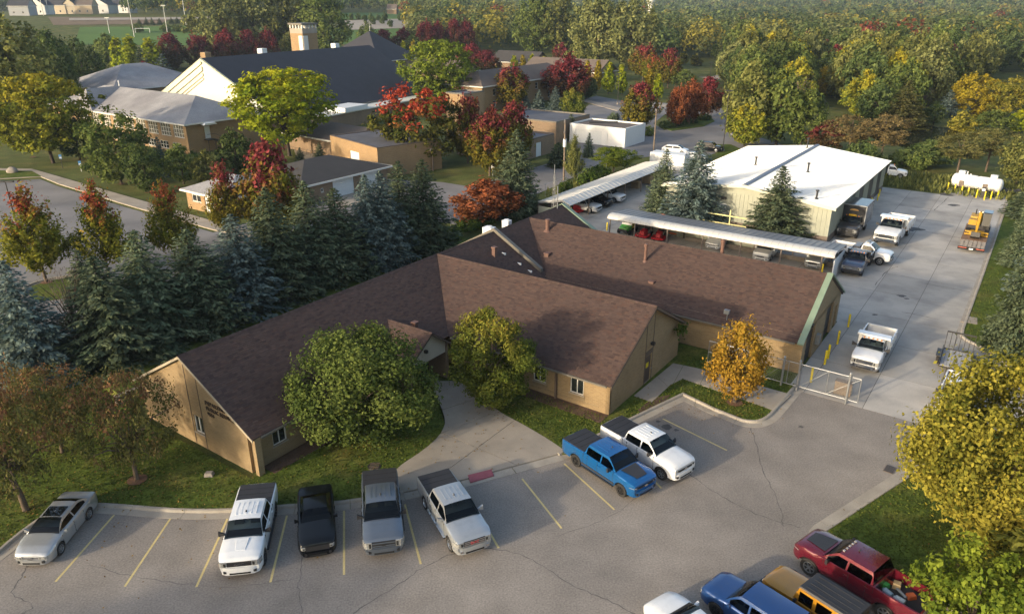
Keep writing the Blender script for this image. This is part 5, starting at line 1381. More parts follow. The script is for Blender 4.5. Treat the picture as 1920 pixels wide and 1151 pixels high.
pickup('silver crew cab pickup with chrome bumper and black bed cover by the red pad', c, h, 'silver', style=dict(badge='GMC', bgm=REDL, bars=3, bm=CHROME, bumper=PAINTS['silver'], gz=(.78, 1.08), lz=(.80, 1.06), bz=(.38, .76), fogm=CHROME), mirror=PAINTS['silver'], step=CHROME)
c, h = placed((1165, 929), (1081, 873), 'R', .88)
pickup('bright blue crew cab pickup with black hood decal and black wheels', c, h, 'blue', rim=RIMB, scoop='decal', style=dict(bm=BLACKP, bars=2, bumper=PAINTS['blue'], bz=(.38, .7)), trimlow=TONN)
c2 = c + (G(1239, 898) - G(1165, 929))
pickup('white crew cab pickup with black bed cover beside the bright blue pickup', c2, h + R(1), 'white', style=dict(bm=BLACKP, bars=2, bumper=PAINTS['white'], bz=(.38, .7)))
# --- lower right row
c, h = placed((1520, 1080), (1648, 1160), 'L', .93)
rp, RS = pickup('dark red lifted crew cab pickup with loaded open bed and black hood panel', c, h, 'red', cover=False, lift=.16, wr=.46, style=dict(badge=None, bars=3, bm=CHROME, gm=CHROME, bumper=CHROME, rb=BLACKP), scoop='decal', flare=.05, L=6.0, rim=RIMS, ribs=0)
for k in range(5):
    m = MB(); m.box(RS['cab'][1] - .12, RS['cab'][1] - .02, -.5 + k * .25 - .05, -.5 + k * .25 + .05, RS['roof'] + .02, RS['roof'] + .085); m.build('roof_marker_light', LAMP, rp)
hd = Vector((math.cos(h), math.sin(h), 0)); lf = Vector((-hd.y, hd.x, 0))
rl = random.Random(3)
LOADM = [pbr('load_%d' % i, q, rough=.6, var=.2) for i, q in enumerate(((.30, .42, .50), (.55, .60, .62), (.06, .35, .08), (.42, .10, .03), (.62, .62, .58), (.25, .28, .30), (.30, .22, .12)))]
for k, (lab, mi, x, y, sx, sy, sz) in enumerate([('clear blue water jug lying in the red pickup bed', 0, -1.55, .35, .5, .28, .28), ('pale plastic jug in the red pickup bed beside the tailgate', 1, -2.1, .38, .5, .28, .28), ('green bag in the red pickup bed', 2, -1.25, -.05, .34, .3, .22), ('orange plank piece in the red pickup bed', 3, -1.15, -.45, .6, .12, .12), ('white crumpled sack behind the red pickup cab', 4, -1.02, .45, .3, .3, .3), ('grey pipe offcut in the red pickup bed', 5, -1.9, -.2, .7, .14, .14), ('orange tool case near the red pickup tailgate', 3, -2.3, -.3, .3, .4, .2), ('brown cardboard box in the red pickup bed', 6, -1.6, -.42, .36, .34, .3)]):
    p = c + hd * x + lf * y; p.z = .815 + .16
    m = MB(); n = 10
    if k in (0, 1, 5): m.path([(-sx / 2, 0, sy / 2), (-sx / 2 + .04, 0, sy / 2), (sx / 2 - .1, 0, sy / 2), (sx / 2 - .04, 0, sy / 2), (sx / 2, 0, sy / 2)], [sy * .42, sy * .5, sy * .5, sy * .25, sy * .2], 10)
    else: m.hexa([(-sx / 2, -sy / 2, 0), (sx / 2, -sy / 2, 0), (sx / 2, sy / 2, 0), (-sx / 2, sy / 2, 0), (-sx * .42, -sy * .4, sz), (sx * .4, -sy * .44, sz * .9), (sx * .42, sy * .4, sz), (-sx * .4, sy * .44, sz * .92)])
    o = m.build('load_item', LOADM[mi], None, smooth=40); o.location = p; o.rotation_euler = (0, 0, h + rl.uniform(-.5, .5)); o['label'] = lab; o['category'] = 'load'; o['group'] = 'things lying in the red pickup bed'
# amber off-road four by four
cj = G(1443, 1133) - hd * 1.47 - lf * .82
jp = thing('off_road_car', 'amber yellow boxy off road car with black hard top beside the red pickup', 'car', cj, h, 'vehicles in the lower right row')
S = dict(xr=-2.2, xf=2.05, W=1.72, wr=.42, axles=(-1.47, 1.47), arch=.5, sill=.52, flare=0, top=[(-2.2, 1.16), (.55, 1.16), (.6, 1.15), (1.9, 1.08), (2.05, 1.04)], crown=[(-2.2, .0), (.5, .02), (1.8, .04), (2.05, .02)], belt=1.16, roof=1.82, wb=.80, wrf=.74, cab=(.5, .28, -2.1, -2.18), rcrown=.035, tumble=.97, taper=.16, rtaper=.03, rearwin=(.08, .92, .1, .9))
body_shell(S, jp, PAINTS['amber'])
cab_block(S, jp, PAINTS['amber'], [(.03, .30), (.34, .60), (.66, .90)])
m = MB(); m.hexa([(-2.2, -.76, 1.80), (.36, -.72, 1.78), (.36, .72, 1.78), (-2.2, .76, 1.80), (-2.16, -.70, 1.90), (.28, -.68, 1.88), (.28, .68, 1.88), (-2.16, .70, 1.90)]); ht = m.build('hard_top', TONN, jp)
for k in range(4): m = MB(); m.box(-2.0, .1, -.5 + k * .33 - .03, -.5 + k * .33 + .03, 1.895, 1.912); m.build('roof_rib', TONN, ht)
for x in (-1.47, 1.47):
    for s in (1, -1):
        pts = [(x + .62 * math.cos(t), .42 + .60 * math.sin(t)) for t in np.linspace(R(-5), R(185), 9)]; pi = [(x + .5 * math.cos(t), .42 + .50 * math.sin(t)) for t in np.linspace(R(185), R(-5), 9)]
        m = MB(); m.extr([(p[0], s * .78, p[1]) for p in pts + pi], (0, s * .20, 0)); m.build('wheel_arch_flare', BLACKP, jp)
m = MB(); m.box(2.02, 2.08, -.45, .45, .72, 1.05); g = m.build('grille', PAINTS['amber'], jp)
for k in range(7): m = MB(); m.box(2.07, 2.1, -.36 + k * .12 - .035, -.36 + k * .12 + .035, .76, 1.02); m.build('grille_slot', UNDER, g)
for s in (1, -1): m = MB(); m.tube((2.0, s * .58, .88), (2.1, s * .58, .88), .11, n=12); m.build('headlight', LAMP, jp)
m = MB(); m.box(2.05, 2.3, -.8, .8, .5, .68); m.build('front_bumper', BLACKP, jp); mirrors(S, jp, BLACKP, .3, 1.22, .8)
m = MB(); m.tube((-2.22, 0, .95), (-2.45, 0, .95), .40, n=20); m.build('spare_wheel', TYRE, jp)
handles(S, jp, (-.35, -1.1), .98, BLACKP); seams(S, jp, (.42, -.5, -1.3), .58, 1.12)
add_wheels(jp, (-1.47, 1.47), .80, .42, .27, RIMS, 5)
cb = G(1343, 1150) - hd * 1.4 - lf * .83
sedan('deep blue crossover with black roof edge in front of the amber off road car', cb, h + R(3), 'royal', 'suv', RIMB, group='vehicles in the lower right row', L=4.7, WB=2.8, wd=1.92, wr=.36)
cw = G(1232, 1186) - hd * 1.3 - lf * .8
sedan('white car whose nose just shows at the bottom edge', cw, h - R(4), 'white', 'sedan', RIMB, group='vehicles in the lower right row')

# --- work trucks
def work_truck(name, label, pos, head, col, kind, group='trucks standing in the concrete yard', scale=1.0, bedcol=None, bedin=None):
    """bonneted truck: cab and bonnet, chassis rails, dump body or box"""
    root = thing(name, label, 'truck', pos, head, group)
    k = scale; WB = 3.9 * k; wr = .41 * k; wd = 2.05 * k
    xf = WB / 2 + .95 * k; xe = xf - 2.95 * k
    S = dict(xr=xe, xf=xf, W=wd, wr=wr, axles=(WB / 2,), arch=wr * 1.3, sill=.5 * k, flare=.03, top=[(xe, 1.42 * k), (xf - 1.45 * k, 1.40 * k), (xf - .5 * k, 1.30 * k), (xf - .1, 1.22 * k), (xf, 1.1 * k)], crown=[(xe, .0), (xf - 1.3 * k, .06), (xf - .3, .06), (xf, .02)],
             belt=1.42 * k, roof=2.0 * k, wb=wd / 2 * .94, wrf=wd / 2 * .78, cab=(xf - 1.45 * k, xf - 2.0 * k, xe + .08, xe + .02), rcrown=.06, tumble=.95, taper=.12, rtaper=.0)
    body_shell(S, root, PAINTS[col]); cab_block(S, root, PAINTS[col], [(.1, .82)])
    nose(S, root, dict(bars=3, bm=CHROME if col != 'black_worn' else BLACKP, badge='oval', bumper=CHROME if 'white' in col else BLACKP, gz=(.78 * k, 1.08 * k), lz=(.78 * k, 1.08 * k), bz=(.42 * k, .74 * k), tz=(.6, .62), tw=.02))
    mirrors(S, root, BLACKP, xf - 1.7 * k, 1.5 * k, 1.3); handles(S, root, (xe + .35,), 1.15 * k, BLACKP); seams(S, root, (xe + .2, xf - 1.5 * k), .55 * k, 1.38 * k)
    for q in range(5): m = MB(); y = -.6 * k + .3 * k * q; m.box(xf - 2.16 * k, xf - 2.06 * k, y - .05, y + .05, 2.0 * k, 2.08 * k + .03); m.build('roof_marker_light', AMBER, root)
    rr0 = -WB / 2 - 1.2 * k
    for s in (1, -1): m = MB(); m.box(rr0, xf - .6 * k, s * .38 * k, s * .48 * k, .55 * k, .78 * k); m.build('chassis_rail', UNDER, root)
    m = MB(); m.tube((-WB / 2, -.8 * k, wr), (-WB / 2, .8 * k, wr), .09 * k); m.tube((WB / 2, -.8 * k, wr), (WB / 2, .8 * k, wr), .07 * k); m.build('axle', UNDER, root)
    add_wheels(root, (-WB / 2, WB / 2), wd / 2 - .16 * k, wr, .25 * k, RIMS if 'white' in col else RIMB, 8, dual=(-WB / 2,))
    b0, b1 = rr0 - .1, xe - .12
    if kind == 'dump':
        bm = PAINTS[bedcol or col]; inn = bedin or CONCB; h0, h1 = .95 * k, 1.62 * k; w2 = 1.12 * k
        m = MB(); m.box(b0, b1, -w2, w2, h0 - .08, h0); m.build('dump_floor', inn, root)
        for s in (1, -1):
            m = MB(); m.box(b0, b1 - .0, s * (w2 - .07), s * w2, h0, h1); sdp = m.build('dump_side', bm, root)
            for q in range(4): x = b0 + (b1 - b0) * (q + .5) / 4; m = MB(); m.box(x - .05, x + .05, s * w2, s * (w2 + .06), h0 - .1, h1 - .03); m.build('side_rib', bm, sdp)
            m = MB(); m.box(b0, b1, s * (w2 - .085), s * (w2 - .072), h0 + .02, h1 - .06); m.build('side_lining', inn, sdp)
        m = MB(); m.box(b0 - .06, b0, -w2, w2, h0, h1); m.build('tailgate', bm, root)
        m = MB(); m.box(b1, b1 + .08, -w2, w2, h0, h1 + .45 * k); m.build('headboard', bm, root)
        m = MB(); m.hexa([(b1 + .08, -w2 - .03, h1 + .42 * k), (b1 + .75 * k, -w2 - .03, h1 + .46 * k), (b1 + .75 * k, w2 + .03, h1 + .46 * k), (b1 + .08, w2 + .03, h1 + .42 * k), (b1 + .0, -w2 - .03, h1 + .58 * k), (b1 + .75 * k, -w2 - .03, h1 + .60 * k), (b1 + .75 * k, w2 + .03, h1 + .60 * k), (b1 + .0, w2 + .03, h1 + .58 * k)]) if bedcol != 'black_worn' else m.box(b1 - .02, b1 + .3, -w2, w2, h1 + .36 * k, h1 + .46 * k)
        m.build('cab_shield', bm, root)
    elif kind == 'box':
        h0, h1 = 1.05, 3.5; w2 = 1.32
        m = MB(); m.box(b0, b1 + .7, -w2, w2, h0, h1); bx_ = m.build('cargo_box', bedcol and PAINTS[bedcol] or PAINTS['black_worn'], root)
        m = MB()
        for s in (1, -1): m.box(b1 + .66, b1 + .74, s * (w2 - .07), s * (w2 + .02), h0, h1 + .02); m.box(b0 - .04, b0 + .05, s * (w2 - .07), s * (w2 + .02), h0, h1 + .02); m.box(b0, b1 + .7, s * (w2 - .06), s * (w2 + .02), h1 - .03, h1 + .03)
        m.box(b1 + .66, b1 + .74, -w2, w2, h1 - .08, h1 + .03); e = m.build('edge_rail', GALV, bx_); e['kind'] = 'stuff'
        m = MB(); m.extr([(b1 + .76, .5 * math.cos(t), 2.85 + .22 * math.sin(t)) for t in np.linspace(0, math.pi, 10)], (.01, 0, 0)); m.build('emblem', pbr('emblem_gold', (.55, .32, .10), rough=.5), bx_)
        m = MB(); m.box(b1 + 1.0, b1 + 1.25, -.42, .42, 2.3, 2.48); m.build('beacon', pbr('beacon_amber', (.75, .42, .02), rough=.3), root)
    return root
work_truck('dump_truck', 'white dump truck with tall body facing the sliding gate', (G(1598, 688) + G(1643, 699)) / 2 + W(2.2, 0) * 1.0, HEAD_U + math.pi, 'white', 'dump', bedin=CONCB)
work_truck('dump_truck', 'navy blue dump truck with brown lined bed at the end of the long carport', (G(1573, 512) + G(1612, 522)) / 2 + W(2.6, .1), HEAD_U + math.pi, 'navy', 'dump', bedcol='black_worn', bedin=pbr('rust_bed', (.30, .17, .08), rough=.8, var=.25, scale=1.5))
work_truck('dump_truck', 'big white dump truck with rusty load beside the box truck', (G(1640, 455) + G(1684, 465)) / 2 + W(3.0, 0), HEAD_U + math.pi - R(3), 'white', 'dump', scale=1.28, bedin=pbr('rust_load', (.34, .18, .07), rough=.9, var=.4, scale=2))
work_truck('box_truck', 'black box truck parked against the metal workshop', (G(1563, 443) + G(1604, 452)) / 2 + W(3.0, .1), HEAD_U + math.pi, 'black_worn', 'box', scale=1.12)
work_truck('dump_truck', 'white truck with black dump bed behind the metal workshop', G(1690, 336) + W(.6, -2.2), HEAD_V + R(8), 'white', 'dump', bedcol='black_worn', bedin=BEDLINE, scale=.95)
c, h = placed((1646, 497), (1582, 485), 'R', .88)
pk, PS = pickup('white regular cab pickup with grey tool box parked across the yard', c, h, 'white', crew=False, cover=False, lift=.1, wr=.42, L=6.1, WB=3.6, group='trucks standing in the concrete yard', flare=.04, style=dict(bumper=CHROME, rb=CHROME), ribs=0)
m = MB(); x0 = PS['cab'][3] - .75; m.box(x0, x0 + .6, -.8, .8, 1.2, 1.62); m.build('tool_box', GALV, pk)
m = MB(); m.box(PS['cab'][2] + .2, PS['cab'][2] + .5, -.5, .5, PS['roof'] + .03, PS['roof'] + .2); m.build('light_bar', GALV, pk)
# pickup hidden by the yellow maple with a ramp trailer behind
c = (G(1745, 742) + G(1795, 752)) / 2
pickup('white and orange pickup half hidden behind the big yellow maple', c + W(-.9, .7), HEAD_U + math.pi, 'white', cover=False, crew=True, group='trucks standing in the concrete yard', style=dict(rb=pbr('orange_stripe', (.6, .2, .05), rough=.5)))
tr = thing('ramp_trailer', 'black utility trailer with raised mesh ramp behind the half hidden pickup', 'trailer', G(1790, 684), HEAD_U + R(2))
m = MB(); m.box(-1.9, 1.5, -1.0, 1.0, .45, .52); m.build('frame', UNDER, tr)
for k in range(9): m = MB(); y = -.98 + k * .218; m.box(-1.88, 1.48, y, y + .20, .52, .56); m.build('deck_plank', pbr('weathered_plank_%d' % k, (.40 - .02 * (k % 3), .39 - .02 * (k % 3), .36), rough=.85, var=.15, scale=3), tr)
for s in (1, -1): m = MB(); m.box(-1.9, 1.5, s * 1.0, s * 1.05, .5, .85); m.build('side_rail', DARK, tr); m = MB(); m.box(-.75, .75, s * 1.06, s * 1.36, .72, .80); m.build('mudguard', DARK, tr)
rm = MB().box(1.46, 1.53, -.98, .98, .55, .62).build('ramp', DARK, tr)
m = MB(); m.box(1.75, 1.82, -.98, .98, 1.85, 1.95)
m.build('ramp_rail', DARK, rm)
for k in range(7): y = -.96 + k * .32; m = MB(); m.tube((1.5, y, .58), (1.78, y, 1.9), .022, n=5); m.build('ramp_bar', DARK, rm)
m = MB(); m.box(-3.2, -1.9, -.05, .05, .45, .53); m.build('drawbar', DARK, tr); add_wheels(tr, (-.4, .4), 1.2, .33, .2, RIMB, 5)

# cars under the carports and on the street side
under = 'vehicles parked under the carports'
for (u, v, col, kind, lab, hd_) in [(83.6, -47.4, 'dull_white', 'suv', 'white sport utility car nearest the open end of the street carport', HEAD_V), (87.0, -47.6, 'black', 'suv', 'black sport utility car between two white cars under the street carport', HEAD_V), (90.4, -47.4, 'white', 'suv', 'white sport utility car further in under the street carport', HEAD_V)]:
    sedan(lab, W(u, v), hd_, col, kind, group=under, L=4.9, WB=2.9, wd=1.92, wr=.37)
for (p, col, kind, lab) in [((1335, 468), 'white', 'hatch', 'white hatchback under the long carport'), ((1425, 490), 'dull_white', 'van', 'white van with dark grille under the middle of the long carport'), ((1522, 506), 'silver', 'suv', 'silver truck nose under the right end of the long carport')]:
    g_ = G(*p); sedan(lab, g_ + W(2.2, 0), HEAD_U + math.pi, col, kind, group=under, style=dict(gm=BLACKP) if kind != 'hatch' else {})
sedan('black sport utility car near the small grass island', G(1330, 284), HEAD_V + R(6), 'black', 'suv', L=4.9, WB=2.9, wd=1.95, wr=.37, group='cars on the street side')
sedan('white car behind the two spruces on the street side', G(1300, 300), HEAD_V + R(6), 'white', 'sedan', group='cars on the street side')
sedan('white sedan just beyond the white container', G(1288, 294) + W(2, -3), HEAD_V + R(6), 'white', 'hatch', group='cars on the street side')
sedan('dark car parked at the left edge of the left parking lot', G(-8, 664), R(60), 'black', 'sedan', group='cars on the street side')
# white container
ct = thing('shipping_container', 'plain white storage container behind the end of the street carport', 'container', G(1254, 316), -AZ)
m = MB(); m.box(-3.0, 3.0, -1.2, 1.2, .1, 2.6); b_ = m.build('shell', WHITEM, ct)
for k in range(20):
    m = MB(); x = -2.85 + k * .3; m.box(x - .06, x + .06, -1.24, -1.2, .2, 2.5); m.build('wall_rib', WHITEM, b_)
m = MB(); m.box(3.0, 3.06, -1.15, 1.15, .15, 2.55); m.build('door', WHITEM, ct)
# trailer with excavator
tl = thing('flatbed_trailer', 'low rusty flatbed trailer with ramps carrying the yellow excavator', 'trailer', (G(1793, 470) + G(1845, 478)) / 2, HEAD_U + R(1))
RUST = pbr('rusty_deck', (.22, .13, .075), rough=.85, var=.3, scale=2.0); GREYW = pbr('grey_plank', (.26, .23, .20), rough=.9, var=.25, scale=4)
m = MB(); m.box(1.8, 9.5, -1.25, 1.25, .75, .92); m.build('deck', RUST, tl)
for k in range(6):
    m = MB(); y = -1.22 + k * .41; m.hexa([(0, y, .35), (1.85, y, .85), (1.85, y + .36, .85), (0, y + .36, .35), (0, y, .42), (1.85, y, .93), (1.85, y + .36, .93), (0, y + .36, .42)]); m.build('ramp_plank', GREYW, tl)
m = MB(); m.box(-.08, 0, -1.3, 1.3, .3, .62); rb = m.build('rear_bar', UNDER, tl)
for s in (1, -1): m = MB(); m.box(-.12, -.081, s * .45, s * 1.25, .48, .56); m.build('reflector', pbr('reflector_%d' % (s + 1), (.5, .12, .08), rough=.4), rb)
m = MB(); m.box(-.12, -.081, -.2, .2, .36, .52); m.build('number_plate', WHITEM, rb)
m = MB(); m.box(9.5, 11.2, -.12, .12, .6, .8); m.build('drawbar', UNDER, tl); add_wheels(tl, (3.2, 4.2), 1.05, .38, .25, RIMB, 5)
YEL = pbr('excavator_yellow', (.44, .25, .02), rough=.45, var=.15, scale=2); ex = thing('excavator', 'yellow tracked excavator with dark cab standing on the flatbed trailer', 'excavator', tl.location + W(5.4, 0, .92), HEAD_U + math.pi)
for s in (1, -1):
    m = MB(); pts = [(1.3 * math.cos(t) + (.35 if math.cos(t) > 0 else -.35) - 0, .34 + .34 * math.sin(t)) for t in np.linspace(0, 2 * math.pi, 17)[:-1]]; m.extr([(p[0], s * .72, p[1]) for p in pts], (0, s * .42, 0)); m.build('track', UNDER, ex)
m = MB(); m.box(-1.5, .9, -1.05, 1.05, .75, 1.1); m.build('turntable', DARK, ex)
m = MB(); m.hexa([(-1.7, -1.05, 1.1), (-.1, -1.05, 1.1), (-.1, .2, 1.1), (-1.7, .2, 1.1), (-1.6, -1.0, 1.95), (-.2, -1.0, 1.85), (-.2, .15, 1.85), (-1.6, .15, 1.95)]); m.build('engine_cover', YEL, ex)
m = MB(); m.box(-.05, .9, -1.05, -.25, 1.1, 1.7); m.build('tank_box', YEL, ex)
m = MB(); m.hexa([(-1.0, .25, 1.1), (.75, .25, 1.1), (.75, 1.05, 1.1), (-1.0, 1.05, 1.1), (-.9, .28, 2.5), (.45, .28, 2.5), (.45, 1.02, 2.5), (-.9, 1.02, 2.5)]); cbn = m.build('cab', CGLASS, ex)
m = MB(); m.box(-1.0, .55, .22, 1.08, 2.5, 2.6); m.build('cab_roof', PAINTS['navy'], cbn)
m = MB(); m.path([(.4, 0, 1.3), (1.2, 0, 2.7), (2.4, 0, 2.75)], [.2, .24, .15], 6); m.build('boom', YEL, ex)
m = MB(); m.path([(2.2, 0, 2.95), (2.75, 0, 1.3), (2.8, 0, .8)], [.18, .15, .1], 6); m.build('stick', YEL, ex)
m = MB(); m.tube((.9, .0, 1.4), (1.7, .0, 2.5), .07); m.build('ram', CHROME, ex)
m = MB(); m.extr([(2.5, -.45, .75), (3.05, -.45, .85), (3.15, -.45, .35), (2.75, -.45, .05), (2.3, -.45, .3)], (0, .9, 0)); m.build('bucket', DARK, ex)
m = MB(); m.box(.9, 1.6, -1.15, 1.15, .1, .55); m.build('dozer_blade', YEL, ex)
for s in (1, -1): m = MB(); m.tube((1.3, s * .16, 2.75), (2.3, s * .16, 3.0), .05); m.build('ram', CHROME, ex)
m = MB(); m.path([(.3, -.1, 1.5), (.9, -.2, 2.6), (1.9, -.2, 2.9), (2.6, -.16, 1.9)], .03, 6); m.build('hose', UNDER, ex)
m = MB(); m.tube((-1.2, -.6, 1.9), (-1.2, -.6, 2.5), .06); m.build('exhaust', DARK, ex)
# green utility cart and red mowers under the long carport
GRN = pbr('cart_green', (.06, .33, .03), rough=.4, var=.1); RED = pbr('mower_red', (.50, .015, .02), rough=.4, var=.15); ORG = pbr('tractor_orange', (.62, .13, .02), rough=.45, var=.15)
g = G(1168, 440) + W(1.2, 0); uc = thing('utility_cart', 'green utility cart with yellow seats at the left end of the long carport', 'utility cart', g, HEAD_U + math.pi)
m = MB(); m.hexa([(.3, -.7, .5), (1.35, -.62, .5), (1.35, .62, .5), (.3, .7, .5), (.3, -.68, 1.0), (1.25, -.5, .82), (1.25, .5, .82), (.3, .68, 1.0)]); m.build('hood', GRN, uc)
m = MB(); m.box(-1.4, 1.3, -.62, .62, .35, .52); m.build('chassis', UNDER, uc); m = MB(); m.box(-1.5, -.5, -.72, .72, .6, .95); m.build('cargo_tray', DARK, uc)
for y in (-.35, .35): m = MB(); m.box(-.45, 0, y - .28, y + .28, .6, .82); m.box(-.5, -.38, y - .28, y + .28, .82, 1.25); m.build('seat', YELLOWP, uc)
m = MB(); m.hexa([(.3, -.66, 1.0), (.34, -.66, 1.0), (.34, .66, 1.0), (.3, .66, 1.0), (-.02, -.6, 1.72), (.02, -.6, 1.72), (.02, .6, 1.72), (-.02, .6, 1.72)]); m.build('windscreen', LAMP, uc)
for x, y in ((.0, .6), (.0, -.6), (-.6, .6), (-.6, -.6)): m = MB(); m.tube((x, y, .9), (x, y, 1.75), .03, n=6); m.build('roof_post', DARK, uc)
m = MB(); m.box(1.36, 1.45, -.6, .6, .4, .7); m.build('front_guard', DARK, uc); add_wheels(uc, (-.9, .95), .68, .3, .22, RIMB, 5)
def mower(pos, head, mat, lab, hs=1.0):
    r_ = thing('ride_on_mower', lab, 'mower', pos, head, 'mowers under the long carport')
    m = MB(); m.hexa([(.0, -.36, .4), (1.0, -.3, .4), (1.0, .3, .4), (.0, .36, .4), (.05, -.32, .95), (.92, -.24, .8), (.92, .24, .8), (.05, .32, .95)]); m.build('bonnet', mat, r_)
    m = MB(); m.box(-.55, -.1, -.3, .3, .55, .7); m.box(-.62, -.5, -.3, .3, .7, 1.15); m.build('seat', DARK, r_)
    m = MB(); m.tube((-.05, 0, .9), (-.22, 0, 1.2), .03); m.lathe([(.17, 0), (.2, .02), (.17, .04)], 12, 0, Matrix.Translation((-.22, 0, 1.2)) @ Matrix.Rotation(R(-30), 4, 'Y')); m.build('steering_wheel', UNDER, r_)
    m = MB(); m.prism([(.75, -.85), (1.25, -.7), (1.35, 0), (1.25, .7), (.75, .85), (-.1, .7), (-.1, -.7)], .18, .36); m.build('mowing_deck', mat, r_)
    m = MB(); [m.tube((-.65, s * .35, .7), (-.6, s * .35, 1.75), .03) for s in (1, -1)]; m.tube((-.6, -.35, 1.75), (-.6, .35, 1.75), .03); m.build('roll_bar', mat, r_)
    for x, rr_ in ((-.5, .32), (.85, .2)):
        t_, g__ = wheel_mesh(rr_, .2, RIMB, 5)
        for s in (1, -1): o = link('wheel', t_, r_, (x, s * .52, rr_)); link('rim', g__, o)
mower(G(1205, 445) + W(.6, 0), HEAD_U + math.pi, RED, 'red ride on mower nearest the green cart')
mower(G(1232, 450) + W(.7, 0), HEAD_U + math.pi + .2, RED, 'red ride on mower in the middle of the mower row')
mower(G(1222, 440) + W(2.6, 0), HEAD_U + math.pi, ORG, 'orange tractor mower behind the red mowers')
mower(G(1252, 446) + W(2.4, 0), HEAD_U + math.pi - .1, ORG, 'orange tractor mower at the right end of the mower row')
mower(G(1072, 398) + W(.6, 0), HEAD_V, RED, 'red ride on mower at the open end of the street carport')
# ------------------------------------------------------------------ trees and planting
BARK = pbr('bark', (0.13, 0.10, 0.075), rough=0.95, var=0.25, scale=4.0, fine=0.2, fscale=25, spec=0.1)
BARKD = pbr('dark_bark', (0.070, 0.055, 0.045), rough=0.95, var=0.25, scale=4.0, spec=0.1)
LM = {}
def lm(name, *a, **k): LM[name] = leaf_mat('leaf_' + name, *a, **k)
lm('maple', (0.050, 0.085, 0.021), (0.150, 0.180, 0.046), vary=.08)
lm('maple2', (0.075, 0.112, 0.020), (0.200, 0.212, 0.042), (0.312, 0.228, 0.042), (0.240, 0.240, 0.036), lo=.75, hi=1.25, vary=.05)
lm('orange', (0.24, 0.145, 0.022), (0.38, 0.225, 0.032), (0.33, 0.24, .035), (.36, .20, .03), vary=.05)
lm('yellow', (0.085, 0.105, 0.018), (0.33, 0.28, 0.045), vary=.1)
lm('yellow_green', (0.125, 0.190, 0.014), (0.33, 0.36, 0.022), (0.42, 0.37, 0.018), (.33, .35, .02), lo=.6, hi=1.1, vary=.08)
lm('gold_green', (0.106, 0.150, 0.022), (0.300, 0.288, 0.035), (0.400, 0.325, 0.031), (0.338, 0.300, 0.031), lo=.55, hi=1.1, vary=.08)
lm('bright_green', (0.099, 0.154, 0.022), (0.220, 0.259, 0.033), vary=.1)
lm('green', (0.068, 0.111, 0.029), (0.182, 0.215, 0.058), vary=.2)
lm('dark_green', (0.046, 0.081, 0.026), (0.124, 0.156, 0.052), vary=.2)
lm('olive', (0.098, 0.120, 0.034), (0.234, 0.234, 0.072), vary=.25)
lm('willow', (0.119, 0.144, 0.048), (0.281, 0.288, 0.106), vary=.15)
lm('redtop', (0.075, 0.090, 0.018), (0.225, 0.175, 0.025), (0.144, 0.027, 0.035), (0.275, 0.062, 0.062), lo=.50, hi=.90, vary=.15, spread=.7)
lm('redtop_low', (0.095, 0.125, 0.018), (0.26, 0.235, 0.030), (0.24, 0.040, 0.035), (0.40, 0.115, 0.050), lo=.68, hi=1.0, vary=.1, spread=.9)
lm('scarlet', (0.050, 0.070, 0.018), (0.150, 0.135, 0.028), (0.30, 0.040, 0.025), (0.46, 0.095, 0.05), lo=.62, hi=.80, vary=.05, spread=.55)
lm('crimson', (0.075, 0.050, 0.022), (0.17, 0.075, 0.035), (0.140, 0.024, 0.030), (0.25, 0.050, 0.055), lo=.3, hi=.75, vary=.15)
lm('maroon', (0.060, 0.045, 0.022), (0.115, 0.075, 0.030), (0.13, 0.028, 0.032), (0.22, 0.045, 0.055), lo=.4, hi=.8, vary=.15)
lm('russet', (0.150, 0.060, 0.025), (0.30, 0.110, 0.045), (0.26, 0.085, 0.04), (.36, .12, .05), vary=.12)
lm('crab', (0.095, 0.112, 0.034), (0.200, 0.172, 0.062), (0.196, 0.098, 0.052), (0.253, 0.138, 0.069), lo=.55, hi=1.15, vary=.06, spread=1.2)
lm('blue_spruce', (0.070, 0.108, 0.096), (0.160, 0.202, 0.178), vary=.15, trans=.12)
lm('green_spruce', (0.057, 0.089, 0.051), (0.148, 0.176, 0.098), vary=.18, trans=.12)
lm('pine', (0.072, 0.082, 0.029), (0.162, 0.150, 0.054), vary=.15, trans=.15)
lm('brown_pine', (0.102, 0.082, 0.038), (0.198, 0.150, 0.066), vary=.2, trans=.15)
lm('soft_pine', (0.085, 0.100, 0.020), (0.23, 0.22, 0.045), vary=.1, trans=.2)
lm('gold', (0.20, 0.165, 0.016), (0.40, 0.31, 0.03), vary=.1)
lm('ivy', (0.040, 0.080, 0.016), (0.110, 0.150, 0.03), vary=.1)
lm('bare', (0.12, 0.09, 0.07), (0.20, 0.16, 0.13), vary=.15)

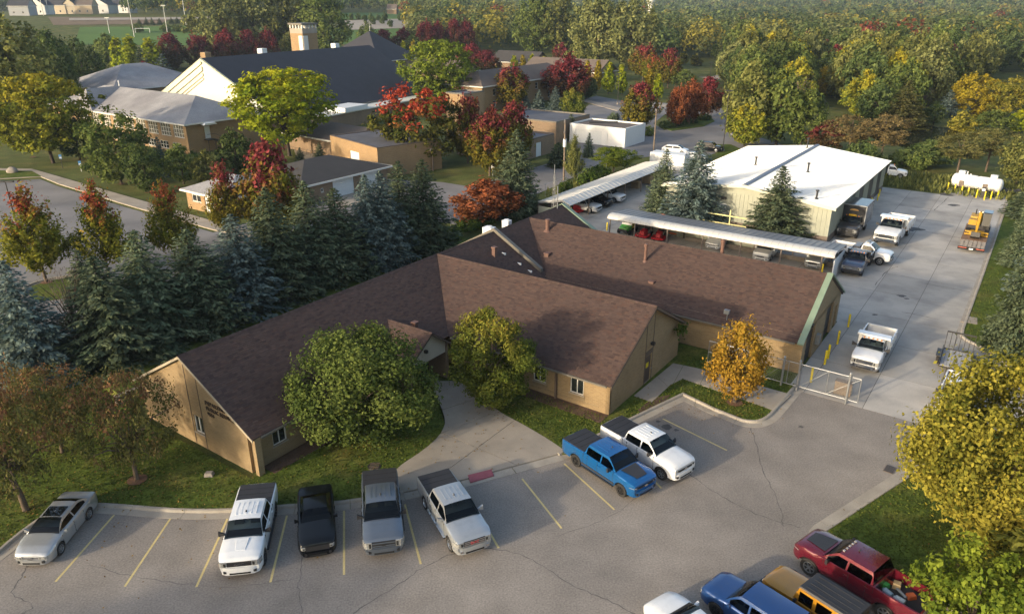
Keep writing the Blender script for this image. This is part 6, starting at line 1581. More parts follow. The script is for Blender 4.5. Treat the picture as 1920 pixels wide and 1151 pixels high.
def quad_mesh(name, C, N, size, tint, aspect=0.62, rng=None, T=None):
    n = len(C)
    N = N / np.maximum(1e-6, np.linalg.norm(N, axis=1, keepdims=True))
    if T is None: T = rng.normal(size=(n, 3))
    T = T - N * (T * N).sum(1, keepdims=True); T /= np.maximum(1e-6, np.linalg.norm(T, axis=1, keepdims=True))
    B = np.cross(N, T)
    s = size[:, None]
    bend = N * s * .12
    V = np.stack([C - T * s - bend, C + B * s * aspect, C + T * s - bend, C - B * s * aspect], 1).reshape(-1, 3)
    return V, np.repeat(tint, 4, axis=0)
def make_mesh(name, parts, mats):
    """parts: list of (V (4n,3) quads, tint (4n,3), material index)"""
    V = np.concatenate([p[0] for p in parts]); TT = np.concatenate([p[1] for p in parts])
    nq = len(V) // 4
    me = bpy.data.meshes.new(name)
    me.vertices.add(len(V)); me.vertices.foreach_set('co', V.astype(np.float32).ravel())
    me.loops.add(len(V)); me.loops.foreach_set('vertex_index', np.arange(len(V), dtype=np.int32))
    me.polygons.add(nq); me.polygons.foreach_set('loop_start', np.arange(0, len(V), 4, dtype=np.int32))
    for m in mats: me.materials.append(m)
    if len(mats) > 1: me.polygons.foreach_set('material_index', np.concatenate([np.full(len(p[0]) // 4, p[2], dtype=np.int32) for p in parts]))
    me.update(calc_edges=True)
    a = me.color_attributes.new('tint', 'FLOAT_COLOR', 'POINT')
    a.data.foreach_set('color', np.concatenate([TT, np.ones((len(V), 1))], 1).astype(np.float32).ravel())
    return me

def prof_round(t): return np.sqrt(np.clip(1 - (2 * t - 1) ** 2, 0, 1)) ** .8
def prof_oval(t): return np.clip(np.sin(np.pi * np.clip(t, 0, 1) ** .75) ** .75, 0, 1)
def prof_flame(t): return np.clip((1 - t) ** .9 * np.minimum(1, .35 + t * 4.5), 0, 1)
def prof_umb(t): return np.clip(np.where(t < .45, .45 + t * 1.2, np.sqrt(np.clip(1 - ((t - .42) / .6) ** 2, 0, 1))), 0, 1)
def prof_col(t): return np.clip(np.sin(np.pi * np.clip(t, 0.02, 1) ** .6) ** .6 * (1 - .35 * t), 0, 1)
def prof_spread(t): return np.clip(np.where(t < .4, .45 + t * 1.4, np.sqrt(np.clip(1 - ((t - .35) / .66) ** 2, 0, 1))), 0, 1)

def crown_quads(rng, nc, per, prof, h0, h1, rad, cr, leaf, up=.35, stretch=1.0, flat=1.0, inner=.2, aspect=.62, axis_up=.8):
    t = rng.random(nc * 4); keep = rng.random(nc * 4) < (prof(t) * .9 + .08); t = t[keep][:nc]; n = len(t)
    a = rng.random(n) * 2 * np.pi; ph = rng.random(4) * 6.28
    lobe = 1 + .13 * np.sin(2 * a + ph[0]) + .12 * np.sin(3 * a + ph[1] + 4 * t) + .11 * np.sin(5 * a + ph[2] - 7 * t)
    q = np.where(rng.random(n) < inner, rng.uniform(.15, .7, n), rng.uniform(.72, 1.0, n))
    r = prof(t) * rad * lobe * q
    cc = np.stack([r * np.cos(a), r * np.sin(a), h0 + (h1 - h0) * t], 1)
    rc = cr * rng.uniform(.55, 1.35, n)
    out = np.stack([np.cos(a), np.sin(a), np.zeros(n)], 1)
    ax = out * (1 - axis_up) + np.array([0, 0, axis_up]); ax /= np.linalg.norm(ax, axis=1, keepdims=True)
    m = n * per
    ci = np.repeat(np.arange(n), per)
    d = rng.normal(size=(m, 3)); d /= np.linalg.norm(d, axis=1, keepdims=True)
    rr = rc[ci] * rng.random(m) ** .45
    P = d * rr[:, None]
    al = (P * ax[ci]).sum(1, keepdims=True)
    P = P + ax[ci] * al * (stretch - 1)
    P[:, 2] *= flat
    C = cc[ci] + P
    N = d * .8 + out[ci] * .45 * (q[ci] > .5)[:, None] + np.array([0, 0, up]) + rng.normal(size=(m, 3)) * .55
    T = None
    if stretch > 1.3: T = ax[ci] + rng.normal(size=(m, 3)) * .5
    tint = np.stack([rng.random(m), np.repeat(rng.random(n), per), np.clip((C[:, 2] - h0) / (h1 - h0), 0, 1)], 1)
    V, tt = quad_mesh('', C, N, leaf * rng.uniform(.6, 1.4, m), tint, aspect, rng, T)
    return V, tt, cc
def trunk_mesh(name, h, r, limbs, mat, top=.75, bend=.15, seed=0, n=8):
    rnd = random.Random(seed); m = MB()
    pts = [Vector((0, 0, -.2)), Vector((0, 0, .15))] + [Vector((rnd.uniform(-bend, bend) * k / 4, rnd.uniform(-bend, bend) * k / 4, h * top * k / 4)) for k in range(1, 5)]
    m.path(pts, [r * 1.6, r * 1.05, r * .92, r * .78, r * .58, r * .3], n)
    for L in limbs:
        e = Vector(L); s = rnd.uniform(.35, .8); b = pts[2] * (1 - s) + pts[4] * s; b.z = min(b.z, e.z - .3)
        mid = b * .5 + e * .5 + Vector((0, 0, .12 * (e - b).length)); m.path([b, mid, e], [r * .42, r * .28, r * .08], 6)
    return m.mesh(name, [mat], smooth=60)

PROTO = {}
def proto(key, h, rad, seed, kind, dens=1.0, leaf=None, per=58):
    rng = np.random.default_rng(seed)
    if kind == 'round':
        V, tt, cc = crown_quads(rng, int(230 * dens), per, prof_round, h * .10, h * .97, rad * .88, rad * .19, leaf or .15, inner=.15)
        tr = trunk_mesh(key, h, .16, [c for c in cc[:9] * .7], BARK, seed=seed)
    elif kind == 'oval':
        V, tt, cc = crown_quads(rng, int(190 * dens), 36, prof_oval, h * .14, h * .97, rad * .92, rad * .19, leaf or .2, stretch=1.9, axis_up=.78)
        tr = trunk_mesh(key, h, .14, [c * np.array([.7, .7, .9]) for c in cc[:10]], BARK, seed=seed)
    elif kind == 'flame':
        V, tt, cc = crown_quads(rng, int(150 * dens), 40, prof_flame, h * .22, h * .98, rad * .95, rad * .13, leaf or .16, stretch=3.4, axis_up=.6, inner=.3)
        tr = trunk_mesh(key, h, .10, [c * np.array([.8, .8, .95]) for c in cc[:14]], BARK, seed=seed, top=.85, bend=.08)
    elif kind == 'umbrella':
        V, tt, cc = crown_quads(rng, int(300 * dens), 46, prof_umb, h * .20, h * .98, rad * .95, rad * .15, leaf or .24, up=.8, flat=.62, inner=.35)
        tr = trunk_mesh(key, h, .26, [c * np.array([.85, .85, .95]) for c in cc[:16]], BARKD, top=.6, seed=seed, bend=.4)
    elif kind == 'spread':
        V, tt, cc = crown_quads(rng, int(260 * dens), 46, prof_spread, h * .22, h * .97, rad * .95, rad * .15, leaf or .13, up=.5, flat=.8, inner=.35)
        tr = trunk_mesh(key, h, .15, [c * np.array([.85, .85, .9]) for c in cc[:16]], BARK, top=.5, seed=seed, bend=.35)
    elif kind == 'tall':
        V, tt, cc = crown_quads(rng, int(210 * dens), 34, prof_oval, h * .12, h * .98, rad * .92, rad * .17, leaf or .36, stretch=1.5, axis_up=.85, inner=.3)
        tr = trunk_mesh(key, h, .35, [c * np.array([.7, .7, .9]) for c in cc[:12]], BARK, seed=seed, bend=.6)
    elif kind == 'column':
        V, tt, cc = crown_quads(rng, int(70 * dens), 26, prof_col, h * .12, h * .99, rad * .9, rad * .34, leaf or .2, stretch=1.8, axis_up=.9)
        tr = trunk_mesh(key, h, .09, [], BARK, seed=seed)
    elif kind == 'generic':
        V, tt, cc = crown_quads(rng, int(110 * dens), 26, prof_oval, h * .10, h * .97, rad * .92, rad * .22, leaf or .42, inner=.2, flat=.85)
        tr = trunk_mesh(key, h, .25, [c * .8 for c in cc[:6]], BARKD, seed=seed, bend=.4)
    elif kind == 'shrub':
        V, tt, cc = crown_quads(rng, int(60 * dens), 30, prof_round, 0.0, h, rad * .9, rad * .26, leaf or .13)
        tr = trunk_mesh(key, h, .05, [c * .7 for c in cc[:5]], BARK, seed=seed)
    elif kind == 'bare':
        V, tt, cc = crown_quads(rng, int(60 * dens), 16, prof_spread, h * .3, h * .97, rad * .9, rad * .2, leaf or .12, stretch=2.2, aspect=.2)
        tr = trunk_mesh(key, h, .12, [c for c in cc[:24]], BARK, seed=seed)
    elif kind == 'pine':
        V, tt, cc = crown_quads(rng, int(120 * dens), 40, prof_umb, h * .38, h * .98, rad * .95, rad * .2, leaf or .2, up=.5, flat=.5, inner=.3, aspect=.3)
        tr = trunk_mesh(key, h, .2, [c * np.array([.9, .9, .95]) for c in cc[:14]], BARK, top=.9, seed=seed, bend=.3)
    elif kind == 'spruce':
        lv = int(26 * math.sqrt(dens)); Cs, Ns, Ss, Ts, Tn = [], [], [], [], []
        for i in range(lv):
            t = i / (lv - 1); z = h * (.05 + .93 * t); Rl = rad * min(1, (1 - t) * 1.12) ** .78 * 1.0 + .12
            nb = max(4, int((15 - 9 * t) * (dens ** .3))); a0 = rng.random() * 6.28
            for b in range(nb):
                a = a0 + 6.283 * b / nb + rng.normal() * .18; L = Rl * rng.uniform(.72, 1.1); g = rng.random()
                ns = max(4, int(L / rad * 17 * dens ** .2))
                s = np.linspace(.18, 1, ns); droop = -.28 * L * s ** 1.3 + .16 * L * s ** 3 + t * .35 * L * s
                o = np.array([math.cos(a), math.sin(a), 0]); sd = np.array([-math.sin(a), math.cos(a), 0])
                for side in (-1, 0, 1):
                    wv = .26 * L * (1 - s * .75)
                    P = o * (s * L)[:, None] + sd * (side * wv * rng.uniform(.6, 1.1, ns))[:, None] + np.array([0, 0, 1]) * (z + droop - abs(side) * .1 * L * .5)[:, None]
                    P += rng.normal(size=(ns, 3)) * .05
                    d = o * 1.0 + sd * side * .7 + np.array([0, 0, -.15]); d /= np.linalg.norm(d)
                    Cs.append(P); Ns.append(np.array([0, 0, 1]) + o * .35 + rng.normal(size=(ns, 3)) * .45); Ts.append(np.tile(d, (ns, 1)) + rng.normal(size=(ns, 3)) * .25)
                    Ss.append(np.full(ns, (leaf or .24)) * rng.uniform(.7, 1.25, ns) * (1 - .35 * t)); Tn.append(np.stack([rng.random(ns), np.full(ns, g), np.full(ns, t)], 1))
        C, N, S_, T_, tn = map(np.concatenate, (Cs, Ns, Ss, Ts, Tn))
        V, tt = quad_mesh('', C, N, S_, tn, .42, rng, T_)
        m = MB(); m.path([(0, 0, -.2), (0, 0, h * .5), (0, 0, h * .98)], [.2, .12, .02], 7); tr = m.mesh(key, [BARKD], smooth=60)
    me = make_mesh('crown', [(V, tt, 0)], [LM['green']])
    PROTO[key] = (me, tr, h, rad, (V, tt))
proto('round_a', 8.0, 4.2, 101, 'round', 1.15, .095, 130); proto('round_b', 7.2, 3.0, 102, 'round', .95, .085, 110); proto('round_c', 9, 4, 103, 'round', .6, .19, 50)
proto('orange', 6.2, 2.3, 104, 'oval', 1.1, .10)
for i in range(3): proto('oval%d' % i, 9.5, 3.1, 110 + i, 'oval', .95, .2)
for i in range(2): proto('flame%d' % i, 7.5, 2.6, 120 + i, 'flame', 1.4, .11)
for i in range(2): proto('umb%d' % i, 14, 8.0, 130 + i, 'umbrella', 1.0, .26)
for i in range(2): proto('crab%d' % i, 6.6, 4.6, 140 + i, 'spread', .78, .095)
for i in range(3): proto('spruce%d' % i, 10.5, 3.0, 150 + i, 'spruce', 1.25, .23)
proto('spruce_s', 5, 1.5, 154, 'spruce', .4, .22)
for i in range(2): proto('tall%d' % i, 22, 7.5, 160 + i, 'tall', 1.0, .38)
for i in range(2): proto('pine%d' % i, 11, 4.5, 170 + i, 'pine', 1.0, .24)
proto('col0', 6, 1.1, 180, 'column'); proto('col1', 6, 1.2, 181, 'column')
for i in range(3): proto('gen%d' % i, 14, 6, 190 + i, 'generic', 1.2, .38)
for i in range(2): proto('shrub%d' % i, 2.0, 1.6, 200 + i, 'shrub', 1.0, .13)
proto('bare', 6, 3.2, 210, 'bare')
proto('yel', 9.5, 5.2, 220, 'round', 1.4, .105, 140)
proto('softpine', 10, 3.6, 221, 'spruce', 1.3, .26)

TN = {'spruce': 'spruce_tree', 'softp': 'pine_tree', 'pine': 'pine_tree', 'shrub': 'shrub', 'umb': 'locust_tree', 'crab': 'crab_apple_tree', 'col': 'column_tree', 'bare': 'bare_tree'}
trnd = random.Random(99)
def tree(key, base, top, wpx, mat, label, group=None, z0=0.0, ground=None, name=None, cat='tree', hscale=None):
    p = ground if ground is not None else (G(*base) if base[1] > 118 else GT(*base))
    p = Vector((p[0], p[1], p[2] if ground is None and base[1] <= 118 else z0))
    cr, tr, h, rad, _ = PROTO[key]
    H_ = hscale or height_at(p, top)
    fw = p.y * CP - (p.z + H_ * .5 - HCAM) * SP
    wm = wpx * fw / FPX
    sx, sz = wm / (2 * rad), H_ / h
    nm = name or next((v for k, v in TN.items() if key.startswith(k)), 'maple_tree' if key[:4] in ('oval', 'flam', 'roun', 'yel', 'oran') else 'broadleaf_tree')
    if cat == 'tree' and nm == 'shrub': cat = 'shrub'
    r_ = thing(nm, label, cat, p, trnd.random() * 6.28, group)
    r_.rotation_euler[0] = trnd.gauss(0, .022); r_.rotation_euler[1] = trnd.gauss(0, .022)
    o = link('crown', cr, r_); o.scale = (sx, sx, sz)
    o.material_slots[0].link = 'OBJECT'; o.material_slots[0].material = LM[mat]
    t = link('trunk', tr, r_); k = (sx + sz) / 2; t.scale = (k, k, sz)
    return r_
FG = 'trees round the front car park'
tree('round_a', (688, 822), 626, 278, 'maple', 'large dense round green maple in front of the long shingled wing')
tree('round_b', (924, 764), 583, 172, 'maple2', 'rounded green maple with yellow tinge beside the entrance walk')
tree('orange', (1377, 757), 600, 120, 'orange', 'small bright orange maple on the kerbed grass island')
tree('crab0', (258, 902), 690, 205, 'crab', 'brown tinged crab apple tree with visible leaning trunk by the lettered gable')
tree('crab1', (50, 958), 685, 270, 'crab', 'wide brown crab apple tree at the left edge behind the silver car')
tree('crab1', (118, 850), 690, 210, 'crab', 'russet crab apple tree between the left edge and the lettered gable')
tree('yel', (1868, 1005), 684, 385, 'yellow', 'big golden yellow maple at the right edge of the car park')
tree('softpine', (1990, 1180), 800, 330, 'soft_pine', 'soft needled pine at the lower right edge')
tree('round_c', (1800, 1230), 1035, 200, 'bright_green', 'bright green maple in the lower right corner')
tree('spruce1', (1990, 640), 300, 215, 'green_spruce', 'tall green spruce at the right edge beside the concrete yard')
tree('spruce2', (1900, 664), 380, 118, 'green_spruce', 'drooping green spruce beside the bend of the yard kerb')
tree('spruce0', (1955, 560), 350, 130, 'blue_spruce', 'bluish spruce behind the tall green spruce at the right edge')
tree('spruce1', (1912, 500), 362, 80, 'green_spruce', 'narrow spruce beside the excavator trailer')
SG = 'spruces in the row behind the long wing'
def srow(x, u, top, w, key, mat, label, v=-52.6):
    # stand on the planting bank, u along the row
    p = W(u, v); tree(key, None, top, w, mat, label, SG, z0=.6, ground=(p.x, p.y))
for a in [(20, 19.0, 486, 190, 'spruce0', 'blue_spruce', 'blue spruce at the left edge of the picture', -55.5), (172, 24.0, 478, 215, 'spruce1', 'green_spruce', 'dark spruce with a thin brownish top, second in the row from the left', -53.6), (258, 27.3, 430, 190, 'spruce2', 'green_spruce', 'dark green spruce third in the row from the left', -54.0), (345, 31.3, 428, 190, 'spruce0', 'green_spruce', 'broad green spruce fourth in the row from the left', -53.6), (440, 35.3, 400, 175, 'spruce1', 'blue_spruce', 'blue spruce with a rounded blue top in the middle of the row', -53.6), (503, 39.3, 350, 165, 'spruce2', 'green_spruce', 'tall spruce just right of the blue topped one', -53.8), (575, 43.6, 338, 160, 'spruce0', 'green_spruce', 'tall pointed spruce right of the middle of the row', -54.0), (630, 46.8, 352, 150, 'spruce1', 'green_spruce', 'olive spruce in front of the garage doors', -53.6), (693, 50.4, 325, 125, 'spruce2', 'blue_spruce', 'slim blue spruce left of the blue pair', -53.4), (722, 52.0, 318, 125, 'spruce0', 'blue_spruce', 'pale blue spruce right of the blue pair', -52.8), (765, 55.0, 302, 130, 'spruce1', 'green_spruce', 'dark spruce second from the right end of the row', -53.4), (812, 58.3, 298, 130, 'spruce2', 'green_spruce', 'dark spruce at the right end of the row', -53.0)]: srow(*a)
tree('spruce_s', (162, 560), 470, 70, 'green_spruce', 'small spruce poking up beyond the second spruce of the row')
tree('bare', (155, 690), 505, 120, 'bare', 'thin brown half dead tree in front of the row', z0=.3)
# left lot maples
tree('flame0', (88, 531), 348, 150, 'redtop_low', 'green and yellow young maple with one red branch on the lot island')
tree('flame1', (205, 520), 345, 120, 'redtop_low', 'young maple with a bright red top standing left of the next one')
tree('flame0', (330, 490), 343, 105, 'redtop_low', 'young orange tipped maple near the pavement')
tree('flame1', (432, 452), 308, 95, 'redtop', 'slim red topped maple in front of the small brick house')
tree('oval0', (520, 452), 266, 130, 'redtop', 'large crimson topped maple left of the black roofed garage')
# in front of the school
tree('umb0', (100, 306), 139, 195, 'gold_green', 'wide golden locust tree with umbrella crown at the left edge')
tree('umb1', (543, 292), 127, 215, 'yellow_green', 'broad bright yellow green locust tree in front of the dark church roof')
tree('round_c', (228, 346), 213, 130, 'green', 'dense dark green tree in front of the school windows', name='broadleaf_tree')
tree('round_c', (279, 362), 274, 78, 'dark_green', 'small round dark green tree right of the denser school tree', name='broadleaf_tree')
tree('spruce_s', (306, 330), 258, 34, 'blue_spruce', 'small blue spruce against the school wall')
tree('gen0', (345, 345), 268, 72, 'green', 'leafy green tree below the school corner')
tree('gen1', (392, 350), 280, 62, 'olive', 'olive green tree left of the fire stair')
tree('gen2', (445, 335), 240, 80, 'dark_green', 'dark green tree under the left side of the yellow green locust')
tree('gen0', (150, 300), 220, 90, 'dark_green', 'dark tree behind the golden locust trunk')
tree('flame0', (188, 332), 262, 42, 'green', 'thin green sapling with a mulch ring on the lawn')
tree('gen1', (20, 262), 205, 70, 'gold_green', 'small golden tree at the left edge below the locust')
tree('spruce_s', (563, 306), 277, 22, 'green_spruce', 'little dark spruce on the courtyard')
tree('spruce_s', (601, 306), 268, 28, 'green_spruce', 'sparse little spruce beside the tan flat block')
# big trees at the far left
for a in [((40, 235), 15, 190, 'tall0', 'olive', 'huge olive tree filling the upper left corner'), ((118, 210), 55, 100, 'tall1', 'dark_green', 'dark tall tree right of the huge olive tree'), ((170, 190), 70, 90, 'tall0', 'dark_green', 'dark green tree above the rear school wing'), ((-10, 240), 60, 120, 'tall1', 'gold_green', 'golden green tree cut by the left edge')]: tree(a[3], a[0], a[1], a[2], a[4], a[5])
for x, y, t, w, k, mt, lab in [(208, 135, 62, 62, 'gen1', 'green', 'round green tree behind the rear school wing'), (228, 138, 72, 36, 'col0', 'yellow_green', 'bright column tree beside the round green one'), (250, 140, 68, 44, 'col1', 'yellow_green', 'tall yellow green column tree behind the school'), (292, 142, 72, 44, 'col0', 'yellow_green', 'yellow green column tree left of the maroon maples'), (272, 150, 90, 44, 'spruce_s', 'green_spruce', 'dark spruce between the column trees'), (312, 165, 102, 50, 'spruce_s', 'blue_spruce', 'dark bluish spruce above the grey roofs'), (278, 160, 115, 44, 'gen2', 'maroon', 'low maroon tree behind the rear school roof'),
                               (325, 138, 63, 58, 'oval0', 'maroon', 'brownish maroon maple, first of five behind the church'), (378, 136, 62, 56, 'oval1', 'maroon', 'dark maroon maple, second of five behind the church'), (428, 132, 55, 54, 'oval2', 'crimson', 'reddish maple, third of five behind the church'), (470, 130, 57, 46, 'oval0', 'crimson', 'purple red maple, fourth of five behind the church'), (508, 128, 52, 42, 'oval1', 'crimson', 'dark purple maple, fifth of five behind the church'), (545, 125, 60, 40, 'gen0', 'olive', 'olive tree left of the brick tower')]: tree(k, (x, y), t, w, mt, lab)
for x, y, t, w, k, mt, lab in [(420, 112, -28, 120, 'tall0', 'willow', 'tall pale cottonwood, leftmost above the maroon maples'), (480, 110, -34, 110, 'tall1', 'willow', 'tall pale cottonwood above the middle maroon maples'), (540, 108, -30, 100, 'tall0', 'olive', 'tall olive cottonwood left of the brick tower'), (612, 112, -24, 120, 'tall1', 'green', 'tall dark cottonwood right of the brick tower'), (612, 125, 70, 60, 'gen1', 'green', 'green bush like tree right of the brick tower')]: tree(k, (x, y), t, w, mt, lab)
# centre
for x, y, t, w, k, mt, lab in [(785, 312, 163, 158, 'round_c', 'scarlet', 'large maple with scarlet patches over green beside the tan flat block'), (826, 206, 75, 142, 'umb0', 'bright_green', 'big bright green locust tree behind the scarlet maple'), (877, 306, 173, 66, 'oval1', 'redtop', 'upright dark crimson topped maple left of the pair'), (918, 330, 203, 92, 'oval2', 'redtop', 'crimson topped maple with white sign beneath'), (962, 318, 192, 86, 'oval0', 'redtop', 'red topped maple behind the tall olive spruce'), (965, 402, 241, 112, 'spruce0', 'green_spruce', 'tall olive green spruce at the street corner'), (958, 205, 120, 74, 'oval1', 'redtop', 'dark red maple in front of the brown hip roof'), (1062, 192, 104, 92, 'oval2', 'crimson', 'bright crimson maple at the end of the brown hip roof'), (1100, 186, 142, 44, 'round_c', 'dark_green', 'round dark green tree right of the crimson maple'),
                               (985, 206, 178, 26, 'spruce_s', 'blue_spruce', 'smallest blue spruce of three in a row'), (1010, 214, 169, 32, 'spruce_s', 'blue_spruce', 'middle blue spruce of three in a row'), (1042, 226, 161, 42, 'spruce1', 'blue_spruce', 'tallest pale blue spruce of three in a row'), (1074, 236, 167, 54, 'round_c', 'maple2', 'round green and gold tree beside the blue spruces'), (1070, 262, 214, 34, 'spruce_s', 'green_spruce', 'dark spruce behind the flat roofed annex'), (1046, 312, 268, 46, 'spruce_s', 'green_spruce', 'small dark spruce in front of the low brick shop door'), (1102, 295, 250, 24, 'spruce_s', 'green_spruce', 'small dark spruce in front of the white garage'), (1078, 345, 255, 44, 'flame1', 'olive', 'narrow olive tree entwined with vines near the utility pole'), (1150, 322, 276, 86, 'umb1', 'bright_green', 'low bright green feathery tree behind the street carport'),
                               (1196, 246, 155, 72, 'oval0', 'redtop', 'crimson topped maple behind the white garage'), (1268, 240, 158, 46, 'oval1', 'russet', 'russet maple, first of three on the traffic island'), (1292, 234, 150, 56, 'oval2', 'russet', 'russet maple in the middle of the traffic island'), (1326, 220, 145, 56, 'oval0', 'crimson', 'red brown maple at the right end of the traffic island'),
                               (800, 105, 37, 46, 'oval1', 'crimson', 'dark red maple, leftmost of the far crimson group'), (822, 104, 40, 36, 'oval2', 'crimson', 'slim crimson maple in the far crimson group'), (853, 104, 36, 40, 'oval0', 'crimson', 'crimson maple third in the far crimson group'), (876, 104, 36, 40, 'oval1', 'crimson', 'crimson maple, rightmost of the far crimson group'), (758, 100, 52, 40, 'oval2', 'maroon', 'maroon maple beyond the pyramid roof'), (722, 104, 56, 46, 'oval0', 'maroon', 'brownish maroon tree beyond the pyramid roof'), (702, 100, 62, 30, 'oval1', 'maroon', 'small maroon tree right of the pyramid roof'), (884, 140, 82, 56, 'oval2', 'crimson', 'dark crimson maple above the brown hip roof'), (912, 145, 95, 60, 'oval0', 'maroon', 'maroon maple above the brown hip roof'), (782, 105, 60, 50, 'gen0', 'green', 'green tree between the maroon and crimson groups'), (690, 90, 40, 36, 'gen1', 'green', 'green tree behind the pyramid roof')]: tree(k, (x, y), t, w, mt, lab)
cg = 'small column trees along the rectory drive'
for i, (x, y, t) in enumerate([(713, 118, 77), (726, 118, 78), (759, 120, 78), (776, 118, 76), (935, 132, 118), (964, 138, 104), (981, 138, 104), (997, 136, 102), (1018, 136, 106), (1038, 142, 112)]):
    tree('col%d' % (i % 2), (x, y), t, 17, 'yellow_green' if i % 3 else 'gold', 'small yellow green column tree in the rows along the rectory drive', cg)
for x, y, t, w, mt, lab in [(1100, 170, 114, 20, 'gold', 'orange tipped column tree left of the next golden one'), (1120, 172, 114, 20, 'gold', 'golden column tree with orange tip'), (1140, 176, 118, 26, 'yellow_green', 'yellow green column tree in the middle of the drive'), (1166, 178, 122, 22, 'yellow_green', 'green column tree beside the lamp post'), (1232, 186, 140, 20, 'yellow_green', 'column tree standing alone on the drive lawn'), (1216, 178, 132, 24, 'gold', 'golden column tree under the red topped maple'), (1280, 122, 100, 24, 'yellow', 'small yellow tree by the far car park'), (1304, 124, 104, 24, 'yellow', 'second small yellow tree by the far car park')]: tree('col0', (x, y), t, w, mt, lab)
for x, y, t, w, k, mt, lab in [(1205, 150, 82, 60, 'oval1', 'redtop', 'tall dark maple with purple top above the drive'), (1222, 160, 100, 40, 'oval2', 'redtop_low', 'orange topped maple above the drive'), (1252, 165, 92, 50, 'oval0', 'redtop', 'dark green maple with purple top right of the orange one'), (1282, 168, 130, 48, 'gen0', 'green', 'low green tree beside the russet maples'), (1085, 140, 72, 50, 'gen1', 'olive', 'green and orange tree above the long low house'), (1050, 130, 80, 40, 'gen2', 'maroon', 'brownish tree above the long low house')]: tree(k, (x, y), t, w, mt, lab)
for x, y, t, w, k, mt, lab in [(1045, 112, -25, 90, 'tall0', 'olive', 'tall cottonwood left of the pale pair'), (1000, 112, -20, 80, 'tall1', 'green', 'tall green cottonwood above the dark roofed house'), (1120, 130, -22, 120, 'tall1', 'willow', 'tall pale cottonwood, left of the pair in front of the woods'), (1180, 132, -14, 120, 'tall0', 'willow', 'tall pale cottonwood, right of the pair in front of the woods')]: tree(k, (x, y), t, w, mt, lab)
tree('oval2', (915, 418), 338, 132, 'russet', 'low russet maple at the street side of the building')
# yard trees
tree('spruce1', (1238, 404), 278, 76, 'green_spruce', 'slim spruce left of the broad blue one behind the long carport')
tree('spruce0', (1296, 426), 262, 128, 'blue_spruce', 'broad blue green spruce behind the long carport')
tree('spruce2', (1455, 446), 311, 124, 'green_spruce', 'dark spruce in front of the metal workshop')
# right hand side
for x, y, t, w, k, mt, lab in [(1400, 268, 112, 110, 'gen0', 'olive', 'big olive tree at the bend of the street'), (1455, 272, 128, 120, 'gen1', 'green', 'wide green tree behind the workshop roof'), (1395, 275, 190, 80, 'gen2', 'gold_green', 'golden green thicket tree at the bend of the street'), (1500, 275, 165, 90, 'gen0', 'green', 'green thicket tree left of the lawn gap'), (1488, 190, 106, 66, 'oval0', 'crimson', 'crimson maple standing above the thicket'), (1547, 182, 126, 48, 'round_c', 'gold', 'small vivid yellow tree beside the lawn gap'), (1495, 215, 140, 62, 'bare', 'bare', 'leafless grey tree under the crimson maple'), (1610, 225, 130, 70, 'gen1', 'gold_green', 'gold tinged tree at the wood edge'), (1690, 240, 150, 90, 'spruce2', 'pine', 'tall dark larch like tree at the wood edge'), (1640, 235, 150, 70, 'gen2', 'dark_green', 'dark tree at the wood edge behind the pond'),
                               (1590, 300, 215, 110, 'pine1', 'brown_pine', 'brown needled pine behind the workshop, left'), (1650, 306, 214, 100, 'pine0', 'brown_pine', 'brown needled pine behind the workshop, right'), (1545, 285, 225, 70, 'gen1', 'maroon', 'dark bush tree behind the white roof'), (1610, 320, 268, 60, 'shrub0', 'dark_green', 'dark shrub below the brown pines'), (1795, 322, 252, 120, 'pine1', 'pine', 'open green pine left of the white tanks'), (1848, 322, 240, 110, 'pine0', 'pine', 'open green pine behind the white tanks'), (1740, 312, 262, 100, 'gen0', 'dark_green', 'dark green bushy tree behind the white truck'), (1905, 345, 250, 90, 'gen2', 'olive', 'olive tree at the right edge behind the tanks'),
                               (1822, 218, 138, 88, 'round_c', 'gold', 'bright golden tree in front of the beige house'), (1880, 222, 146, 92, 'round_c', 'yellow', 'yellow tree at the right edge in front of the beige house'), (1802, 246, 212, 60, 'shrub1', 'yellow', 'yellow bush by the pond'), (1775, 220, 170, 40, 'spruce_s', 'blue_spruce', 'pale blue spruce left of the golden tree'), (1710, 215, 174, 40, 'gen1', 'bright_green', 'small bright green tree by the wood edge'), (1728, 210, 155, 34, 'bare', 'bare', 'dead grey brown conifer by the wood edge'), (1838, 212, 186, 40, 'spruce_s', 'blue_spruce', 'low grey spruce under the golden tree'), (1750, 235, 190, 44, 'gen2', 'dark_green', 'dark green bush like tree left of the pale spruce'), (1860, 250, 205, 80, 'gen0', 'green', 'green bush like tree right of the pond'), (1910, 250, 205, 60, 'gen1', 'yellow_green', 'yellow green tree at the right edge above the tanks'), (1940, 410, 330, 110, 'spruce0', 'green_spruce', 'dark spruce cut by the right edge below the tanks')]: tree(k, (x, y), t, w, mt, lab)
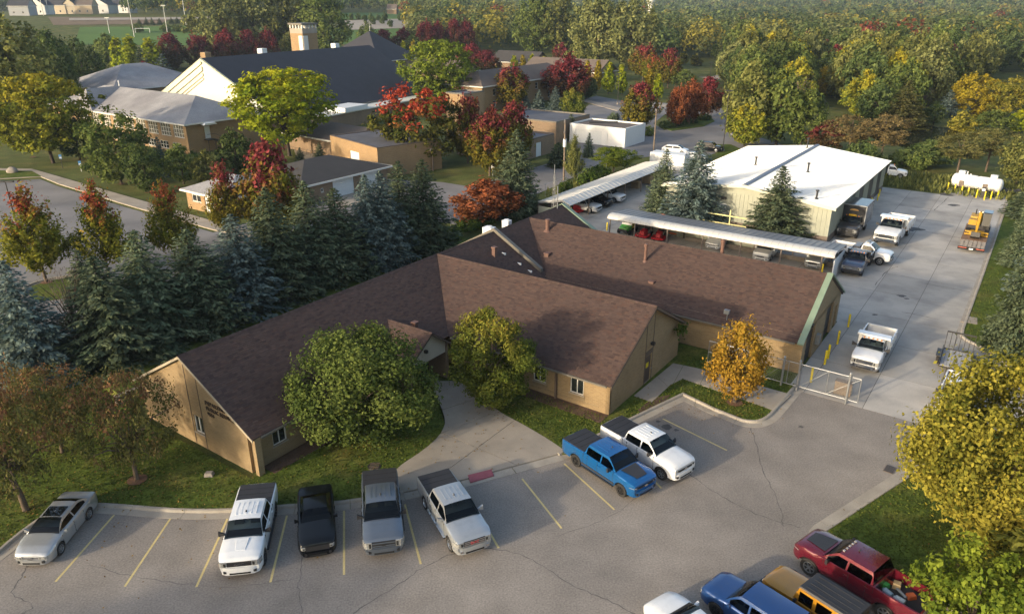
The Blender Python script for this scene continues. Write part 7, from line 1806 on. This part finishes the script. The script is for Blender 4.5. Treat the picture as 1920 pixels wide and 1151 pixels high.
# hedges and shrubs
for i, (x, y, t, w, mt) in enumerate([(880, 432, 412, 60, 'ivy'), (845, 448, 428, 60, 'ivy'), (900, 425, 408, 50, 'ivy'), (1100, 350, 318, 44, 'ivy'), (1125, 338, 312, 40, 'ivy'), (1060, 372, 340, 30, 'ivy'), (1250, 240, 228, 30, 'dark_green'), (1272, 236, 222, 30, 'dark_green'), (1296, 231, 217, 30, 'dark_green'), (1318, 226, 213, 30, 'dark_green'), (1085, 240, 214, 16, 'green'), (1215, 255, 238, 26, 'green'), (1150, 240, 213, 24, 'green_spruce'), (1640, 325, 292, 50, 'dark_green'), (1690, 312, 285, 46, 'dark_green'), (1720, 318, 288, 46, 'green')]):
    tree('shrub%d' % (i % 2), (x, y), t, w, mt, ['leafy green hedge shrub beside the street fence', 'clipped dark hedge shrub on the traffic island', 'green shrub by the far drive', 'dark shrub below the pines'][0 if i < 6 else 1 if i < 10 else 2 if i < 13 else 3], ['hedge shrubs by the street', 'hedge on the traffic island', 'shrubs by the far drive', 'shrubs below the pines'][0 if i < 6 else 1 if i < 10 else 2 if i < 13 else 3])
# trees out of the picture on the left, whose shade lies over the front car park
for i, (u, v, h_, w_) in enumerate([(-23, -37.0, 12.4, 9), (-30, -44, 12.8, 9), (-27, -40.5, 12.8, 8), (-44, -46, 13, 10), (-36, -50, 9.5, 8)]):
    p = W(u, v); cr, tr, h, rad, _ = PROTO['gen%d' % (i % 3)]
    r_ = thing('broadleaf_tree', 'leafy tree beyond the left edge that shades the car park', 'tree', p, i * 1.3, 'trees beyond the left edge')
    o = link('crown', cr, r_); o.scale = (w_ / 12, w_ / 12, h_ / 14); o.material_slots[0].link = 'OBJECT'; o.material_slots[0].material = LM['green']; t = link('trunk', tr, r_); t.scale = (1, 1, h_ / 14)

# ------------------------------------------------------------------ woods: nearest trees singly, the rest as one mass
def edge_y(x):
    pts = [(760, 30), (790, 100), (1000, 100), (1060, 108), (1240, 112), (1345, 114), (1352, 150), (1420, 205), (1500, 205), (1512, 152), (1600, 205), (1660, 222), (1740, 205), (1800, 185), (1840, 140), (1960, 135), (2100, 200)]
    return lerp_pts(pts, x)
def wooded(x, y, p):
    d = math.hypot(p[0], p[1])
    if d > 1500: return True
    if x >= 760: return y < edge_y(x)
    if x < 245: return d > 900
    return y < 30 if x < 640 else y < 24
wr_ = np.random.default_rng(7)
pts = []
for ring0, ring1, sp in ((165, 300, 7.5), (300, 520, 10), (520, 900, 14), (900, 1500, 20), (1500, 2600, 34), (2600, 4000, 55)):
    r = ring0
    while r < ring1:
        wdt = r * .80
        n = int(2 * wdt / sp)
        for k in range(n):
            x = -wdt + 2 * wdt * (k + wr_.random()) / n; y = r + wr_.uniform(-.45, .45) * sp
            q = PJ((x, y, terr(x, y)))
            if -160 < q[0] < 2080 and q[1] > -60 and wooded(q[0], q[1], (x, y)): pts.append((math.hypot(x, y), x, y))
        r += sp * .95
pts.sort()
FK = ['green', 'dark_green', 'olive', 'olive', 'green', 'gold_green', 'willow', 'green', 'olive', 'dark_green', 'olive', 'willow', 'green', 'gold_green', 'dark_green', 'olive', 'redtop']
FT = {'green': 'mid green tree', 'dark_green': 'dark green tree', 'olive': 'olive green tree', 'gold_green': 'gold tinged tree', 'willow': 'pale grey green tree', 'yellow_green': 'yellow green tree', 'redtop': 'red tipped tree', 'crimson': 'crimson tree'}
wpro = []
for i in range(3):
    cr, tr, h, rad, (V, tt) = PROTO['gen%d' % i]
    me = cr.copy(); wpro.append((me, h, rad))
N1 = 210
for i, (d, x, y) in enumerate(pts[:N1]):
    me, h, rad = wpro[i % 3]; mt = FK[int(wr_.integers(len(FK)))]
    qx = PJ((x, y, terr(x, y)))[0]
    where = 'above the far crimson group' if qx < 930 else 'left of the pale cottonwoods' if qx < 1090 else 'behind the pale cottonwoods' if qx < 1235 else 'above the two small yellow trees' if qx < 1340 else 'above the street bend' if qx < 1420 else 'behind the crimson maple' if qx < 1520 else 'behind the vivid yellow tree' if qx < 1600 else 'behind the tall larch' if qx < 1700 else 'above the pale blue spruce' if qx < 1800 else 'behind the beige house' if qx < 1900 else 'at the right edge'
    rank = 'at the wood front ' if d < 215 else 'mid wood ' if d < 260 else 'deep in the wood '
    sz_ = wr_.random(); big = 'big ' if sz_ > .66 else 'small ' if sz_ < .33 else ''
    o = link('wood_tree', me, None, (x, y, terr(x, y) - .4), wr_.random() * 6.28, label=big + FT[mt] + ' ' + rank + where, category='tree', group='trees of the wood')
    k = .82 + .42 * sz_; s = k * wr_.uniform(.85, 1.0); o.scale = (s * .95, s * .95, k * wr_.uniform(.85, 1.15))
    o.material_slots[0].link = 'OBJECT'; o.material_slots[0].material = LM[mt]
# far wood: leafy crowns in one mesh, colours by tree
FARM = [('far_green', (0.065, 0.105, 0.036), (0.150, 0.185, 0.062)), ('far_olive', (0.090, 0.112, 0.040), (0.195, 0.205, 0.078)), ('far_dark', (0.040, 0.070, 0.028), (0.100, 0.130, 0.050)), ('far_gold', (0.16, 0.15, 0.03), (0.30, 0.26, 0.05)), ('far_red', (0.12, 0.045, 0.025), (0.22, 0.08, 0.035))]
for n_, a_, b_ in FARM: lm(n_, a_, b_, vary=0)
parts = []
for (d, x, y) in pts[N1:]:
    ns = 330 if d < 420 else 200 if d < 600 else 110 if d < 1000 else 48 if d < 1800 else 22
    h = wr_.uniform(8, 20) if d < 1500 else wr_.uniform(12, 18); rad = h * wr_.uniform(.32, .52) * (1 if d < 1500 else 1.9)
    dd = wr_.normal(size=(ns, 3)); dd[:, 2] = np.abs(dd[:, 2]) * 1.0 - .35; dd /= np.linalg.norm(dd, axis=1, keepdims=True)
    C = dd * np.array([rad, rad, h * .48]) * wr_.uniform(.75, 1.05, ns)[:, None] + np.array([x, y, terr(x, y) + h * .5])
    N = dd * .9 + np.array([0, 0, .25]) + wr_.normal(size=(ns, 3)) * .4
    sz = np.full(ns, math.sqrt(rad * h / ns) * 1.15) * wr_.uniform(.7, 1.3, ns)
    tn = np.stack([wr_.random(ns), np.clip(wr_.random() * 1.1 - .1 + wr_.random(ns) * .15, 0, 1), np.clip(dd[:, 2] * .5 + .5, 0, 1)], 1)
    V, tt = quad_mesh('', C, N, sz, tn, .8, wr_)
    parts.append((V, tt, int(wr_.choice(5, p=[.34, .33, .2, .1, .03]))))
me = make_mesh('woodland', parts, [LM[q[0]] for q in FARM])
link('woodland', me, None, kind='stuff', label='far woods reaching to the hazy hills', category='woodland')
# small far trees by the fields
ft = 'young trees by the playing field'
for i, (x, y, t) in enumerate([(258, 62, 45), (312, 60, 48), (333, 60, 47), (350, 62, 53), (362, 58, 45), (378, 60, 50), (262, 47, 36), (275, 47, 33), (286, 47, 33), (300, 47, 34), (322, 45, 33), (333, 45, 32), (345, 44, 34), (358, 44, 33), (370, 43, 35)]):
    tree('spruce_s' if i > 5 else 'shrub0', (x, y), t, 10 if i > 5 else 22, 'green_spruce' if i > 5 else 'green', 'little far conifer beyond the playing field' if i > 5 else 'small round tree along the playing field', ft if i < 6 else 'little far conifers', name='far_tree')
for i, (x, y, t) in enumerate([(659, 38, 26), (672, 37, 25), (684, 42, 29), (696, 41, 26), (700, 47, 33), (709, 40, 28), (717, 46, 34), (722, 40, 24), (732, 52, 38), (750, 40, 26), (761, 38, 27), (780, 40, 31)]):
    tree('shrub%d' % (i % 2), (x, y), t, 11, 'dark_green', 'small dark tree in the far car park', 'small trees in the far car park', name='far_tree')
# ------------------------------------------------------------------ small things
# sliding gate and fence along u = 49.6
ft_ = thing('sliding_gate', 'galvanised chain link sliding gate across the yard entrance', 'gate', W(49.75, -17.0), -AZ)
def vx(v): return v + 17.0
m = MB(); x0, x1 = vx(-16.9), vx(-6.2); zt, zb = 2.0, .25
m.tube((x0, 0, zt), (x1, 0, zt), .032); m.build('top_rail', GALV, ft_)
m = MB(); m.tube((x0, 0, zb), (x1, 0, zb), .032); m.build('bottom_rail', GALV, ft_)
m = MB(); m.tube((x0, 0, 1.1), (vx(-12.6), 0, 1.1), .03); m.build('middle_rail', GALV, ft_)
for v_ in (-16.9, -14.6, -12.6, -11.0, -10.1, -8.3, -6.2):
    m = MB(); m.tube((vx(v_), 0, zb), (vx(v_), 0, zt), .028); m.build('upright', GALV, ft_)
for a, b in ((-16.9, -14.6), (-14.6, -12.6), (-12.6, -11.0), (-10.1, -8.3), (-8.3, -6.2)):
    m = MB(); m.tube((vx(a), 0, zb), (vx(b), 0, zt), .02); m.build('brace', GALV, ft_)
m = MB(); hgt = zt - zb
n = int((x1 - x0) / .11)
for s in (1, -1):
    for k in range(-16, n):
        a = x0 + k * .11; b = a + hgt
        z0_, z1_ = zb, zt
        if a < x0: z0_ = zb + (x0 - a); a_ = x0
        else: a_ = a
        if b > x1: z1_ = zt - (b - x1); b_ = x1
        else: b_ = b
        if z1_ <= z0_: continue
        P, Q = ((a_, z0_), (b_, z1_)) if s > 0 else ((a_, zb + zt - z0_), (b_, zb + zt - z1_))
        m.add([(P[0] - .004, .0, P[1]), (P[0] + .004, .0, P[1]), (Q[0] + .004, .0, Q[1]), (Q[0] - .004, .0, Q[1])], [[0, 1, 2, 3]])
o = m.build('chain_link', GALV, ft_); o['kind'] = 'stuff'
for v_, lab in ((-11.3, 'left'), (-10.2, 'middle'), (-6.9, 'right'), ):
    m = MB(); m.tube((0, 0, -.1), (0, 0, 2.3), .075, n=10); m.lathe([(.075, 2.3), (.09, 2.32), (.05, 2.4), (.001, 2.42)], 10)
    o = m.build('gate_post', GALV, None, smooth=40, label={'left': 'galvanised gate post against the brick corner of the garage wing', 'middle': 'galvanised gate post next to the brick corner post', 'right': 'galvanised gate post out in the drive at the far end of the gate'}[lab], category='post', group='gate posts'); o.location = W(49.55, v_)
m = MB(); m.box(-.55, .55, -.25, .25, 0, .95); cbx = thing('utility_cabinet', 'dark brown utility cabinet behind the sliding gate', 'cabinet', W(50.9, -7.4), -AZ); m.build('case', BROWNBAND, cbx)
m = MB(); m.box(-.58, .58, -.28, .28, .95, 1.0); m.build('lid', BROWNBAND, cbx)
# bollards
bm_ = MB(); bm_.lathe([(.085, -.1), (.085, 1.12), (.07, 1.18), (.001, 1.21)], 12); bme = bm_.mesh('bollard', [YELLOWP], smooth=40)
def bollard(p, label, h=1.2, group='yellow bollards'):
    o = link('bollard', bme, None, p, 0, label=label, category='bollard', group=group); o.scale = (1, 1, h / 1.2)
bollard(G(1546, 683), 'yellow bollard, front one of the close pair by the garage doors'); bollard(G(1552, 672), 'yellow bollard, rear one of the close pair by the garage doors'); bollard(G(1570, 645), 'yellow bollard beside the second garage door'); bollard(G(1590, 613), 'yellow bollard at the far end of the garage wall'); bollard(G(1520, 716), 'yellow bollard behind the gate mesh')
for i, (x, y) in enumerate([(1776, 357), (1789, 360), (1802, 364), (1814, 367), (1830, 371), (1845, 375), (1857, 374), (1869, 373)]):
    bollard(G(x, y), ['first', 'second', 'third', 'fourth', 'fifth', 'sixth', 'seventh', 'last'][i] + ' yellow bollard from the left in front of the white tanks')
for x, y, l in ((1138, 432, 'yellow bollard left of the green cart carport end'), (1541, 512, 'short yellow bollard below the silver truck nose'), (1070, 402, 'yellow bollard behind the far gable of the long wing'), (1617, 395, 'yellow bollard nearest the first workshop door'), (1628, 390, 'yellow bollard between workshop doors'), (1633, 384, 'taller yellow bollard between workshop doors'), (1645, 376, 'yellow bollard at the far workshop doors'), (1648, 368, 'last yellow bollard along the workshop')): bollard(G(x, y), l, 1.0)
# white tanks with boxes on top
TK = pbr('tank_white', (.78, .77, .74), rough=.4, var=.08, scale=1.5, col2=(.62, .58, .52), c2scale=.8, c2lo=.55, c2hi=.8)
def tank(a, lab, box_x):
    t = thing('fuel_tank', lab, 'tank', a, HEAD_V + R(-10), 'fuel tanks')
    M = Matrix.Translation((0, 0, 1.35)) @ Matrix.Rotation(R(90), 4, 'Y')
    m = MB(); m.lathe([(.001, -1.75), (.5, -1.72), (.85, -1.55), (.95, -1.35), (.95, 1.35), (.85, 1.55), (.5, 1.72), (.001, 1.75)], 24, 0, M); m.build('vessel', TK, t, smooth=50)
    for x in (-.9, .9): m = MB(); m.box(x - .15, x + .15, -.75, .75, 0, .75); m.build('saddle', CONCB, t)
    m = MB(); m.box(box_x - .4, box_x + .4, -.35, .35, 2.2, 2.75); m.build('valve_box', TK, t)
    m = MB(); m.tube((0, .3, 2.2), (0, .3, 2.7), .08); m.tube((.6, -.3, 2.2), (.6, -.3, 2.5), .1); m.build('pipe_stub', TK, t)
    m = MB(); m.box(-.5, .1, -1.1, -.98, .6, 1.5); m.build('placard', BROWNBAND, t)
tank(G(1806, 356), 'white fuel tank with tall valve box, left of the two', -.6); tank(G(1850, 363), 'white fuel tank with rounded end towards the yard, right of the two', .5)
tu = thing('fuel_pump', 'slim dark fuel pump between the bollards and the right tank', 'pump', G(1841, 371), HEAD_V); m = MB(); m.box(-.25, .25, -.2, .2, 0, 1.5); m.build('case', DARK, tu); m = MB(); m.box(-.2, .2, -.22, -.2, 1.0, 1.35); m.build('display', WHITEM, tu)
dm = thing('scrap_heap', 'dark heap of covered scrap right of the tanks', 'heap', G(1886, 362), 0); m = MB(); rs_ = random.Random(8)
for k in range(7): x, y = rs_.uniform(-1.2, 1.2), rs_.uniform(-.8, .8); m.hexa([(x - .5, y - .4, 0), (x + .5, y - .5, 0), (x + .4, y + .4, 0), (x - .5, y + .4, 0), (x - .3, y - .2, .6), (x + .3, y - .3, .5 + .4 * rs_.random()), (x + .2, y + .2, .7), (x - .3, y + .2, .5)])
o = m.build('pile', DARK, dm); o['kind'] = 'stuff'
# racks beside the workshop
PALEY = pbr('pale_yellow_beam', (.66, .60, .28), rough=.5, var=.08)
rk = thing('pipe_rack', 'pale yellow steel rack frame standing against the workshop wall', 'rack', W(83.2, -30.5), -AZ)
for x, h_ in ((-1.5, 1.5), (1.4, 1.5), (3.0, 3.2), (5.0, 1.4)): m = MB(); m.box(x - .06, x + .06, -.06, .06, 0, h_); m.build('upright', PALEY, rk)
for z, xa, xb in ((1.42, -1.5, 5.0), (2.4, .2, 5.0)): m = MB(); m.box(xa, xb, -.1, -.061, z, z + .14); m.build('beam', PALEY, rk)
pl = thing('pallet_stack', 'stack of wooden pallets and timber inside the street carport', 'pallets', W(99.5, -47.5), -AZ)
WOODM = pbr('raw_wood', (.42, .30, .17), rough=.8, var=.2, scale=3)
for k in range(5):
    m = MB(); m.box(-.6, .6, -.6, .6, k * .22 + .1, k * .22 + .16); p_ = m.build('pallet', WOODM, pl)
    for q in range(3): m = MB(); m.box(-.6, .6, -.58 + q * .5, -.42 + q * .5, k * .22, k * .22 + .1); m.build('runner', WOODM, p_)
pl2 = thing('timber_crate', 'orange timber crate further in under the street carport', 'crate', W(103.0, -47.5), -AZ); m = MB(); m.box(-.8, .8, -.6, .6, .1, 1.3); m.build('box', WOODM, pl2)
for k in range(3): m = MB(); m.box(.8, .84, -.6, .6, .2 + k * .4, .45 + k * .4); m.build('plank', WOODM, pl2)
# utility poles
POLEW = pbr('pole_wood', (.20, .155, .115), rough=.9, var=.2, scale=3)
def upole(base, top, lab, arms=2, cans=0, az=AZ + R(60)):
    p = G(*base); h_ = height_at(p, top); t = thing('utility_pole', lab, 'utility pole', p, -az, 'utility poles')
    m = MB(); m.tube((0, 0, -.2), (0, 0, h_), .16, .11, 8); m.build('pole', POLEW, t, smooth=50)
    for k in range(arms):
        m = MB(); z = h_ - .25 - k * 1.5; m.box(-1.2, 1.2, -.17, -.06, z - .07, z + .07); a = m.build('cross_arm', POLEW, t)
        for x in (-1.1, -.4, .4, 1.1): m = MB(); m.tube((x, -.11, z + .07), (x, -.11, z + .25), .04, n=6); m.build('insulator', GALV, a)
    for k in range(cans):
        s = -1 if k % 2 else 1; m = MB(); m.lathe([(.001, 0), (.24, 0), (.26, .1), (.26, 1.0), (.22, 1.06), (.001, 1.1)], 14, 0, Matrix.Translation((s * .48, 0, h_ - 3.9))); m.build('transformer', WHITEM, t, smooth=40)
upole((1057, 338), 226, 'wooden utility pole with two white transformers by the low brick shop', 2, 2); upole((1225, 290), 205, 'wooden utility pole beside the white garage', 1); upole((812, 320), 278, 'short wooden utility pole in front of the scarlet maple', 1)
# lamp posts
def lamp(base, top, lab, arm=.6, g=True):
    p = G(*base) if base[1] > 118 else GT(*base); h_ = height_at(p, top); t = thing('lamp_post', lab, 'lamp post', p, 0, 'lamp posts')
    m = MB(); m.tube((0, 0, -.1), (0, 0, h_), .09, .06, 8); m.build('pole', DARK if g else GALV, t)
    m = MB(); m.tube((0, 0, 0), (0, 0, .5), .28, n=10); m.build('base', CONCB, t)
    for s in (1, -1): m = MB(); m.box(s * .06, s * (.06 + arm), -.17, .17, h_ - .12, h_ + .04); m.build('lamp_head', DARK if g else GALV, t)
lamp((30, 418), 340, 'dark twin headed lamp post in the left parking lot', .95); lamp((1158, 196), 138, 'thin lamp post beside the drive'); lamp((1355, 285), 170, 'thin tall lamp post on the small grass island'); lamp((1616, 300), 252, 'slim lamp post behind the white workshop roof'); lamp((1331, 150), 118, 'lamp post by the far car park')
WP = pbr('pale_pole', (.55, .54, .50), rough=.5, var=.05)
for i, (x, y, t_) in enumerate([(206, 64, 33), (252, 70, -8), (314, 62, 10), (350, 52, -8), (82, 30, -20), (92, 28, -20)]):
    p = GT(x, y); h_ = height_at(p, t_); t = thing('field_light_pole', ['pale field light pole left of the goal', 'tall pale field light pole just left of the goal', 'pale light pole with lamp cluster right of the goal', 'tall pale pole at the right end of the field', 'pale pole in front of the far white house', 'second pale pole in front of the far white house'][i], 'light pole', p, 0, 'field light poles')
    m = MB(); m.tube((0, 0, 0), (0, 0, h_), .22, .14, 6); m.build('pole', WP, t); m = MB(); m.box(-1.2, 1.2, -.15, .15, h_ - .5, h_); m.build('lamp_bar', WP, t)
p = GT(268, 63); gl = thing('football_goal', 'white football goal on the far playing field', 'goal', p, R(10))
for x in (-3.6, 3.6): m = MB(); m.tube((x, 0, 0), (x, 0, 2.4), .12, n=6); m.build('post', WHITEM, gl)
m = MB(); m.tube((-3.6, 0, 2.4), (3.6, 0, 2.4), .12, n=6); m.build('crossbar', WHITEM, gl)
# accessible parking signs, boulder, drain covers
BLUES = pbr('sign_blue', (.10, .28, .55), rough=.5, var=.05)
for (x, y, t_, l) in ((118, 316, 290, 'small blue parking sign on a thin post by the pavement'), (153, 322, 302, 'second small blue and white parking sign on a wider base')):
    p = G(x, y); h_ = height_at(p, t_); sg = thing('parking_sign', l, 'sign', p, R(20), 'parking signs'); m = MB(); m.tube((0, 0, 0), (0, 0, h_), .05, n=6); m.build('post', DARK if x < 130 else WHITEM, sg); m = MB(); m.box(-.2, .2, -.07, -.05, h_ - .7, h_); s_ = m.build('plate', BLUES, sg); m = MB(); m.box(-.16, .16, -.075, -.071, h_ - .62, h_ - .4); m.build('symbol', WHITEM, s_)
p = G(24, 325); m = MB(); rb_ = np.random.default_rng(4)
for k, (z, r) in enumerate(((0, .8), (.35, .95), (.7, .7), (.9, .3))): m.v += [(r * rb_.uniform(.8, 1.15) * math.cos(a), r * .75 * rb_.uniform(.8, 1.15) * math.sin(a), z + rb_.uniform(-.06, .06)) for a in np.linspace(0, 2 * math.pi, 13)[:-1]]
for k in range(3):
    for q in range(12): m.f.append([k * 12 + q, k * 12 + (q + 1) % 12, (k + 1) * 12 + (q + 1) % 12, (k + 1) * 12 + q]); m.m.append(0); m.c.append((1, 1, 1))
m.f.append([36 + q for q in range(12)]); m.m.append(0); m.c.append((1, 1, 1))
o = m.build('boulder', CONCB, None, smooth=60, label='pale boulder on the grass strip of the left parking lot', category='boulder'); o.location = p + Vector((0, 0, .1))
p = G(702, 876); dc = thing('drain_cover', 'round slotted drain cover in the lawn beside the entrance walk', 'drain cover', p + Vector((0, 0, .085)), 0)
m = MB(); m.lathe([(.001, .02), (.40, .02), (.42, .0)], 20); m.build('cover', DARK, dc)
for k in range(5): m = MB(); m.box(-.28, .28, -.3 + k * .15 - .02, -.3 + k * .15 + .02, .02, .035); m.build('grate_bar', BROWNBAND, dc)
p = G(1668, 880); gd = thing('gutter_drain', 'rusty square drain grate in the right kerb gutter', 'drain cover', p + Vector((0, 0, .012)), R(50)); m = MB(); m.box(-.4, .4, -.28, .28, 0, .02); m.build('grate', BROWNBAND, gd)
for k in range(6): m = MB(); m.box(-.36 + k * .13, -.30 + k * .13, -.24, .24, .02, .032); m.build('grate_bar', DARK, gd)
p = G(393, 893); m = MB(); m.hexa([(-.25, -.2, 0), (.25, -.2, 0), (.25, .2, 0), (-.25, .2, 0), (-.2, -.15, .22), (.2, -.15, .24), (.2, .15, .22), (-.2, .15, .2)]); o = m.build('stone_block', CONCB, None, label='small pale stone block on the lawn by the lettered gable', category='stone'); o.location = p + Vector((0, 0, .08))
# mulch rings
for x, y in ((258, 902), (1377, 757), (88, 531), (228, 346), (279, 362), (188, 333), (62, 296)):
    p = G(x, y); m = MB(); m.lathe([(.001, .0), (.55, -.03)], 14); o = m.build('mulch_ring', MULCH, None, kind='structure'); o.location = p + Vector((0, 0, .16))
# sign board by the maple and fence along the street
p = G(924, 330); sg = thing('street_sign', 'small white sign board under the crimson topped maple', 'sign', p, 0); m = MB(); m.tube((0, 0, 0), (0, 0, 1.6), .04, n=6); m.build('post', GALV, sg); m = MB(); m.box(-.25, .25, -.05, -.03, 1.2, 1.9); m.build('plate', WHITEM, sg)
fr = thing('street_fence', 'thin chain link fence along the street behind the carport', 'fence', W(66, -55.6), -AZ)
for k in range(16): m = MB(); m.tube((0, k * 3.0, 0), (0, k * 3.0, 1.8), .03, n=6); m.build('fence_post', GALV, fr)
m = MB(); m.tube((0, 0, 1.8), (0, 45, 1.8), .025, n=5); m.build('top_rail', GALV, fr)
# vine hanging from the middle wing
vn = np.random.default_rng(12); C = np.stack([vn.normal(-18.85, .18, 160), vn.normal(48.9, .35, 160), vn.normal(2.75, .22, 160)], 1); tn = vn.random((160, 3)); V, tt = quad_mesh('', C, vn.normal(size=(160, 3)) + np.array([1, 0, .5]), np.full(160, .12), tn, .7, vn)
vr = thing('climbing_vine', 'small vine hanging from the eave of the middle wing', 'vine', W(0, 0), -AZ); link('foliage', make_mesh('foliage', [(V, tt, 0)], [LM['ivy']]), vr)
# barrels of rough grass behind the yard
gs = np.random.default_rng(31); cx = []
for k in range(2600):
    u = gs.uniform(121.5, 134); v = gs.uniform(-30, 6); q = W(u, v)
    cx.append((q.x, q.y, gs.uniform(.15, .5)))
for k in range(700):
    q = G(gs.uniform(1020, 1130), gs.uniform(300, 392)); uq = UV(q)
    if uq[1] < -51 and uq[1] > -56: cx.append((q.x, q.y, gs.uniform(.2, .7)))
C = np.array(cx); n = len(C); tn = gs.random((n, 3)); V, tt = quad_mesh('', C, gs.normal(size=(n, 3)) * np.array([1, 1, .3]), np.full(n, .45) * gs.uniform(.6, 1.3, n), tn, .35, gs, np.tile([0, 0, 1.0], (n, 1)) + gs.normal(size=(n, 3)) * .3)
link('rough_grass', make_mesh('rough_grass', [(V, tt, 0)], [LM['olive']]), None, kind='stuff', label='rough tall grass behind the yard and along the fence', category='grass')

# short grass blades on the lawns round the front car park, and fallen leaves
def inside(poly, x, y):
    c = False; n = len(poly)
    for i in range(n):
        a, b = poly[i], poly[i - 1]
        if (a[1] > y) != (b[1] > y) and x < (b[0] - a[0]) * (y - a[1]) / (b[1] - a[1]) + a[0]: c = not c
    return c
lm('turf', (0.070, 0.105, 0.018), (0.150, 0.165, 0.040), vary=0)
lm('litter', (0.20, 0.11, 0.04), (0.30, 0.20, 0.06), vary=0)
gr = np.random.default_rng(55); cs = []
bm_box = [W(20.6, -45.5), W(20.6, -32.4), W(38.4, -32.4), W(38.4, -18.9), W(50.2, -18.9), W(50.2, -11), W(64, -11), W(64, -45.5)]
def scatter(poly, n, xr_, yr_, z):
    out = []
    while n > 0:
        x, y = gr.uniform(*xr_), gr.uniform(*yr_); n -= 1
        if inside(poly, x, y) and not inside(bm_box, x, y) and not inside(sw, x, y) and not inside(walk, x, y): out.append((x, y, z))
    return out
cs += scatter(lawn_a, 42000, (-44, 2), (18, 48), .10) + scatter(lawn_b, 26000, (-3, 23), (38, 54), .095) + scatter(lawn_c, 16000, (14, 34), (20, 40), .10) + scatter(lawn_d, 9000, (34, 50), (50, 84), .095)
C = np.array(cs); n = len(C); big = np.sin(C[:, 0] * .9) * np.sin(C[:, 1] * .7 + 1) * .5 + .5
tn = np.stack([gr.random(n), np.clip(big * .7 + gr.random(n) * .3, 0, 1), gr.random(n)], 1)
V, tt = quad_mesh('', C, gr.normal(size=(n, 3)) * np.array([1, 1, .4]), gr.uniform(.05, .11, n), tn, .5, gr, np.tile([0, 0, 1.0], (n, 1)) + gr.normal(size=(n, 3)) * .5)
link('grass', make_mesh('grass', [(V, tt, 0)], [LM['turf']]), None, kind='stuff', label='short mown grass on the lawns round the car park', category='grass')
cs = []
for (x, y, r, k) in ((258, 902, 4, 260), (60, 955, 4.5, 200), (690, 836, 4.5, 260), (924, 764, 3.5, 160), (1377, 757, 2.5, 220), (1860, 1000, 5, 300), (1300, 770, 5, 60), (400, 940, 7, 120), (860, 840, 5, 60)):
    p = G(x, y)
    for q in range(k): a_ = gr.uniform(0, 6.28); rr__ = r * abs(gr.normal()) * .7; cs.append((p.x + rr__ * math.cos(a_), p.y + rr__ * math.sin(a_), .135))
C = np.array(cs); n = len(C); V, tt = quad_mesh('', C, np.array([0, 0, 1]) + gr.normal(size=(n, 3)) * .25, gr.uniform(.04, .075, n), gr.random((n, 3)), .7, gr)
link('fallen_leaves', make_mesh('fallen_leaves', [(V, tt, 0)], [LM['litter']]), None, kind='stuff', label='scattered fallen leaves under the trees', category='leaves')

# ------------------------------------------------------------------ air
hz_m, hz_t, hz_o = nodes('haze_air')
pv = nn(hz_t, 'ShaderNodeVolumePrincipled'); pv.inputs['Color'].default_value = (0.62, 0.76, 0.95, 1); pv.inputs['Density'].default_value = 0.00015; pv.inputs['Anisotropy'].default_value = 0.2
hz_t.links.new(pv.outputs[0], hz_o.inputs['Volume'])
m = MB(); m.box(-5200, 5200, -5200, 5200, -2.0, 135); m.build('haze', hz_m, None, kind='stuff')
